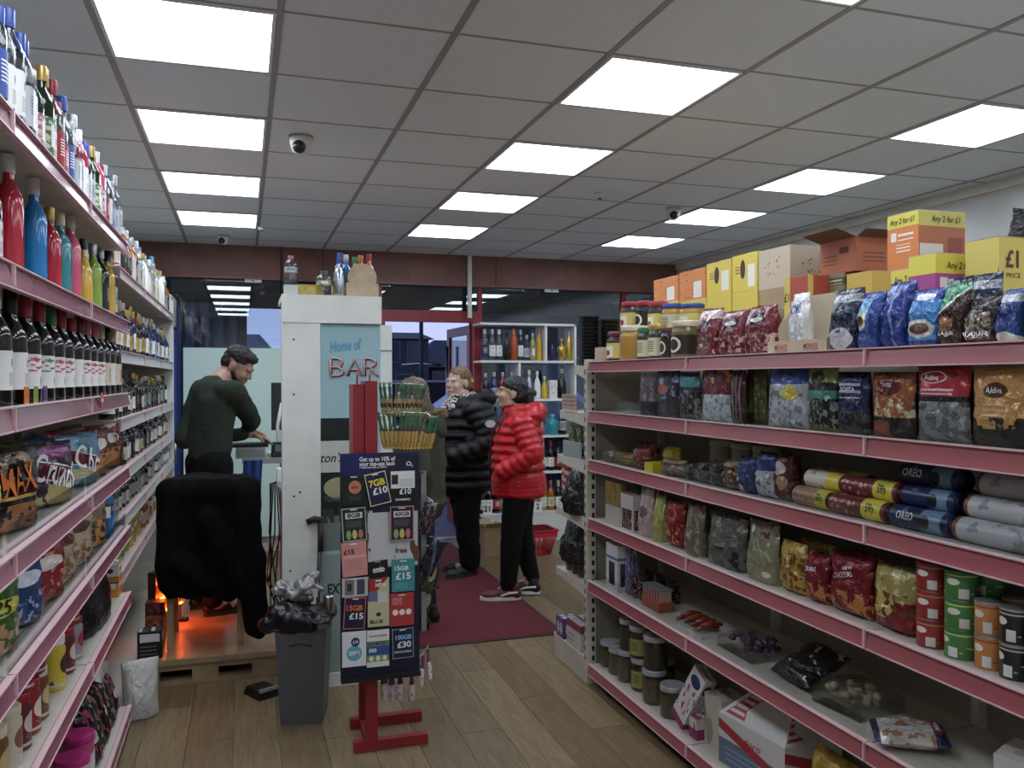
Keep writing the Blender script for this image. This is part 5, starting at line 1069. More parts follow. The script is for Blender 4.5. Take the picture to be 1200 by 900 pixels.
carton(print_mat('box_white_low', (206, 202, 194), [('lines', 8, .4, .2, .7, .5, .8, (110, 100, 100))], .5), (XF+.12, on_x(1172, 880, XF+.05).y-.05, z+.001), .16, .14, .12, 'white carton on the low shelf beyond the bread pack', None, RZR+.4)
# ---------------- bottom shelf
z = RZ[5]
cj = clear('clear_jar', (226, 230, 226), 1.45, .04, .06); ljar = mat('clear_lid', (176, 182, 184), .25, .3)
nut = {'olive': mat('olives', (150, 138, 84), .4, bump=.8, bscale=60, vary=.5), 'dark': mat('dark_nuts', (104, 80, 56), .45, bump=.8, bscale=60, vary=.5), 'mix': mat('mixed_nuts', (176, 148, 104), .45, bump=.8, bscale=60, vary=.6)}
jlab = print_mat('jar_label_green', (150, 148, 70), [('rect', .35, .5, 0, 1, (60, 56, 40)), ('lines', 7, .4, .52, .64, .2, .8, (60, 50, 40))], .5)
J6 = [(706, 790, .05, .13, 'olive', 0, None), (717, 793, .047, .13, 'mix', .0, None), (728, 800, .045, .155, 'mix', 0, None), (741, 803, .05, .155, 'dark', 0, jlab), (759, 815, .056, .155, 'mix', 0, None), (780, 828, .056, .14, 'olive', 0, None)]
for k, (px, py, r, h, c, back, lb_) in enumerate(J6):
    X = XF+.05; p = on_x(px, py, X-.03)
    jar(cj, ljar, lb_, (X+rr_.uniform(0, .02), p.y, z), r, h, ['squat clear jar of olives at the shelf end', 'clear jar of mixed nuts beside the olives', 'taller clear jar of mixed nuts', 'clear jar of dark nuts with green label', 'wide clear jar of mixed nuts', 'wide clear jar of olives beside the leaning carton'][k]+' on the bottom shelf', None, RZR, content=nut[c], neck=.94)
    if k in (3, 4, 2): jar(cj, ljar, lb_, (X+.01, p.y, z+h+.001), r, h*.98, ['', '', 'clear jar stacked on the taller jar', 'clear jar of dark nuts with green label stacked on another', 'wide clear jar of nuts stacked on another'][k]+' on the bottom shelf', None, RZR, content=nut['dark'], neck=.94)
for k, px in enumerate((735, 752, 772)): jar(cj, ljar, None, (XF+.17, on_x(px, 790, XF+.14).y, z), .052, .15, 'clear jar of nuts in the second row of the bottom shelf', 'second row jars', RZR, content=nut[['dark', 'mix', 'dark'][k]], neck=.94)
pkb = print_mat('box_whitepurple', (212, 206, 208), [('ell', .5, .82, .36, .1, (40, 50, 96)), ('noise', 5, .55, .2, .7, (176, 70, 100)), ('band', 0, .1, (150, 40, 96))], .4)
p = on_x(790, 848, XF)
t = carton(pkb, (XF+.035, p.y, z+.012), .1, .055, .27, 'white and purple long carton leaning out of the bottom shelf', None, RZR); M_ = Matrix.Rotation(RZR, 4, 'Z') @ Matrix.Rotation(.5, 4, 'Y') @ Matrix.Rotation(-.15, 4, 'X'); t.rotation_euler = M_.to_euler(); t.location.z = z+.029
t = carton(print_mat('box_pinkbase', (206, 196, 190), [('band', 0, .5, (150, 40, 96)), ('ell', .7, .5, .1, .3, (50, 40, 60))], .5), (XF+.07, 3.054, z+.001), .058, .1, .085, 'small white and purple carton under the leaning one', None, RZR)
carton(print_mat('box_creamgrey', (186, 180, 160), [('diag', 1, .4, .2, .35, (140, 130, 110)), ('ell', .3, .3, .2, .25, (150, 140, 120))], .55), (XF+.115, 2.957, z+.001), .13, .12, .2, 'cream grey carton between the leaning carton and the crate', None, RZR)
# white, red and blue tapered crate-carton
p = on_x(868, 905, XF+.02)
t = thing('gift_carton', 'white carton with red lettering and blue lower half on the bottom shelf', 'box', (XF+.17, p.y-.02, z+.001), RZR+.12)
gc = print_mat('box_wrb', (206, 204, 202), [('band', 0, .52, (92, 116, 142)), ('diag', .5, 1, .70, .9, (178, 52, 56)), ('lines', 9, .4, .1, .9, .1, .4, (130, 150, 170))], .45)
MB().box((0, 0, .095), (.36, .27, .19)).build('carton_body', gc, t)
b = MB(); b.add([(-.18, -.135, .19), (.18, -.135, .19), (.18, .135, .19), (-.18, .135, .19), (-.11, -.03, .28), (.11, -.03, .28), (.11, .03, .28), (-.11, .03, .28)], [(0, 1, 5, 4), (1, 2, 6, 5), (2, 3, 7, 6), (3, 0, 4, 7), (4, 5, 6, 7)], [[(0, 0), (1, 0), (1, 1), (0, 1)]]*5)
b.build('sloped_lid', print_mat('box_wrb_lid', (206, 204, 200), [('rect', .1, .4, .1, .9, (178, 60, 60)), ('lines', 5, .5, .12, .38, .1, .9, (220, 200, 196))], .45), t)
lettering('Cadoro', .035, INK['red'], t, (-.02, -.135, .13), width=.15, shear=.2)
yb_ = print_mat('bag_yellow', (206, 170, 70), [('noise', 4, .6, 0, 1, (180, 140, 54))], **FO2)
bag('pillow', yb_, (XF+.07, on_x(950, 895, XF).y, z+.002), .2, .26, .1, 'crumpled yellow bag on the bottom shelf', None, RZR, 1, seal=yb_, lean=-.12)
# ---------------- end unit goods
# towers of black trays on the end unit's top
zt_ = 1.665
def tower(x, y, n, rz, label):
    t = thing('tray_tower', label, 'tray stack', (x, y, zt_+.001), rz)
    for i in range(n):
        b = MB(); b.lathe([(.052, .0), (.058, .018)], 4, power=None, M=Matrix.Rotation(PI/4, 3, 'Z'), c=(0, 0, i*.019)); b.box((0, 0, i*.019+.0165), (.092, .092, .004)); b.build('tray', m_black, t)
    return t
tower(XR+.055, 4.145, 14, 0, 'stack of black plastic trays at the very end of the top')
tower(XR+.16, 4.12, 13, .05, 'stack of black plastic trays beside the cream carton')
carton(KRAFT_L, (XR+.07, 4.035-.055, RZ[0]), .075, .07, .075, 'small cream carton beside the black tray stacks', None, RZR)
# sign card, greenery packs, striped bag, black sacks, boxes
t = thing('price_card', 'red and cream printed price card clipped to the end unit', 'sign', (XR-.008, 4.27, 1.428), RZR)
MB().bx(-.1, .1, -.004, .004, 0, .085).build('card', print_mat('price_card_print', (176, 160, 140), [('lines', 4, .55, .06, .94, .1, .95, (150, 50, 50)), ('stripe', 14, .3, .1, .9, (176, 160, 140))], .5), t); MB().bx(-.1, .1, -.005, .005, -.012, 0).build('card_clip', m_shelf, t)
gp = print_mat('pack_greenplant', (60, 90, 50), [('noise', 6, .55, 0, 1, (150, 160, 110)), ('noise', 7, .64, .4, 1, (200, 150, 130))], **FO2)
for k, (yy, c) in enumerate(((4.16, gp), (4.262, gp), (4.365, gp))): bag('pillow', c, (XR+.07, yy, 1.165+.0003), .088, .2 if k else .21, .07, 'green leafy printed packet on the end unit', 'green packets on the end unit', RZR, k)
t = thing('plastic_bin', 'clear grey plastic tray under the green packets', 'tray', (XR+.012, 4.27, 1.1653), RZR); MB().bx(-.13, .13, -.006, .0, 0, .09).build('tray_front', mat('tray_grey', (150, 156, 156), .3), t); MB().bx(-.13, .13, 0, .03, 0, .004).build('tray_base', mat('tray_grey', (150, 156, 156), .3), t)
stp = print_mat('bag_redstripe', (196, 186, 180), [('diag', .35, 3.0, .2, .45, (170, 30, 40)), ('diag', .35, 3.0, .7, .95, (170, 30, 40)), ('diag', .35, 3.0, 1.2, 1.45, (170, 30, 40)), ('diag', .35, 3.0, 1.7, 1.95, (170, 30, 40)), ('diag', .35, 3.0, 2.2, 2.45, (170, 30, 40)), ('diag', .35, 3.0, 2.7, 2.95, (170, 30, 40))], .35)
bag('pillow', stp, (XR+.04, 4.40, .872), .11, .26, .07, 'red and white striped bag on the end unit', None, RZR, 1)
bks = print_mat('sack_black_glossy', (20, 20, 22), [], .15, wrinkle=.6, wscale=5, coat=.3)
bag('standup', bks, (XR+.02, 4.195, .872), .2, .26, .17, 'glossy black plastic sack on the middle of the end unit', None, RZR, 0, name='black_sack')
bag('standup', bks, (XR+.02, 4.24, .60), .22, .24, .15, 'glossy black plastic sack on top of the jars of the end unit', None, RZR, 2, name='black_sack')
for k, yy in enumerate((4.12, 4.21, 4.30, 4.39)): jar(mat('jar_dim', (70, 60, 50), .3, coat=.4), mat('lid_dim', (140, 136, 130), .4), None, (XR+.06, yy, .521), .038, .078, 'small dark jar under the black sack on the end unit', 'small jars on the end unit', RZR)
carton(print_mat('box_purple_ring', (96, 70, 120), [('ell', .3, .5, .16, .3, (200, 190, 210)), ('ell', .7, .5, .16, .3, (200, 190, 210))], .5), (XR+.05, 4.44, .131), .11, .1, .11, 'purple carton with ring pattern low on the end unit', None, RZR)
carton(print_mat('box_pinkwhite', (196, 184, 182), [('band', .7, 1, (140, 60, 80)), ('lines', 5, .4, .1, .5, .1, .6, (150, 140, 140))], .5), (XR+.07, 4.24, .131), .2, .13, .14, 'white and pink carton low on the end unit', None, RZR)
# ================================================================== white bottle shelves by the door
WY = 7.74
wx0, wx1 = 2.17, 3.16
wz = [2.14, 1.775, 1.40, 1.04, .685, .29]
ws = thing('white_bookcase', 'white open bookcase of bottles standing beside the red door frame', 'bookcase', ((wx0+wx1)/2, WY+.14, 0))
cx = (wx0+wx1)/2
for z in wz: MB().bx(wx0-cx, wx1-cx, -.14, .14, z-.022, z).build('shelf_board', m_white, ws)
for x in (wx1-.02,): MB().bx(x-cx, x+.02-cx, -.14, .14, 0, 2.14).build('side_panel', m_white, ws)
MB().bx(wx0-cx+.02, wx1-cx-.02, -.135, -.115, 0, .268).build('plinth', m_white, ws)
for px, a, b_ in ((640, 1, 0), (609, 2, 1)):
    xx = on_y(px, 440, WY).x; MB().bx(xx-cx-.011, xx-cx+.011, -.14, .14, wz[a], wz[b_]-.022).build('divider', m_white, ws)
MB().bx(wx0-cx+.02, wx1-cx-.02, .125, .135, .3, 1.04).build('rear_sheet', mat('bookcase_rear_blue', (70, 86, 130), .6), ws)
def fb(px, si, h, r, kind, g, c, l, label, dy=.08, sy=1, drink=None):
    p = on_y(px, 440, WY+dy); bottle(kind, g, c, l, p.x, WY+dy, wz[si], h, r, label, 'bottles in the white bookcase', 0, drink=drink, sy=sy)
A1 = [(568, .30, .034, 'spirit', 'clear', 'silver', 'navy', 'clear bottle with navy label first from the door'), (577, .30, .034, 'spirit', 'clear', 'silver', 'white', 'clear bottle with white label second from the door'), (585, .30, .030, 'spirit', 'clear', 'white', 'white', 'clear bottle with white cap third from the door'), (594, .27, .029, 'spirit', 'black', 'black', None, 'plain black bottle beside the copper one'), (602, .31, .036, 'tall', 'copper', 'orange', None, 'large copper coloured bottle'), (610, .30, .028, 'spirit', 'clear', 'silver', 'white', 'clear bottle beside the copper one'), (617.2, .25, .030, 'spirit', 'clear', 'silver', 'silver', 'stout frosted clear bottle'), (624.3, .27, .027, 'spirit', 'lime', 'silver', 'pinkart', 'yellow green bottle with pink label'), (631.8, .31, .032, 'spirit', 'gold', 'orange', None, 'golden bottle beside the divider'), (658, .22, .046, 'trophy', 'goldmetal', 'gold', None, 'gold trophy shaped bottle'), (647, .2, .028, 'spirit', 'navy', 'black', None, 'small navy bottle behind the gold trophy'), (666.5, .29, .028, 'tall', 'goldmetal', 'silver', None, 'slim gold bottle beside the trophy one')]
for px, h, r, k, g, c, l, lb_ in A1: fb(px, 1, h, r, k, g, c, l, lb_+' on the upper bookcase shelf')
A2 = [(569, .25, .04, 'squat', 'black', 'silver', 'black', 'dark bottle'), (579, .26, .042, 'squat', 'navy', 'silver', 'silver', 'navy squat bottle'), (589, .26, .038, 'squat', 'red', 'silver', 'silver', 'red squat bottle'), (599, .26, .034, 'squat', 'green', 'silver', 'silver', 'green squat bottle'), (620, .28, .036, 'fat', 'silver', 'white', None, 'silver round bottle'), (629.5, .27, .036, 'fat', 'white', 'white', None, 'white round bottle'), (638, .22, .034, 'fat', 'gold', 'cream', None, 'yellow round bottle'), (658, .29, .05, 'fat', 'black', 'silver', None, 'large dark round bottle')]
for px, h, r, k, g, c, l, lb_ in A2: fb(px, 2, h, r, k, g, c, l, lb_+' on the second bookcase shelf')
p = on_y(647, 450, WY+.08); carton(print_mat('box_white_floral', (222, 220, 214), [('noise', 5, .58, .3, .8, (90, 90, 96))], .5), (p.x, WY+.08, wz[2]), .08, .085, .18, 'white floral carton on the second bookcase shelf', None, 0)
A3 = [(568, .28, .038, 'wine', 'green', 'red', 'white'), (580, .28, .038, 'wine', 'black', 'black', 'cream'), (594, .3, .038, 'wine', 'black', 'gold', 'white'), (615, .3, .038, 'wine', 'green', 'black', 'white'), (632, .28, .038, 'wine', 'black', 'red', 'cream'), (647, .2, .06, 'tall', 'teal', 'skyblue', None), (659, .30, .042, 'wine', 'black', 'black', 'silver')]
for k, (px, h, r, kd, g, c, l) in enumerate(A3): fb(px, 3, h, r, kd, g, c, l, blabel(g, c, l, 'third bookcase shelf', 'wine' if g != 'teal' else 'wide'))
for si, wh in ((4, 'fourth bookcase shelf'), (5, 'lowest bookcase shelf')):
    for k, px in enumerate(range(564, 665, 9)):
        g, c, l = [('green', 'cream', 'white'), ('lime', 'black', 'white'), ('black', 'red', 'white'), ('amber', 'gold', 'cream'), ('black', 'black', 'red')][(k*2+si) % 5]
        fb(px, si, .29, .038, 'wine', g, c, l, blabel(g, c, l, wh, 'wine'))
for px, s, lb_ in ((572, '21', 'white price card reading twenty-one on the lowest bookcase shelf'), (631, '2', 'white price card reading two on the lowest bookcase shelf'), (574, '18', 'white price card on the fourth bookcase shelf')):
    si = 4 if s == '18' else 5; p = on_y(px, 560, WY-.01); t = thing('price_card', lb_, 'card', (p.x, WY+.012, wz[si])); MB().bx(-.045, .045, -.002, .002, .0, .095).build('card_sheet', mat('card_white', (232, 232, 230), .6), t); lettering(s, .075, INK['black'], t, (0, -.002, .05), width=.065 if len(s) > 1 else .035, bold=.03); MB().bx(-.04, .04, .002, .02, 0, .003).build('card_foot', m_white, t)
# red shopping basket
bk_ = thing('shopping_basket', 'red plastic shopping basket on the floor by the bookcase', 'basket', (2.49, 7.2, 0), .05)
mb_ = mat('basket_red', (186, 34, 46), .35)
MB().bx(-.15, .15, -.1, .1, .001, .012).build('basket_base', mb_, bk_)
def rim(w, d, z, t, h):
    b = MB(); b.bx(-w, w, -d, -d+t, z, z+h); b.bx(-w, w, d-t, d, z, z+h); b.bx(-w, -w+t, -d+t, d-t, z, z+h); b.bx(w-t, w, -d+t, d-t, z, z+h); return b
rim(.215, .145, .215, .022, .02).build('rim', mb_, bk_); rim(.205, .137, .17, .008, .045).build('upper_band', mb_, bk_)
b = MB()
for i in range(13):
    u = -1+2*i/12
    for s in (-1, 1): b.tube([(u*.15, s*.1, .01), (u*.205, s*.137, .2)], .0055, 5)
for i in range(9):
    u = -1+2*i/8
    for s in (-1, 1): b.tube([(s*.15, u*.1, .01), (s*.205, u*.137, .2)], .0055, 5)
b.build('side_bars', mb_, bk_)
for s in (-1, 1): MB().tube([(-.19, s*.02, .235), (-.17, s*.10, .238), (.17, s*.10, .238), (.19, s*.02, .235)], .007, 6).build('handle', m_black, bk_)
t = open_carton(KRAFT, (2.12, 7.30, .001), .16, .22, .26, 'brown open carton on the floor behind the women', None, .1, cut=1.0, flaps=True)

# ================================================================== pillar with bar poster
PY = 4.40
pl = thing('display_pillar', 'white boxed pillar with pale blue bar poster at the end of the counter', 'pillar', (.46, PY, 0))
m_pil = mat('pillar_white', (240, 242, 234), .45, vary=.05, bscale=5)
def PB(nm, m, xa, xb, ya, yb, za, zb, par=pl): return MB().bx(xa-.46, xb-.46, ya-PY, yb-PY, za, zb).build(nm, m, par)
PB('core', m_pil, .20, .69, PY+.035, PY+.40, 0, 2.0)
PB('left_panel', m_pil, .187, .378, PY, PY+.035, 0, 1.885)
PB('header_panel', m_pil, .187, .693, PY-.004, PY+.035, 1.887, 2.03)
PB('top_board', m_pil, .187, .693, PY+.035, PY+.41, 2.0, 2.028)
PB('side_post', m_pil, .693, .755, PY+.04, PY+.1, 0, 1.885)
PB('post_cap', mat('post_grey', (150, 148, 142), .5), .69, .758, PY+.036, PY+.104, 1.745, 1.752)
PB('skirting', m_pil, .378, .693, PY+.012, PY+.035, 0, .07)
for zz in (1.80, 1.52, 1.02, 1.0, .62): 
    o = MB().lathe([(.006, 0), (.006, .002)], 8, M=Matrix.Rotation(PI/2, 3, 'X')).build('screw_head', mat('rust_screw', (90, 66, 50), .6), pl, (-.215+(.03 if zz in (1.02,) else .0)-(0.02 if zz == .62 else 0), 0, zz))
po = PB('poster', print_mat('poster_sky', (158, 200, 208), [('band', .0, .34, (150, 168, 166)), ('rect', .0, .72, .45, .73, (34, 44, 44)), ('rect', .0, .66, .575, .665, (206, 208, 198)), ('ell', .3, .53, .25, .03, (176, 170, 130)), ('rect', .0, .72, .35, .45, (120, 132, 128)), ('noise', 12, .5, .43, .47, (60, 70, 66))], .35), .380, .690, PY+.022, PY+.034, .07, 1.885)
neon = mat('neon_off_pink', (226, 170, 170), .35); neon_shadow = mat('sign_shadow_maroon', (132, 62, 70), .6); skyink = mat('script_blue', (110, 170, 214), .4)
def plett(s, px, py, hpx, m, wpx, shear=0, bold=.01, off=.0012, tilt=0):
    p = on_y(px, py, PY+.02); dep = W.dot(p-CAMP)
    return lettering(s, hpx/FPX*dep*1.38, m, pl, (p.x-.46, .022, p.z), width=wpx/FPX*dep, shear=shear, bold=bold, off=off, tilt=tilt)
plett('Home of', 403, 405, 13, skyink, 38, .35, .012, .002, .12); plett('Home of', 404, 406.5, 13, mat('script_shadow', (120, 160, 176), .6), 38, .35, .012, .0012, .12)
# BAR built from tube strokes (outlined letters)
pB = on_y(414, 430, PY); dep = W.dot(pB-CAMP); k_ = dep/FPX
def stroke(name, pts, ox):
    P3 = [((pB.x-.46)+(x+ox)*k_, .012, pB.z+y*k_) for x, y in pts]
    for nm, m, dy, dx, r in (('neon_tube', neon, 0, 0, .0045), ('tube_shadow', neon_shadow, .007, .008, .0045)):  # maroon copy, shifted right and down, stands in for the letters' shadow
        MB().tube([(q[0]+dx, q[1]+dy, q[2]-dx*.6) for q in P3], r, 6).build(nm, m, pl)
stroke('B', [(-8, 10), (-8, -10)], -18); stroke('B', [(-8, 10), (0, 10), (4, 8), (5, 5), (3, 1), (0, 0), (-8, 0)], -18); stroke('B', [(0, 0), (4, -2), (6, -5), (5, -8), (1, -10), (-8, -10)], -18)
stroke('A', [(-8, -10), (0, 10), (8, -10)], 1); stroke('A', [(-5, -3), (5, -3)], 1)
stroke('R', [(-7, -10), (-7, 10)], 20); stroke('R', [(-7, 10), (1, 10), (6, 7), (6, 3), (1, 0), (-7, 0)], 20); stroke('R', [(0, 0), (8, -10)], 20)
plett("ton's", 388, 537, 11, INK['black'], 26, .3); plett('TONIC', 390, 585, 6, INK['grey'], 20); plett('EXTRA', 401, 690, 12, mat('ink_navy_dark', (30, 40, 60), .5), 34, 0, .03)
# things on top of the pillar
TZ = 2.0285
bx = carton(mat('box_clear_pale', (190, 196, 180), .4), (.235, PY+.06, TZ), .07, .06, .05, 'small pale carton under the pink capped bottle on the pillar', None)
bottle('soda', 'clear', 'pink', 'silver', .235, PY+.06, TZ+.053, .15, .032, 'clear plastic bottle with pink cap standing on a pale carton on the pillar', None)
for k, xx in enumerate((.338, .515)): carton(print_mat('yellow_strip_%d' % k, (206, 176, 84), [('noise', 5, .55, 0, 1, (190, 150, 60))], .5), (xx, PY+.122, TZ), .13, .07, .06, ['flat yellow carton behind the green capped bottle on the pillar', 'flat yellow carton beside the round wooden board on the pillar'][k], None)
bottle('soda', 'clear', 'green', 'greenart', .402, PY+.042, TZ, .13, .04, 'crumpled clear bottle with green cap at the front of the pillar top', None)
bottle('fat', 'silver', 'blue', None, .477, PY+.042, TZ, .20, .030, 'silver round bottle with blue cap on the pillar', None)
for k, (xx, yy, c, h) in enumerate(((.50, .20, 'navy', .25), (.54, .265, 'blue', .25), (.58, .20, 'lime', .23), (.62, .265, 'orange', .25), (.657, .20, 'amber', .25))):
    bottle('spirit', c, ['blue', 'silver', 'green', 'orange', 'red'][k], None, xx, PY+yy, TZ, h, .03, ['navy', 'blue', 'lime green', 'orange', 'amber'][k]+' bottle at the back of the pillar top', None)
t = thing('wooden_board', 'round pale wooden board leaning on the bottles on the pillar', 'board', (.60, PY+.05, TZ-.0015), rot=(-.1, 0, 0)); mw = mat('pale_wood', (198, 176, 146), .6, vary=.15, bscale=12)
MB().lathe([(.076, 0), (.076, .014)], 28, M=Matrix.Rotation(PI/2, 3, 'X'), c=(0, .0, .105)).build('board_disc', mw, t); MB().bx(-.085, .085, -.016, .002, 0, .075).build('board_foot', mw, t)

# ================================================================== SIM card stand
SY = 3.64
sd = thing('card_stand', 'red metal floor stand carrying a navy board of phone cards', 'display stand', (.55, SY, 0))
def SB(nm, m, xa, xb, ya, yb, za, zb, par=sd): return MB().bx(xa-.55, xb-.55, ya-SY, yb-SY, za, zb).build(nm, m, par)
SB('foot', m_red, .445, .765, SY-.05, SY-.01, .001, .045); SB('foot', m_red, .46, .79, SY+.20, SY+.24, .001, .045)
SB('foot_link', m_red, .50, .54, SY-.01, SY+.20, .005, .04)
SB('lower_post', m_red, .497, .547, SY-.045, SY+.0, .045, .36)
SB('rear_post', m_red, .50, .55, SY+.20, SY+.235, .045, 1.56); SB('upright_panel', m_red, .452, .50, SY+.02, SY+.16, .30, 1.575); SB('upright_panel', m_red, .503, .557, SY+.01, SY+.15, .30, 1.59)
for sx in (.475, .53): MB().tube([(sx-.55, .06, 1.57), (sx-.55, .06, 1.61), (sx-.545, .07, 1.63)], .004, 6).build('hook', m_red, sd)
board = print_mat('navy_board', (24, 26, 54), [('rect', .36, 1, .5, .74, (190, 190, 190)), ('noise', 7, .56, .5, .74, (110, 90, 84)), ('band', .9, 1, (26, 30, 92)), ('diag', 1, 0, .4, 2, (24, 26, 54)), ('rect', .34, .98, .48, .73, (196, 196, 196)), ('noise', 5, .58, .5, .72, (110, 70, 56)), ('rect', .3, .98, .40, .482, (24, 24, 28))], .35)
BY = SY-.06
SB('board', board, .388, .726, BY, BY+.008, .335, 1.283)
SB('board_tray', mat('tray_black', (24, 22, 26), .4), .388, .726, BY-.03, BY+.008, .318, .335)
def sl(s, px, py, hpx, m, wpx, par=sd, y=BY, off=.0012, bold=.02):
    p = on_y(px, py, y); dep = W.dot(p-CAMP); return lettering(s, hpx/FPX*dep*1.0, m, par, (p.x-.55, y-SY, p.z), width=wpx/FPX*dep, bold=bold, off=off)
sl('Get up to 10% of', 442, 538, 7, INK['white'], 42); sl('your top-ups back', 442, 543.5, 7, INK['white'], 42); sl('when you top up online', 438, 547.5, 3, INK['white'], 30); sl('O', 479, 543.5, 7, INK['white'], 6); sl('2', 483, 546, 3, INK['white'], 2); sl('free', 470, 645, 9, INK['brown'], 14)
def card(x0, y0, x1, y1, m, label, tilt=0, texts=(), group='phone cards on the navy board', dz=.0):
    y = BY-.010-dz; p = on_y((x0+x1)/2, (y0+y1)/2, y); dep = W.dot(p-CAMP); w, h = (x1-x0)/FPX*dep, (y1-y0)/FPX*dep
    t = thing('sim_card_pack', label, 'card pack', (p.x, y, p.z-h/2), group=group); t.rotation_euler = (0, -tilt, 0)
    MB().bx(-w/2, w/2, -.003, .003, 0, h).build('pack_sleeve', m, t); MB().bx(-w*.14, w*.14, -.0036, -.003, h*.93, h*.96).build('hang_slot', INK['white'], t)
    MB().bx(-.006, .006, .003, .009+dz, h*.9, h*.94).build('peg', m_chrome, t)
    for s, u, v, hs, mm, ws_ in texts: lettering(s, h*hs*1.4, mm, t, ((u-.5)*w, -.003, v*h), width=w*ws_, bold=.03)
    return t
nv = (26, 28, 72); bd = lambda c, b_: [('rect', 0, .04, 0, 1, c), ('rect', .96, 1, 0, 1, c), ('band', 0, .03, c), ('band', .97, 1, c)]
card(401, 557, 428, 592, print_mat('card_black_orange', (24, 26, 28), [('ell', .55, .6, .27, .22, (206, 120, 84)), ('lines', 16, .3, .3, .8, .14, .32, (96, 98, 100))], .4), 'black card pack with orange disc', 0, (('eSim', .55, .6, .1, INK['brown'], .3),))
card(434, 553, 459, 591, print_mat('card_navy_a', nv, bd((214, 206, 150), 1), .4), 'tilted navy card pack offering seven gigabytes', .2, (('7GB', .5, .68, .2, INK['yellow'], .75), ('£10', .58, .42, .2, INK['white'], .7)), dz=.008)
card(458, 552, 486, 592, print_mat('card_black_sticker', (22, 22, 26), [('rect', 0, 1, .5, 1, (226, 224, 220)), ('rect', .03, .3, .62, .9, (40, 40, 44)), ('lines', 20, .35, .35, .95, .54, .8, (150, 150, 150))], .4), 'black card pack with large white sticker', 0, (('£10', .6, .4, .16, INK['white'], .5), ('ROAMING', .5, .17, .06, INK['white'], .6)))
tri = [('rect', .15, .85, .68, .86, (226, 224, 220)), ('ell', .25, .2, .1, .14, (140, 170, 96)), ('ell', .5, .2, .1, .14, (206, 190, 100)), ('ell', .75, .2, .1, .14, (190, 110, 110)), ('lines', 18, .3, .15, .8, .4, .62, (120, 120, 124))]
card(402, 595, 430, 634, print_mat('card_black_8', (24, 30, 28), tri+bd((150, 190, 150), 1), .4), 'black and green card pack offering eight gigabytes', .05, (('8GB', .5, .77, .13, INK['black'], .55),))
card(457, 593, 485, 633, print_mat('card_purple_60', (38, 22, 34), tri+bd((190, 140, 150), 1), .4), 'dark purple card pack offering sixty gigabytes', 0, (('60GB', .5, .77, .12, INK['black'], .6),))
card(402, 635, 431, 675, print_mat('card_pink', (214, 140, 134), [('lines', 20, .3, .12, .8, .2, .5, (196, 110, 104)), ('rect', .04, .96, .55, .6, (226, 170, 160))], .4), 'salmon pink card pack priced fifteen pounds', .06, (('£15', .3, .72, .14, INK['black'], .42),), dz=.004)
card(433, 657, 456, 677, print_mat('card_black_small', (22, 22, 26), [], .4), 'small black card with white script', .1, (('omio', .5, .5, .35, INK['white'], .6),))
card(459, 655, 486, 693, print_mat('card_teal', (58, 140, 146), [('lines', 20, .3, .15, .7, .1, .3, (120, 180, 180))], .4), 'teal card pack priced fifteen pounds', 0, (('15GB', .4, .72, .13, INK['white'], .6), ('£15', .5, .47, .2, INK['white'], .65)))
card(401, 677, 432, 699, print_mat('card_phones', (196, 190, 178), [('rect', .1, .45, .1, .9, (110, 112, 116)), ('rect', .55, .85, .1, .9, (60, 70, 90)), ('rect', .2, .35, .3, .7, (40, 40, 44))], .4), 'grey card printed with two phones', 0)
card(431, 677, 456, 734, print_mat('card_cream_new', (196, 190, 150), [('diag', -.5, 1, .52, 1.4, (172, 44, 48)), ('rect', .05, .45, .52, .72, (90, 110, 160)), ('rect', .5, .9, .5, .7, (206, 206, 196)), ('ell', .5, .25, .12, .04, (40, 40, 44))], .4), 'cream and red card printed new', 0, (('NEW', .6, .85, .08, INK['white'], .5), ('BLUE', .4, .1, .07, INK['black'], .6)))
card(402, 700, 427, 737, print_mat('card_navy_b', nv, bd((196, 110, 110), 1), .4), 'navy card pack priced fifteen pounds with red edge', -.06, (('15GB', .45, .66, .17, INK['orange'], .75), ('£15', .58, .4, .19, INK['white'], .65)))
card(457, 695, 485, 733, print_mat('card_red', (190, 56, 56), [('ell', .22, .42, .12, .09, (236, 226, 220)), ('ell', .5, .42, .12, .09, (236, 226, 220)), ('ell', .78, .42, .12, .09, (236, 226, 220))], .4), 'red card pack with three white discs', 0, (('60GB', .3, .82, .1, INK['pink'], .4), ('DATA', .3, .7, .1, INK['pink'], .4)))
card(401, 740, 429, 781, print_mat('card_white_drop', (220, 222, 222), [('ell', .5, .38, .32, .22, (96, 168, 196)), ('ell', .55, .70, .18, .13, (36, 44, 104))], .4), 'white card pack with blue drop', 0, (('SIM', .5, .38, .12, INK['white'], .45), ('£10', .55, .7, .08, INK['white'], .22)))
card(430, 738, 456, 781, print_mat('card_unlimited', (222, 222, 214), [('band', .32, .56, (50, 84, 156)), ('band', .56, .7, (120, 140, 90)), ('band', .14, .32, (120, 150, 96)), ('ell', .2, .23, .1, .07, (226, 226, 200)), ('ell', .5, .23, .1, .07, (226, 226, 200)), ('ell', .8, .23, .1, .07, (226, 226, 200))], .4), 'white, blue and green card pack printed unlimited', 0, (('UNLIMITED', .45, .63, .08, INK['blue'], .85), ('500', .25, .45, .1, INK['white'], .35), ('Lycamobile', .5, .85, .06, INK['grey'], .8)))
card(460, 736, 485, 771, print_mat('card_navy_c', (24, 30, 66), bd((130, 140, 170), 1), .4), 'navy card pack priced thirty pounds', .02, (('100GB', .5, .7, .15, mat('ink_skyblue', (150, 190, 220), .5), .75), ('£30', .55, .45, .2, INK['white'], .65), ('DATA & CALLS', .5, .22, .06, INK['white'], .8)))
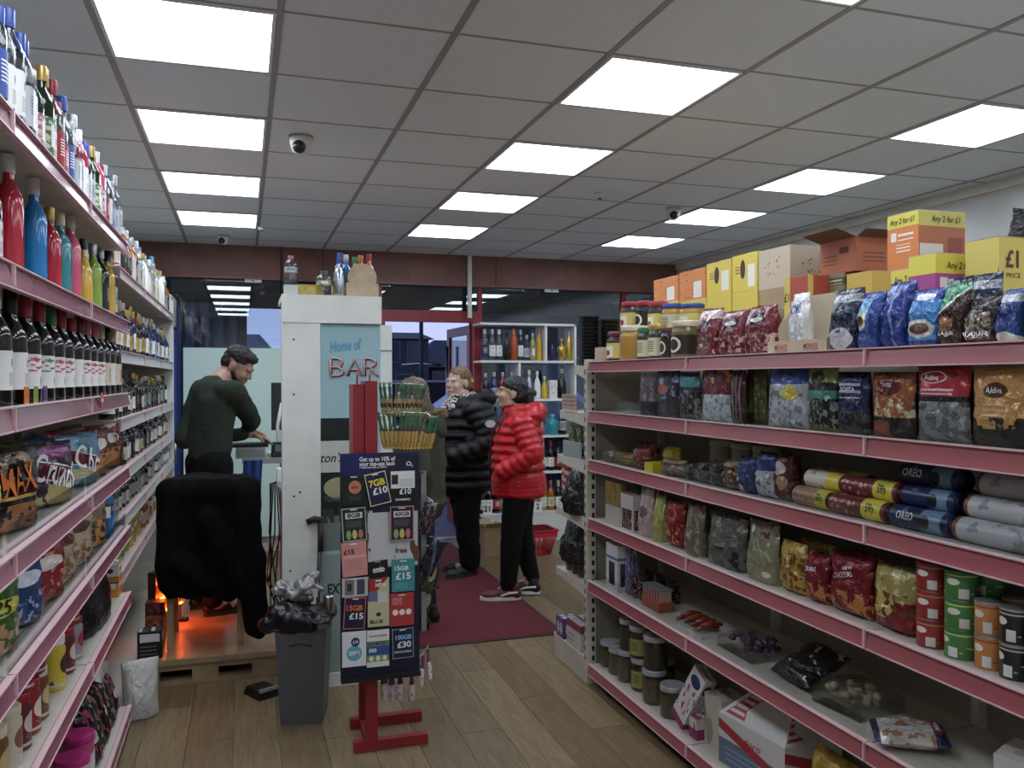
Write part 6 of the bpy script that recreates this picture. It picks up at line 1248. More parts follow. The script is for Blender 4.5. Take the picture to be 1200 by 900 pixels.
# hanging goods on the stand's side
hang_m = print_mat('stick_pack', (176, 140, 66), [('band', .62, 1, (44, 104, 62)), ('band', .55, .62, (90, 40, 40)), ('noise', 6, .55, .1, .5, (120, 70, 40)), ('band', .0, .08, (206, 170, 70))], .3, coat=.2)
hang_m2 = print_mat('stick_pack_b', (150, 120, 72), [('band', .6, 1, (40, 88, 70)), ('band', .3, .45, (60, 44, 36)), ('noise', 6, .56, .0, .5, (206, 190, 150))], .3, coat=.2)
def slim(): return MB().lathe([(.15, 0), (.8, .05), (1, .18), (.95, .5), (.8, .62), (.55, .8), (.75, .97), (.7, 1)], 8, sy=.55).mesh('stick_sleeve', m_white)
hr = thing('hanging_rail', 'wire rail on the red stand holding slim snack packets', 'rail', (.66, SY+.05, 1.0))
MB().tube([(-.10, .03, .40), (-.10, .03, .59)], .004, 6).build('rail_post', m_chrome, hr)
me_s = cached('slim', slim)
for tier, (n, px0, px1, yt, yb, mm, dy) in enumerate(((10, 451, 489, 453, 489, hang_m2, .05), (13, 453, 502, 487, 528, hang_m, .0))):
    tops = [Vector((.556, SY+.08, on_y(px0, yt, SY+dy).z+.014))]
    for i in range(n):
        u = i/(n-1); Y_ = SY+dy+.03*abs(u-.4); p = on_y(px0+(px1-px0)*u, yt+(4 if tier and u > .8 else 0), Y_); pb = on_y(px0+(px1-px0)*(u+.06*(u-.5)), yb-3*abs(u-.5), Y_); h = p.z-pb.z
        t = thing('stick_packet', ('slim green topped snack packet hanging on the upper wire rail', 'slim green and gold snack packet hanging on the lower wire rail')[tier], 'packet', (pb.x, Y_, pb.z), rnd.uniform(-.4, .4), ('packets on the upper rail', 'packets on the lower rail')[tier])
        t.rotation_euler = (rnd.uniform(-.05, .05), (u-.35)*.5+rnd.uniform(-.06, .06), rnd.uniform(-.5, .5))
        link('stick_sleeve', me_s, t, m=mm, scale=(.0112, .0112, h)); link('hang_tab', cached('tab', lambda: MB().bx(-.005, .005, -.001, .001, -.0, .02).mesh('hang_tab', m_white)), t, loc=(0, 0, h), m=CP['green']); tops.append(t.location+t.rotation_euler.to_matrix() @ Vector((0, 0, h+.014)))
    MB().tube([q-hr.location for q in tops], .0032, 6).build('rail_wire', m_chrome, hr)
# dark pouches hanging lower on the stand's side
ptop = []
hp = {'a': print_mat('pouch_mauve', (58, 40, 50), [('noise', 5, .55, 0, 1, (150, 130, 120))], **FO2), 'b': print_mat('pouch_dkblue', (30, 32, 50), [('diag', 1, .6, .7, .85, (90, 100, 140))], **FO2), 'c': print_mat('pouch_olivew', (70, 72, 50), [('ell', .5, .6, .3, .25, (190, 180, 150)), ('noise', 5, .58, 0, .5, (110, 130, 70))], **FO2)}
for k, (px, yt, yb, wpx, key, til) in enumerate(((495, 586, 626, 20, 'a', .35), (497, 628, 672, 22, 'b', .5), (497, 655, 694, 20, 'c', .35), (508, 640, 690, 14, 'a', .1), (495, 690, 722, 14, 'c', .25))):
    Y_ = SY+.10+.05*k; p = on_y(px, yb, Y_); q = on_y(px, yt, Y_); dep = W.dot(p-CAMP)
    t = bag('pillow', hp[key], (p.x, Y_, p.z), wpx/FPX*dep, q.z-p.z, .04, ['mauve speckled pouch', 'dark blue pouch', 'olive pouch with pale oval', 'narrow mauve pouch', 'small olive pouch'][k]+' hanging on the side of the red stand', 'pouches on the stand side', .2, k, tilt=til, name='hanging_pouch'); ptop.append(t.location+t.rotation_euler.to_matrix() @ Vector((0, 0, (q.z-p.z)*.985)))
sp = thing('pouch_strip', 'clear hanging strip behind the pouches on the red stand', 'strip', (.80, SY+.2, .42)); MB().bx(-.012, .012, -.001, .001, 0, .75).build('strip_band', mat('strip_clear', (150, 150, 150), .3), sp); MB().tube([(0, 0, .74), (-.12, 0, .78), (-.28, .02, .78)], .004, 6).build('strip_arm', m_chrome, sp)
for q in ptop: MB().tube([Vector((.80, SY+.2, q.z+.02))-sp.location, q-sp.location], .003, 6).build('peg', m_chrome, sp)
ltop = []
mg = print_mat('bottle_magenta', (206, 196, 196), [('band', .58, 1, (104, 40, 80)), ('noise', 6, .56, .1, .5, (150, 130, 130))], .3, coat=.2)
for k, (px, yb) in enumerate(((453, 821), (461, 822), (470, 821), (483, 822), (493, 806), (504, 798))):
    Y_ = SY-.02+.02*(k % 2)+(.06 if k > 3 else 0); p = on_y(px, yb, Y_); dep = W.dot(p-CAMP); h = 36/FPX*dep
    t = thing('lolly_packet', 'white and magenta sweet packet hanging under the navy board', 'packet', p, 0, 'sweet packets under the board'); t.rotation_euler = (0, -.06+.1*(k-2)*.3+(.5 if k > 3 else 0), .3*k)
    link('stick_sleeve', me_s, t, m=mg, scale=(.02, .022, h)); link('hang_tab', cached('tab', None), t, loc=(0, 0, h), m=m_white); ltop.append(t.location+t.rotation_euler.to_matrix() @ Vector((0, 0, h+.014)))
lr = thing('lower_rail', 'wire rail under the navy board holding sweet packets', 'rail', (.62, SY-.01, .36)); MB().tube([Vector((.535, SY-.01, ltop[0].z))-lr.location]+[q-lr.location for q in ltop], .0035, 6).build('rail_wire', m_chrome, lr); MB().tube([Vector((.535, SY-.01, ltop[0].z))-lr.location, Vector((.549, SY-.01, ltop[0].z))-lr.location], .006, 6).build('rail_end', m_chrome, lr)
# ================================================================== bin, platform, chair with coat, till counter
def blob(name, prims, voxel, m, parent=None, smooth=3, noise_amp=0, noise_scale=6, seed=0, fold=None):
    """union of tapered capsules / ellipsoids / boxes -> one continuous skin"""
    b = MB()
    for p in prims:
        k = p[0]
        if k == 'cap':
            a, c, r0, r1 = Vector(p[1]), Vector(p[2]), p[3], p[4]; n = 14; d = c-a; L = d.length or 1e-6; d = d/L
            u = d.cross(Vector((0, 0, 1)) if abs(d.z) < .9 else Vector((1, 0, 0))).normalized(); w = d.cross(u); flat = p[5] if len(p) > 5 else 1
            rings = [(a-d*r0*math.cos(t), r0*math.sin(t)) for t in (.12, .5, .95, 1.3)]+[(a, r0), (a+d*L*.5, (r0+r1)/2), (c, r1)]+[(c+d*r1*math.cos(t), r1*math.sin(t)) for t in (1.3, .95, .5, .12)]
            vs = [q+(u*math.cos(2*PI*i/n)+w*math.sin(2*PI*i/n)*flat)*r for q, r in rings for i in range(n)]
            fs = [(j*n+i, j*n+(i+1) % n, (j+1)*n+(i+1) % n, (j+1)*n+i) for j in range(len(rings)-1) for i in range(n)]+[tuple(range(n-1, -1, -1)), tuple((len(rings)-1)*n+i for i in range(n))]
            b.add(vs, fs, None, 0, True)
        elif k == 'ell': b.sph(p[1], p[2], 16, 12, M=p[3] if len(p) > 3 else None)
        elif k == 'box': b.box(p[1], p[2], M=p[3] if len(p) > 3 else None)
    me = b.mesh(name, m); o = bpy.data.objects.new(name, me); COL.objects.link(o)
    r = o.modifiers.new('r', 'REMESH'); r.mode = 'VOXEL'; r.voxel_size = voxel; r.use_smooth_shade = True
    s = o.modifiers.new('s', 'SMOOTH'); s.iterations = smooth; s.factor = .5
    dg = bpy.context.evaluated_depsgraph_get(); dg.update(); me2 = bpy.data.meshes.new_from_object(o.evaluated_get(dg)); bpy.data.objects.remove(o); bpy.data.meshes.remove(me)
    if noise_amp or fold:
        nrm = [v.normal.copy() for v in me2.vertices]
        for v, n_ in zip(me2.vertices, nrm):
            q = v.co
            d = noise_amp*(noise.noise(q*noise_scale+Vector((seed, 0, 0)))+.5*noise.noise(q*noise_scale*2.3+Vector((0, seed, 3)))) if noise_amp else 0
            if fold: d += fold(q)
            v.co += n_*d
    me2.materials.clear(); me2.materials.append(m)
    for p in me2.polygons: p.use_smooth = True
    me2.name = name
    return link(name, me2, parent)
# --- waste bin
bn = thing('waste_bin', 'tall grey plastic waste bin lined with a black bag', 'bin', (.272, 4.07, 0), -.22)
m_bin = mat('bin_grey', (92, 94, 98), .45, vary=.05)
def frust(w0, w1, z0, z1, t=None):
    b = MB(); vs = [(sx*w*.5, sy*w*.5, z) for w, z in ((w0, z0), (w1, z1)) for sx, sy in ((-1, -1), (1, -1), (1, 1), (-1, 1))]
    return b.add(vs, [(0, 1, 5, 4), (1, 2, 6, 5), (2, 3, 7, 6), (3, 0, 4, 7), (3, 2, 1, 0)])
frust(.19, .235, .001, .46).build('bin_body', m_bin, bn)
r_ = MB(); r_.bx(-.125, .125, -.125, -.108, .445, .468); r_.bx(-.125, .125, .108, .125, .445, .468); r_.bx(-.125, -.108, -.108, .108, .445, .468); r_.bx(.108, .125, -.108, .108, .445, .468); r_.build('bin_rim', m_bin, bn)
MB().tube([(-.05, -.114, .37), (0, -.117, .385), (.05, -.114, .37)], .004, 6).build('moulded_groove', mat('bin_groove', (60, 62, 66), .5), bn)
MB().lathe([(.098, .0), (.1, .02)], 4, M=Matrix.Rotation(PI/4, 3, 'Z'), c=(0, 0, .003)).build('bin_foot', m_bin, bn)
m_liner = mat('liner_black', (16, 16, 18), .3, bump=.5, bscale=25)
blob('bin_liner', [('box', (0, 0, .462), (.256, .256, .05)), ('ell', (-.05, -.03, .5), (.12, .12, .06)), ('ell', (-.14, -.08, .47), (.06, .06, .045)), ('ell', (.05, .03, .49), (.1, .1, .04))], .012, m_liner, bn, 2, .018, 14)
tr = thing('crumpled_wrap', 'crumpled clear plastic wrap heaped on the bin', 'rubbish', (.26, 4.09, .562))
m_foil = mat('crumpled_film', (150, 148, 146), .2, .3, bump=.8, bscale=30)
o = blob('film_heap', [('ell', (0, 0, .03), (.09, .08, .05)), ('ell', (.04, .03, .06), (.05, .05, .05)), ('ell', (-.06, .02, .04), (.06, .05, .035))], .01, m_foil, tr, 1, .03, 22)
MB().bx(.03, .07, -.07, -.068, .01, .05).build('loose_scrap', mat('scrap_white', (220, 220, 220), .5), tr)
ck = thing('walking_stick', 'dark grey walking stick leaning against the pillar behind the bin', 'walking stick', (.355, 4.30, .001), rot=(-.088, .0, 0)); ms = mat('stick_grey', (64, 62, 60), .5)
MB().tube([(0, 0, 0), (0.004, 0, .5), (.018, 0, .86)], .011, 8).build('shaft', ms, ck); MB().tube([(.018, 0, .72), (.02, 0, .87)], .015, 8).build('grip_sleeve', mat('grip_dark', (44, 42, 40), .6), ck); MB().tube([(.03, 0, .875), (-.01, 0, .885), (-.05, 0, .87)], [.016, .018, .016], 10).build('handle', mat('grip_dark', (44, 42, 40), .6), ck)
sv = thing('silver_cup', 'small silver drinks can wedged at the bin rim', 'can', (.382, 4.03, .492)); MB().lathe([(.024, 0), (.027, .006), (.027, .075), (.022, .085)], 14).build('can_body', m_chrome, sv); MB().lathe([(.022, .085), (.018, .086)], 12).build('can_top', mat('can_top_grey', (110, 110, 112), .3, .8), sv)
dp = thing('dust_pan', 'small black dustpan lying on the floor behind the bin', 'dustpan', (.085, 4.42, 0), .5); MB().box((0, 0, .02), (.12, .16, .04), taper=.8).build('pan', m_black, dp); MB().bx(-.05, .05, -.075, -.06, .035, .05).build('pan_lip', mat('pan_grey', (150, 150, 150), .4), dp)
# --- raised wooden platform
pf = thing('floor_platform', 'raised plywood platform on a pallet base in front of the till', 'platform', (-.16, 4.68, 0))
m_ply = mat('plywood_floor', (170, 140, 104), .3, vary=.2, bscale=7); m_pw = mat('pallet_wood', (160, 138, 104), .7, vary=.2, bscale=9)
MB().bx(-.36, .34, 0, 2.2, .118, .136).build('top_sheet', m_ply, pf); MB().bx(-.365, .345, -.01, .0, .108, .137).build('nosing', m_pw, pf)
MB().bx(-.36, .34, .004, .09, .078, .116).build('top_runner', m_pw, pf); MB().bx(-.36, .34, .004, .09, .001, .022).build('bottom_runner', m_pw, pf)
for a, c in ((-.36, -.26), (-.1, .03), (.20, .34)): MB().bx(a, c, .004, .1, .022, .078).build('block', m_pw, pf)
for yy in (1.0, 1.95): MB().bx(-.36, .34, yy, yy+.1, .001, .116).build('cross_bearer', m_pw, pf)
PZ = .137
# --- chair with coat
ch = thing('wooden_chair', 'pale wooden chair almost hidden under a black coat', 'chair', (-.2, 5.05, PZ), .0)
m_cw = mat('chair_wood', (176, 150, 112), .5, vary=.15, bscale=10)
for sx in (-1, 1):
    MB().box((sx*.18, -.17, .22), (.035, .035, .44)).build('leg', m_cw, ch); MB().box((sx*.18, .17, .22), (.035, .035, .44)).build('leg', m_cw, ch)
    MB().box((sx*.18, -.19, .66), (.03, .025, .46)).build('back_post', m_cw, ch)
MB().bx(-.2, .2, -.19, .2, .42, .45).build('seat', m_cw, ch)
for zz in (.6, .72, .84): MB().bx(-.165, .165, -.20, -.18, zz-.03, zz+.03).build('back_slat', m_cw, ch)
ct = thing('black_coat', 'bulky black coat draped over the chair with a sleeve hanging down', 'coat', (-.2, 5.05, PZ))
m_coat = mat('coat_black', (7, 7, 8), .9, bump=.2, bscale=40, spec=.15)
cp = [('box', (0.0, -.235, .60), (.50, .07, .62)), ('box', (0, -.15, .90), (.46, .2, .06)), ('cap', (-.23, -.22, .86), (.23, -.22, .86), .07, .07), ('cap', (-.22, -.22, .84), (-.25, -.24, .46), .07, .065), ('cap', (.22, -.24, .82), (.24, -.28, .5), .085, .08), ('cap', (.24, -.28, .5), (.28, -.32, .13), .09, .078), ('cap', (-.2, -.25, .5), (.0, -.26, .36), .07, .07), ('cap', (.05, -.26, .5), (.12, -.27, .30), .08, .05), ('box', (0, -.05, .47), (.42, .3, .03)), ('cap', (-.25, -.23, .46), (-.24, -.24, .36), .065, .05), ('cap', (.0, -.27, .7), (.2, -.3, .35), .08, .08)]
blob('coat_body', cp, .014, m_coat, ct, 3, .012, 5, 3, lambda q: .014*noise.noise(Vector((q.x*16, q.y*16, q.z*2.5))))
MB().bx(-.022, .022, -.003, .003, -.016, .016).build('chest_badge', mat('badge_grey', (150, 150, 152), .5), ct, (.06, -.318, .68)); ct.scale = (.88, 1, 1); ct.location.x += .02
# --- electric heater with glowing bars
ht = thing('bar_heater', 'small electric heater glowing orange on the platform behind the chair', 'heater', (-.40, 5.33, PZ), 1.1)
MB().bx(-.13, .13, .03, .08, .02, .34).build('heater_case', mat('heater_case', (60, 44, 36), .4), ht)
b = MB(); b.grid(lambda u, v: (-.12+.24*u, .028-.03*math.sin(PI*v)*-1*.8, .04+.28*v), 6, 8); b.build('reflector', mat('heater_reflector', (200, 140, 90), .2, .9), ht)
m_bar = mat('heater_bar_glow', (255, 120, 40), .5, emit=(255, 96, 22), estr=30)
for zz in (.11, .19, .27): MB().tube([(-.11, .01, zz), (.11, .01, zz)], .006, 8).build('heating_bar', m_bar, ht)
for i in range(9): MB().tube([(-.12+i*.03, -.02, .03), (-.12+i*.03, -.02, .33)], .0018, 5).build('guard_wire', m_chrome, ht)
for sx in (-.1, .1): MB().bx(sx-.02, sx+.02, -.03, .1, 0, .02).build('heater_foot', m_black, ht)
# --- till counter
cn = thing('till_counter', 'narrow till counter with grey worktop behind the man', 'counter', (.33, 6.0, PZ))
MB().bx(-.34, .4, -.22, .26, .90, .935).build('worktop', mat('worktop_grey', (150, 156, 156), .4), cn); MB().bx(-.08, .4, -.2, .26, .0, .9).build('counter_body', mat('counter_dark', (50, 46, 46), .5), cn)
MB().bx(-.08, -.05, -.22, -.2, .0, .9).build('red_edge', m_red, cn)
MB().bx(-.33, -.30, .2, .24, .0, .9).build('leg', m_white, cn)
TZ2 = PZ+.936
dr = thing('cash_drawer', 'pale grey cash drawer under the black keyboard', 'cash drawer', (.06, 5.93, TZ2)); MB().bx(-.11, .08, -.13, .13, 0, .07).build('drawer_case', mat('drawer_grey', (168, 172, 172), .4), dr); MB().bx(-.105, .075, -.134, -.13, .008, .062).build('drawer_front', mat('drawer_grey_d', (140, 144, 146), .4), dr)
kb = thing('keyboard', 'black keyboard lying on the cash drawer under the man\'s hands', 'keyboard', (.06, 5.92, TZ2+.071)); MB().bx(-.15, .10, -.09, .09, 0, .018).build('keyboard_case', m_black, kb)
kk = MB()
for i in range(12):
    for j in range(4): kk.bx(-.142+i*.0195, -.126+i*.0195, -.07+j*.036, -.042+j*.036, .018, .024)
o = kk.build('key_field', mat('key_dark', (34, 34, 36), .5), kb); o['kind'] = 'stuff'
mo = thing('till_screen', 'black till monitor on a white stand beside the pillar', 'monitor', (.235, 6.05, TZ2)); MB().bx(-.05, .22, -.02, .02, .17, .5).build('screen_case', m_black, mo); MB().bx(-.04, .21, -.022, -.02, .185, .485).build('screen_face', mat('screen_dark', (40, 46, 52), .15), mo)
MB().tube([(.0, .0, .0), (-.01, -.03, .2), (.02, -.03, .36)], .012, 8).build('stand_arm', m_white, mo); MB().bx(-.075, .09, -.06, .06, 0, .016).build('stand_base', m_white, mo)
ph = thing('card_terminal', 'black card terminal standing beside the till screen', 'card terminal', (.222, 5.86, TZ2), .2); MB().box((0, 0, .05), (.08, .09, .1), taper=.8).build('terminal_body', m_black, ph); MB().bx(-.03, .03, -.047, -.044, .04, .085).build('terminal_screen', mat('terminal_screen', (90, 110, 120), .2), ph)
# red cabinet side with glowing appliance and white carton in front of the pillar's back
rc = thing('red_cabinet', 'narrow red cabinet standing behind the pillar', 'cabinet', (.36, 5.15, PZ)); MB().bx(-.14, .2, -.2, .3, 0, .80).build('cabinet_body', m_red, rc); MB().bx(-.15, .21, -.21, .31, .80, .82).build('cabinet_top', m_white, rc)
MB().bx(-.143, -.14, -.12, .2, .2, .6).build('cabinet_door', mat('cabinet_door_dark', (90, 30, 34), .4), rc)
carton(print_mat('box_white_till', (222, 222, 220), [('band', 0, .3, (170, 176, 180))], .5), (.25, 5.2, PZ+.822), .12, .14, .10, 'white carton on the red cabinet by the till', None)
cl = thing('blue_cloth', 'blue garment hanging from the till counter edge', 'cloth', (.06, 5.766, PZ+.35))
b = MB(); b.grid(lambda u, v: (-.06+.12*u-.03*(1-v), .012*math.sin(u*14+v*2), .575*v), 14, 10); b.build('cloth_front', mat('cloth_blue', (38, 70, 130), .8), cl); b = MB(); b.grid(lambda u, v: (-.06+.12*u-.03*(1-v), .008+.012*math.sin(u*14+v*2), .575*v), 14, 10, flip=True); b.build('cloth_back', mat('cloth_blue', (38, 70, 130), .8), cl)
b = MB()
for k in range(6): b.tube([(.06, -.06+.006*k, .824), (.01*k, 0, .80), (.01*k-.02*math.sin(k), -.02, .5), (.03*math.sin(k*2), -.03, .2), (.02*k, -.02, .004)], .0045, 5)
tag(b.build('cable_bundle', m_black, None, (.16, 5.5, PZ)), 'tangle of black cables hanging down beside the red cabinet', 'cables')
# clutter by the left shelf end at the platform
for k, (x, y, z, w, d, h, m, lb_) in enumerate(((-.47, 4.78, PZ, .09, .12, .14, print_mat('box_black_white', (24, 24, 26), [('rect', .1, .9, .62, .92, (206, 206, 204)), ('lines', 7, .3, .1, .8, .15, .5, (110, 110, 112))], .4), 'black carton with white panel at the edge of the platform'), (-.46, 4.93, PZ, .08, .09, .16, print_mat('box_copper', (120, 66, 40), [('noise', 5, .55, 0, 1, (200, 120, 70))], .3, .4), 'copper coloured carton beside the shelves on the platform'), (-.47, 5.05, PZ, .09, .1, .22, print_mat('box_dark_red', (84, 30, 34), [('noise', 5, .56, 0, 1, (150, 90, 70))], .35), 'dark red carton beside the shelves on the platform'))):
    carton(m, (x, y, z), w, d, h, lb_, None, RZL)
# ================================================================== people (local: facing -Y, feet at z=0)
def skinmat(name, rgb): return mat(name, rgb, .5, vary=.05, bscale=20)
def rot3(yaw=0, pitch=0, roll=0): return Matrix.Rotation(yaw, 3, 'Z') @ Matrix.Rotation(pitch, 3, 'X') @ Matrix.Rotation(roll, 3, 'Y')
def head_prims(c, R, s=1.0, beard=False):
    c = Vector(c); T = lambda x, y, z: c+R @ (Vector((x, y, z))*s)
    E = lambda p, r: ('ell', T(*p), tuple(q*s for q in r), R)
    C = lambda a, b, r0, r1: ('cap', T(*a), T(*b), r0*s, r1*s)
    return [E((0, .012, .03), (.075, .095, .086)), E((0, -.028, -.03), (.060, .064, .084)), E((0, -.052, -.092), (.036, .034, .024)), C((0, -.088, .008), (0, -.104, -.026), .007, .011), C((-.010, -.088, -.03), (.010, -.088, -.03), .009, .009), C((-.034, -.080, .020), (.034, -.080, .020), .012, .012),
            E((.036, -.064, -.028), (.022, .024, .024)), E((-.036, -.064, -.028), (.022, .024, .024)), C((-.018, -.085, -.058), (.018, -.085, -.058), .0085, .0085), C((-.014, -.083, -.070), (.014, -.083, -.070), .0085, .0085), E((.074, .012, -.008), (.010, .020, .031)), E((-.074, .012, -.008), (.010, .020, .031)), C((.045, .0, -.07), (.02, -.05, -.088), .022, .02), C((-.045, .0, -.07), (-.02, -.05, -.088), .022, .02)]
def face_bits(body, c, R, s=1.0, brow=(40, 28, 22), lips=(150, 84, 80)):
    c = Vector(c); T = lambda x, y, z: c+R @ (Vector((x, y, z))*s)
    mw_ = mat('eye_white', (196, 190, 184), .3); mi = mat('eye_iris', (48, 34, 28), .2); mb2 = mat('brow_%d_%d' % brow[:2], brow, .8); ml = mat('lips_%d' % lips[0], lips, .5)
    for sx in (-1, 1):
        MB().sph(T(sx*.030, -.0722, .001), .0082*s, 10, 8).build('eye', mw_, body); MB().sph(T(sx*.030, -.0782, .001), .0042*s, 8, 6).build('iris', mi, body)
        MB().tube([T(sx*.014, -.0885, .019), T(sx*.03, -.087, .023), T(sx*.047, -.074, .019)], .0032*s, 6).build('eyebrow', mb2, body)
    MB().tube([T(-.018, -.084, -.063), T(-.008, -.0905, -.0625), T(.008, -.0905, -.0625), T(.018, -.084, -.063)], .0042*s, 6).build('lips', ml, body)
def hand_prims(wrist, d, n, s=1.0, curl=.5, thumb=1):
    """palm + five fingers; d: pointing direction, n: palm normal (fingers curl towards it)"""
    w = Vector(wrist); d = Vector(d).normalized(); n = Vector(n); n = (n-d*n.dot(d)).normalized(); t = d.cross(n)*thumb
    P = [('cap', w, w+d*.03*s, .026*s, .03*s, .7)]
    for i, (o, L, b) in enumerate(((.030, .072, .085), (.011, .080, .09), (-.009, .075, .088), (-.027, .060, .08))):
        k = w+t*o*s+d*b*s; P.append(('cap', w+t*o*.7*s+d*.03*s, k, .014*s, .0105*s))
        a = .5*curl; q = k+(d*math.cos(a)+n*math.sin(a))*L*.5*s; e = q+(d*math.cos(a*2.6)+n*math.sin(a*2.6))*L*.5*s
        P += [('cap', k, q, .0098*s, .0088*s), ('cap', q, e, .0088*s, .0075*s)]
    b0 = w+t*.026*s+d*.025*s; b1 = b0+(t*.8+d*.6+n*.3).normalized()*.045*s; b2 = b1+(d*.9+n*.4+t*.1).normalized()*.035*s
    return P+[('cap', b0, b1, .0135*s, .011*s), ('cap', b1, b2, .0105*s, .009*s)]
def shoe(name, parent, c, yaw, L=.265, upper=None, sole=None, trim=None):
    R = Matrix.Rotation(yaw, 3, 'Z'); T = lambda x, y, z: Vector(c)+R @ Vector((x, y, z))
    o = blob(name, [('ell', T(0, -.10*L/.265, .035), (.042, .07, .034), R), ('ell', T(0, .0, .045), (.040, .09, .042), R), ('ell', T(0, .075, .045), (.036, .05, .045), R), ('cap', T(0, .06, .05), T(0, .065, .10), .04, .042)], .009, upper, parent, 2)
    b = MB(); n = 20; vs = []
    for zz in (0.002, .026):
        for i in range(n):
            a = 2*PI*i/n; x = .047*math.cos(a)*(1 if math.sin(a) < 0 else .86); y = -.03+.148*math.sin(a)*-1*-1; vs.append(T(x, y, zz))
    b.add(vs, [(i, (i+1) % n, n+(i+1) % n, n+i) for i in range(n)]+[tuple(range(n-1, -1, -1)), tuple(range(n, 2*n))], None, 0, False); b.build('sole', sole, o)
    if trim: 
        for sx in (-1, 1): MB().tube([T(sx*.043, -.03, .035), T(sx*.046, .02, .055), T(sx*.036, .09, .06)], .008, 6).build('side_stripe', trim, o)
        MB().tube([T(-.012, -.05, .078), T(.014, -.035, .088), T(-.012, -.02, .095), T(.014, -.005, .102)], .005, 6).build('laces', mat('laces_white', (226, 226, 226), .6), o)
    return o
def limb(pts, rs):
    return [('cap', pts[i], pts[i+1], rs[i], rs[i+1]) for i in range(len(pts)-1)]
def puff(pts, r0, r1, n, squash=.8):
    """quilted sleeve: beads along a path"""
    P = []; pts = [Vector(p) for p in pts]; L = [(pts[i+1]-pts[i]).length for i in range(len(pts)-1)]; tot = sum(L)
    for k in range(n+1):
        s = tot*k/n; i = 0
        while i < len(L)-1 and s > L[i]: s -= L[i]; i += 1
        d = (pts[i+1]-pts[i]).normalized(); c = pts[i]+d*min(s, L[i]); r = r0+(r1-r0)*k/n
        R = d.to_track_quat('Z', 'Y').to_matrix(); P.append(('ell', c, (r, r, tot/n*squash*1.05), R))
    return P+[('cap', pts[i], pts[i+1], r0*.82, r1*.82) for i in range(len(pts)-1)]

# ---------------------------------------------------------------- woman in the red puffer jacket
th = math.atan2(-.95, -.3)
wr_ = thing('person', 'woman in a red puffer jacket and black leggings looking up to one side', 'person', (1.895, 5.80, .0073), th)
sk = skinmat('skin_olive', (186, 148, 126)); hc = (0, -.03, 1.487); R = rot3(0, -.14, 0)
fl, fr_ = (.085, -.10, 0), (-.085, .055, 0)
body = blob('body', head_prims(hc, R, 1.04)+[('cap', (0, .0, 1.43), (0, .03, 1.32), .048, .06), ('cap', (0, .03, 1.25), (0, .02, .95), .12, .11), ('ell', (0, .03, .86), (.145, .11, .1))]+limb([(.08, .02, .84), (.085, -.03, .46), (.085, -.05, .09)], [.078, .048, .034])+limb([(-.08, .02, .84), (-.085, .03, .46), (-.085, .095, .09)], [.078, .048, .034])+[('cap', (.085, -.05, .06), (.085, -.14, .04), .034, .03), ('cap', (-.085, .095, .06), (-.085, .0, .04), .034, .03)]
            + limb([(.13, .03, 1.28), (.2, .10, 1.06), (.14, .0, .96)], [.045, .036, .028])+limb([(-.13, .03, 1.28), (-.2, .10, 1.06), (-.14, .0, .96)], [.045, .036, .028])+hand_prims((.14, .0, .96), (-.5, -.6, -.6), (-1, .2, 0), .85, .5, -1)+hand_prims((-.14, .0, .96), (.5, -.6, -.6), (1, .2, 0), .85, .5, 1), .0062, sk, wr_, 2)
face_bits(body, hc, R, 1.04, (30, 22, 20), (158, 84, 82))
m_rj = mat('red_puffer', (186, 28, 36), .38, bump=.12, bscale=35)
pr = []
for i, (z, rx, ry, y0) in enumerate(((.765, .186, .172, .018), (.795, .188, .174, .017), (.83, .190, .174, .015), (.86, .190, .174, .013), (.885, .188, .168, .012), (.95, .19, .17, .01), (1.015, .188, .168, .008), (1.08, .188, .165, .01), (1.145, .188, .16, .014), (1.21, .186, .15, .02), (1.27, .172, .132, .028), (1.325, .135, .112, .032))): pr.append(('ell', (0, y0, z), (rx, ry, .060)))
pr += [('cap', (0, .01, .82), (0, .025, 1.27), .15, .12)]
for s in (-1, 1): pr += puff([(s*.165, .03, 1.275), (s*.225, .10, 1.06), (s*.175, -.08, .935)], .074, .066, 9)
for a in range(10):
    t_ = 2*PI*a/10; pr.append(('ell', (.085*math.cos(t_), .03+.075*math.sin(t_), 1.37+.018*math.sin(t_)), (.038, .038, .036)))
pr += [('ell', (0, .125, 1.35), (.12, .065, .075)), ('ell', (.06, .115, 1.33), (.075, .06, .06)), ('ell', (-.06, .115, 1.33), (.075, .06, .06))]
jk = blob('puffer_jacket', pr, .0085, m_rj, wr_, 5, .004, 18)
jk.scale = (1.12, 1.2, 1.0)
MB().tube([(0, -.15, .83), (0, -.165, 1.0), (0, -.145, 1.2), (0, -.075, 1.38)], .006, 6).build('zip', mat('zip_dark', (70, 16, 20), .4), jk)
MB().tube([(.07, -.05, 1.35), (.09, -.09, 1.28), (.088, -.11, 1.2)], .004, 6).build('drawcord', mat('cord_black', (24, 22, 24), .6), jk)
m_leg = mat('leggings_black', (9, 9, 11), .75, spec=.25)
blob('leggings', limb([(.085, .02, .86), (.088, -.028, .46), (.086, -.05, .11)], [.098, .070, .05])+limb([(-.085, .02, .86), (-.088, .032, .46), (-.086, .095, .11)], [.098, .070, .05])+[('ell', (0, .025, .86), (.15, .105, .1))], .009, m_leg, wr_, 3, .004, 12).scale = (1.08, 1.2, 1)
up = mat('sneaker_maroon', (96, 34, 44), .5); so = mat('sneaker_sole_white', (226, 224, 222), .5)
shoe('shoe', wr_, (.086, -.085, 0), .05, upper=up, sole=so, trim=so); shoe('shoe', wr_, (-.086, .06, 0), -.15, upper=mat('sneaker_dark', (40, 36, 40), .5), sole=so, trim=so)
m_hb = mat('hair_black', (18, 14, 14), .45, bump=.5, bscale=60)
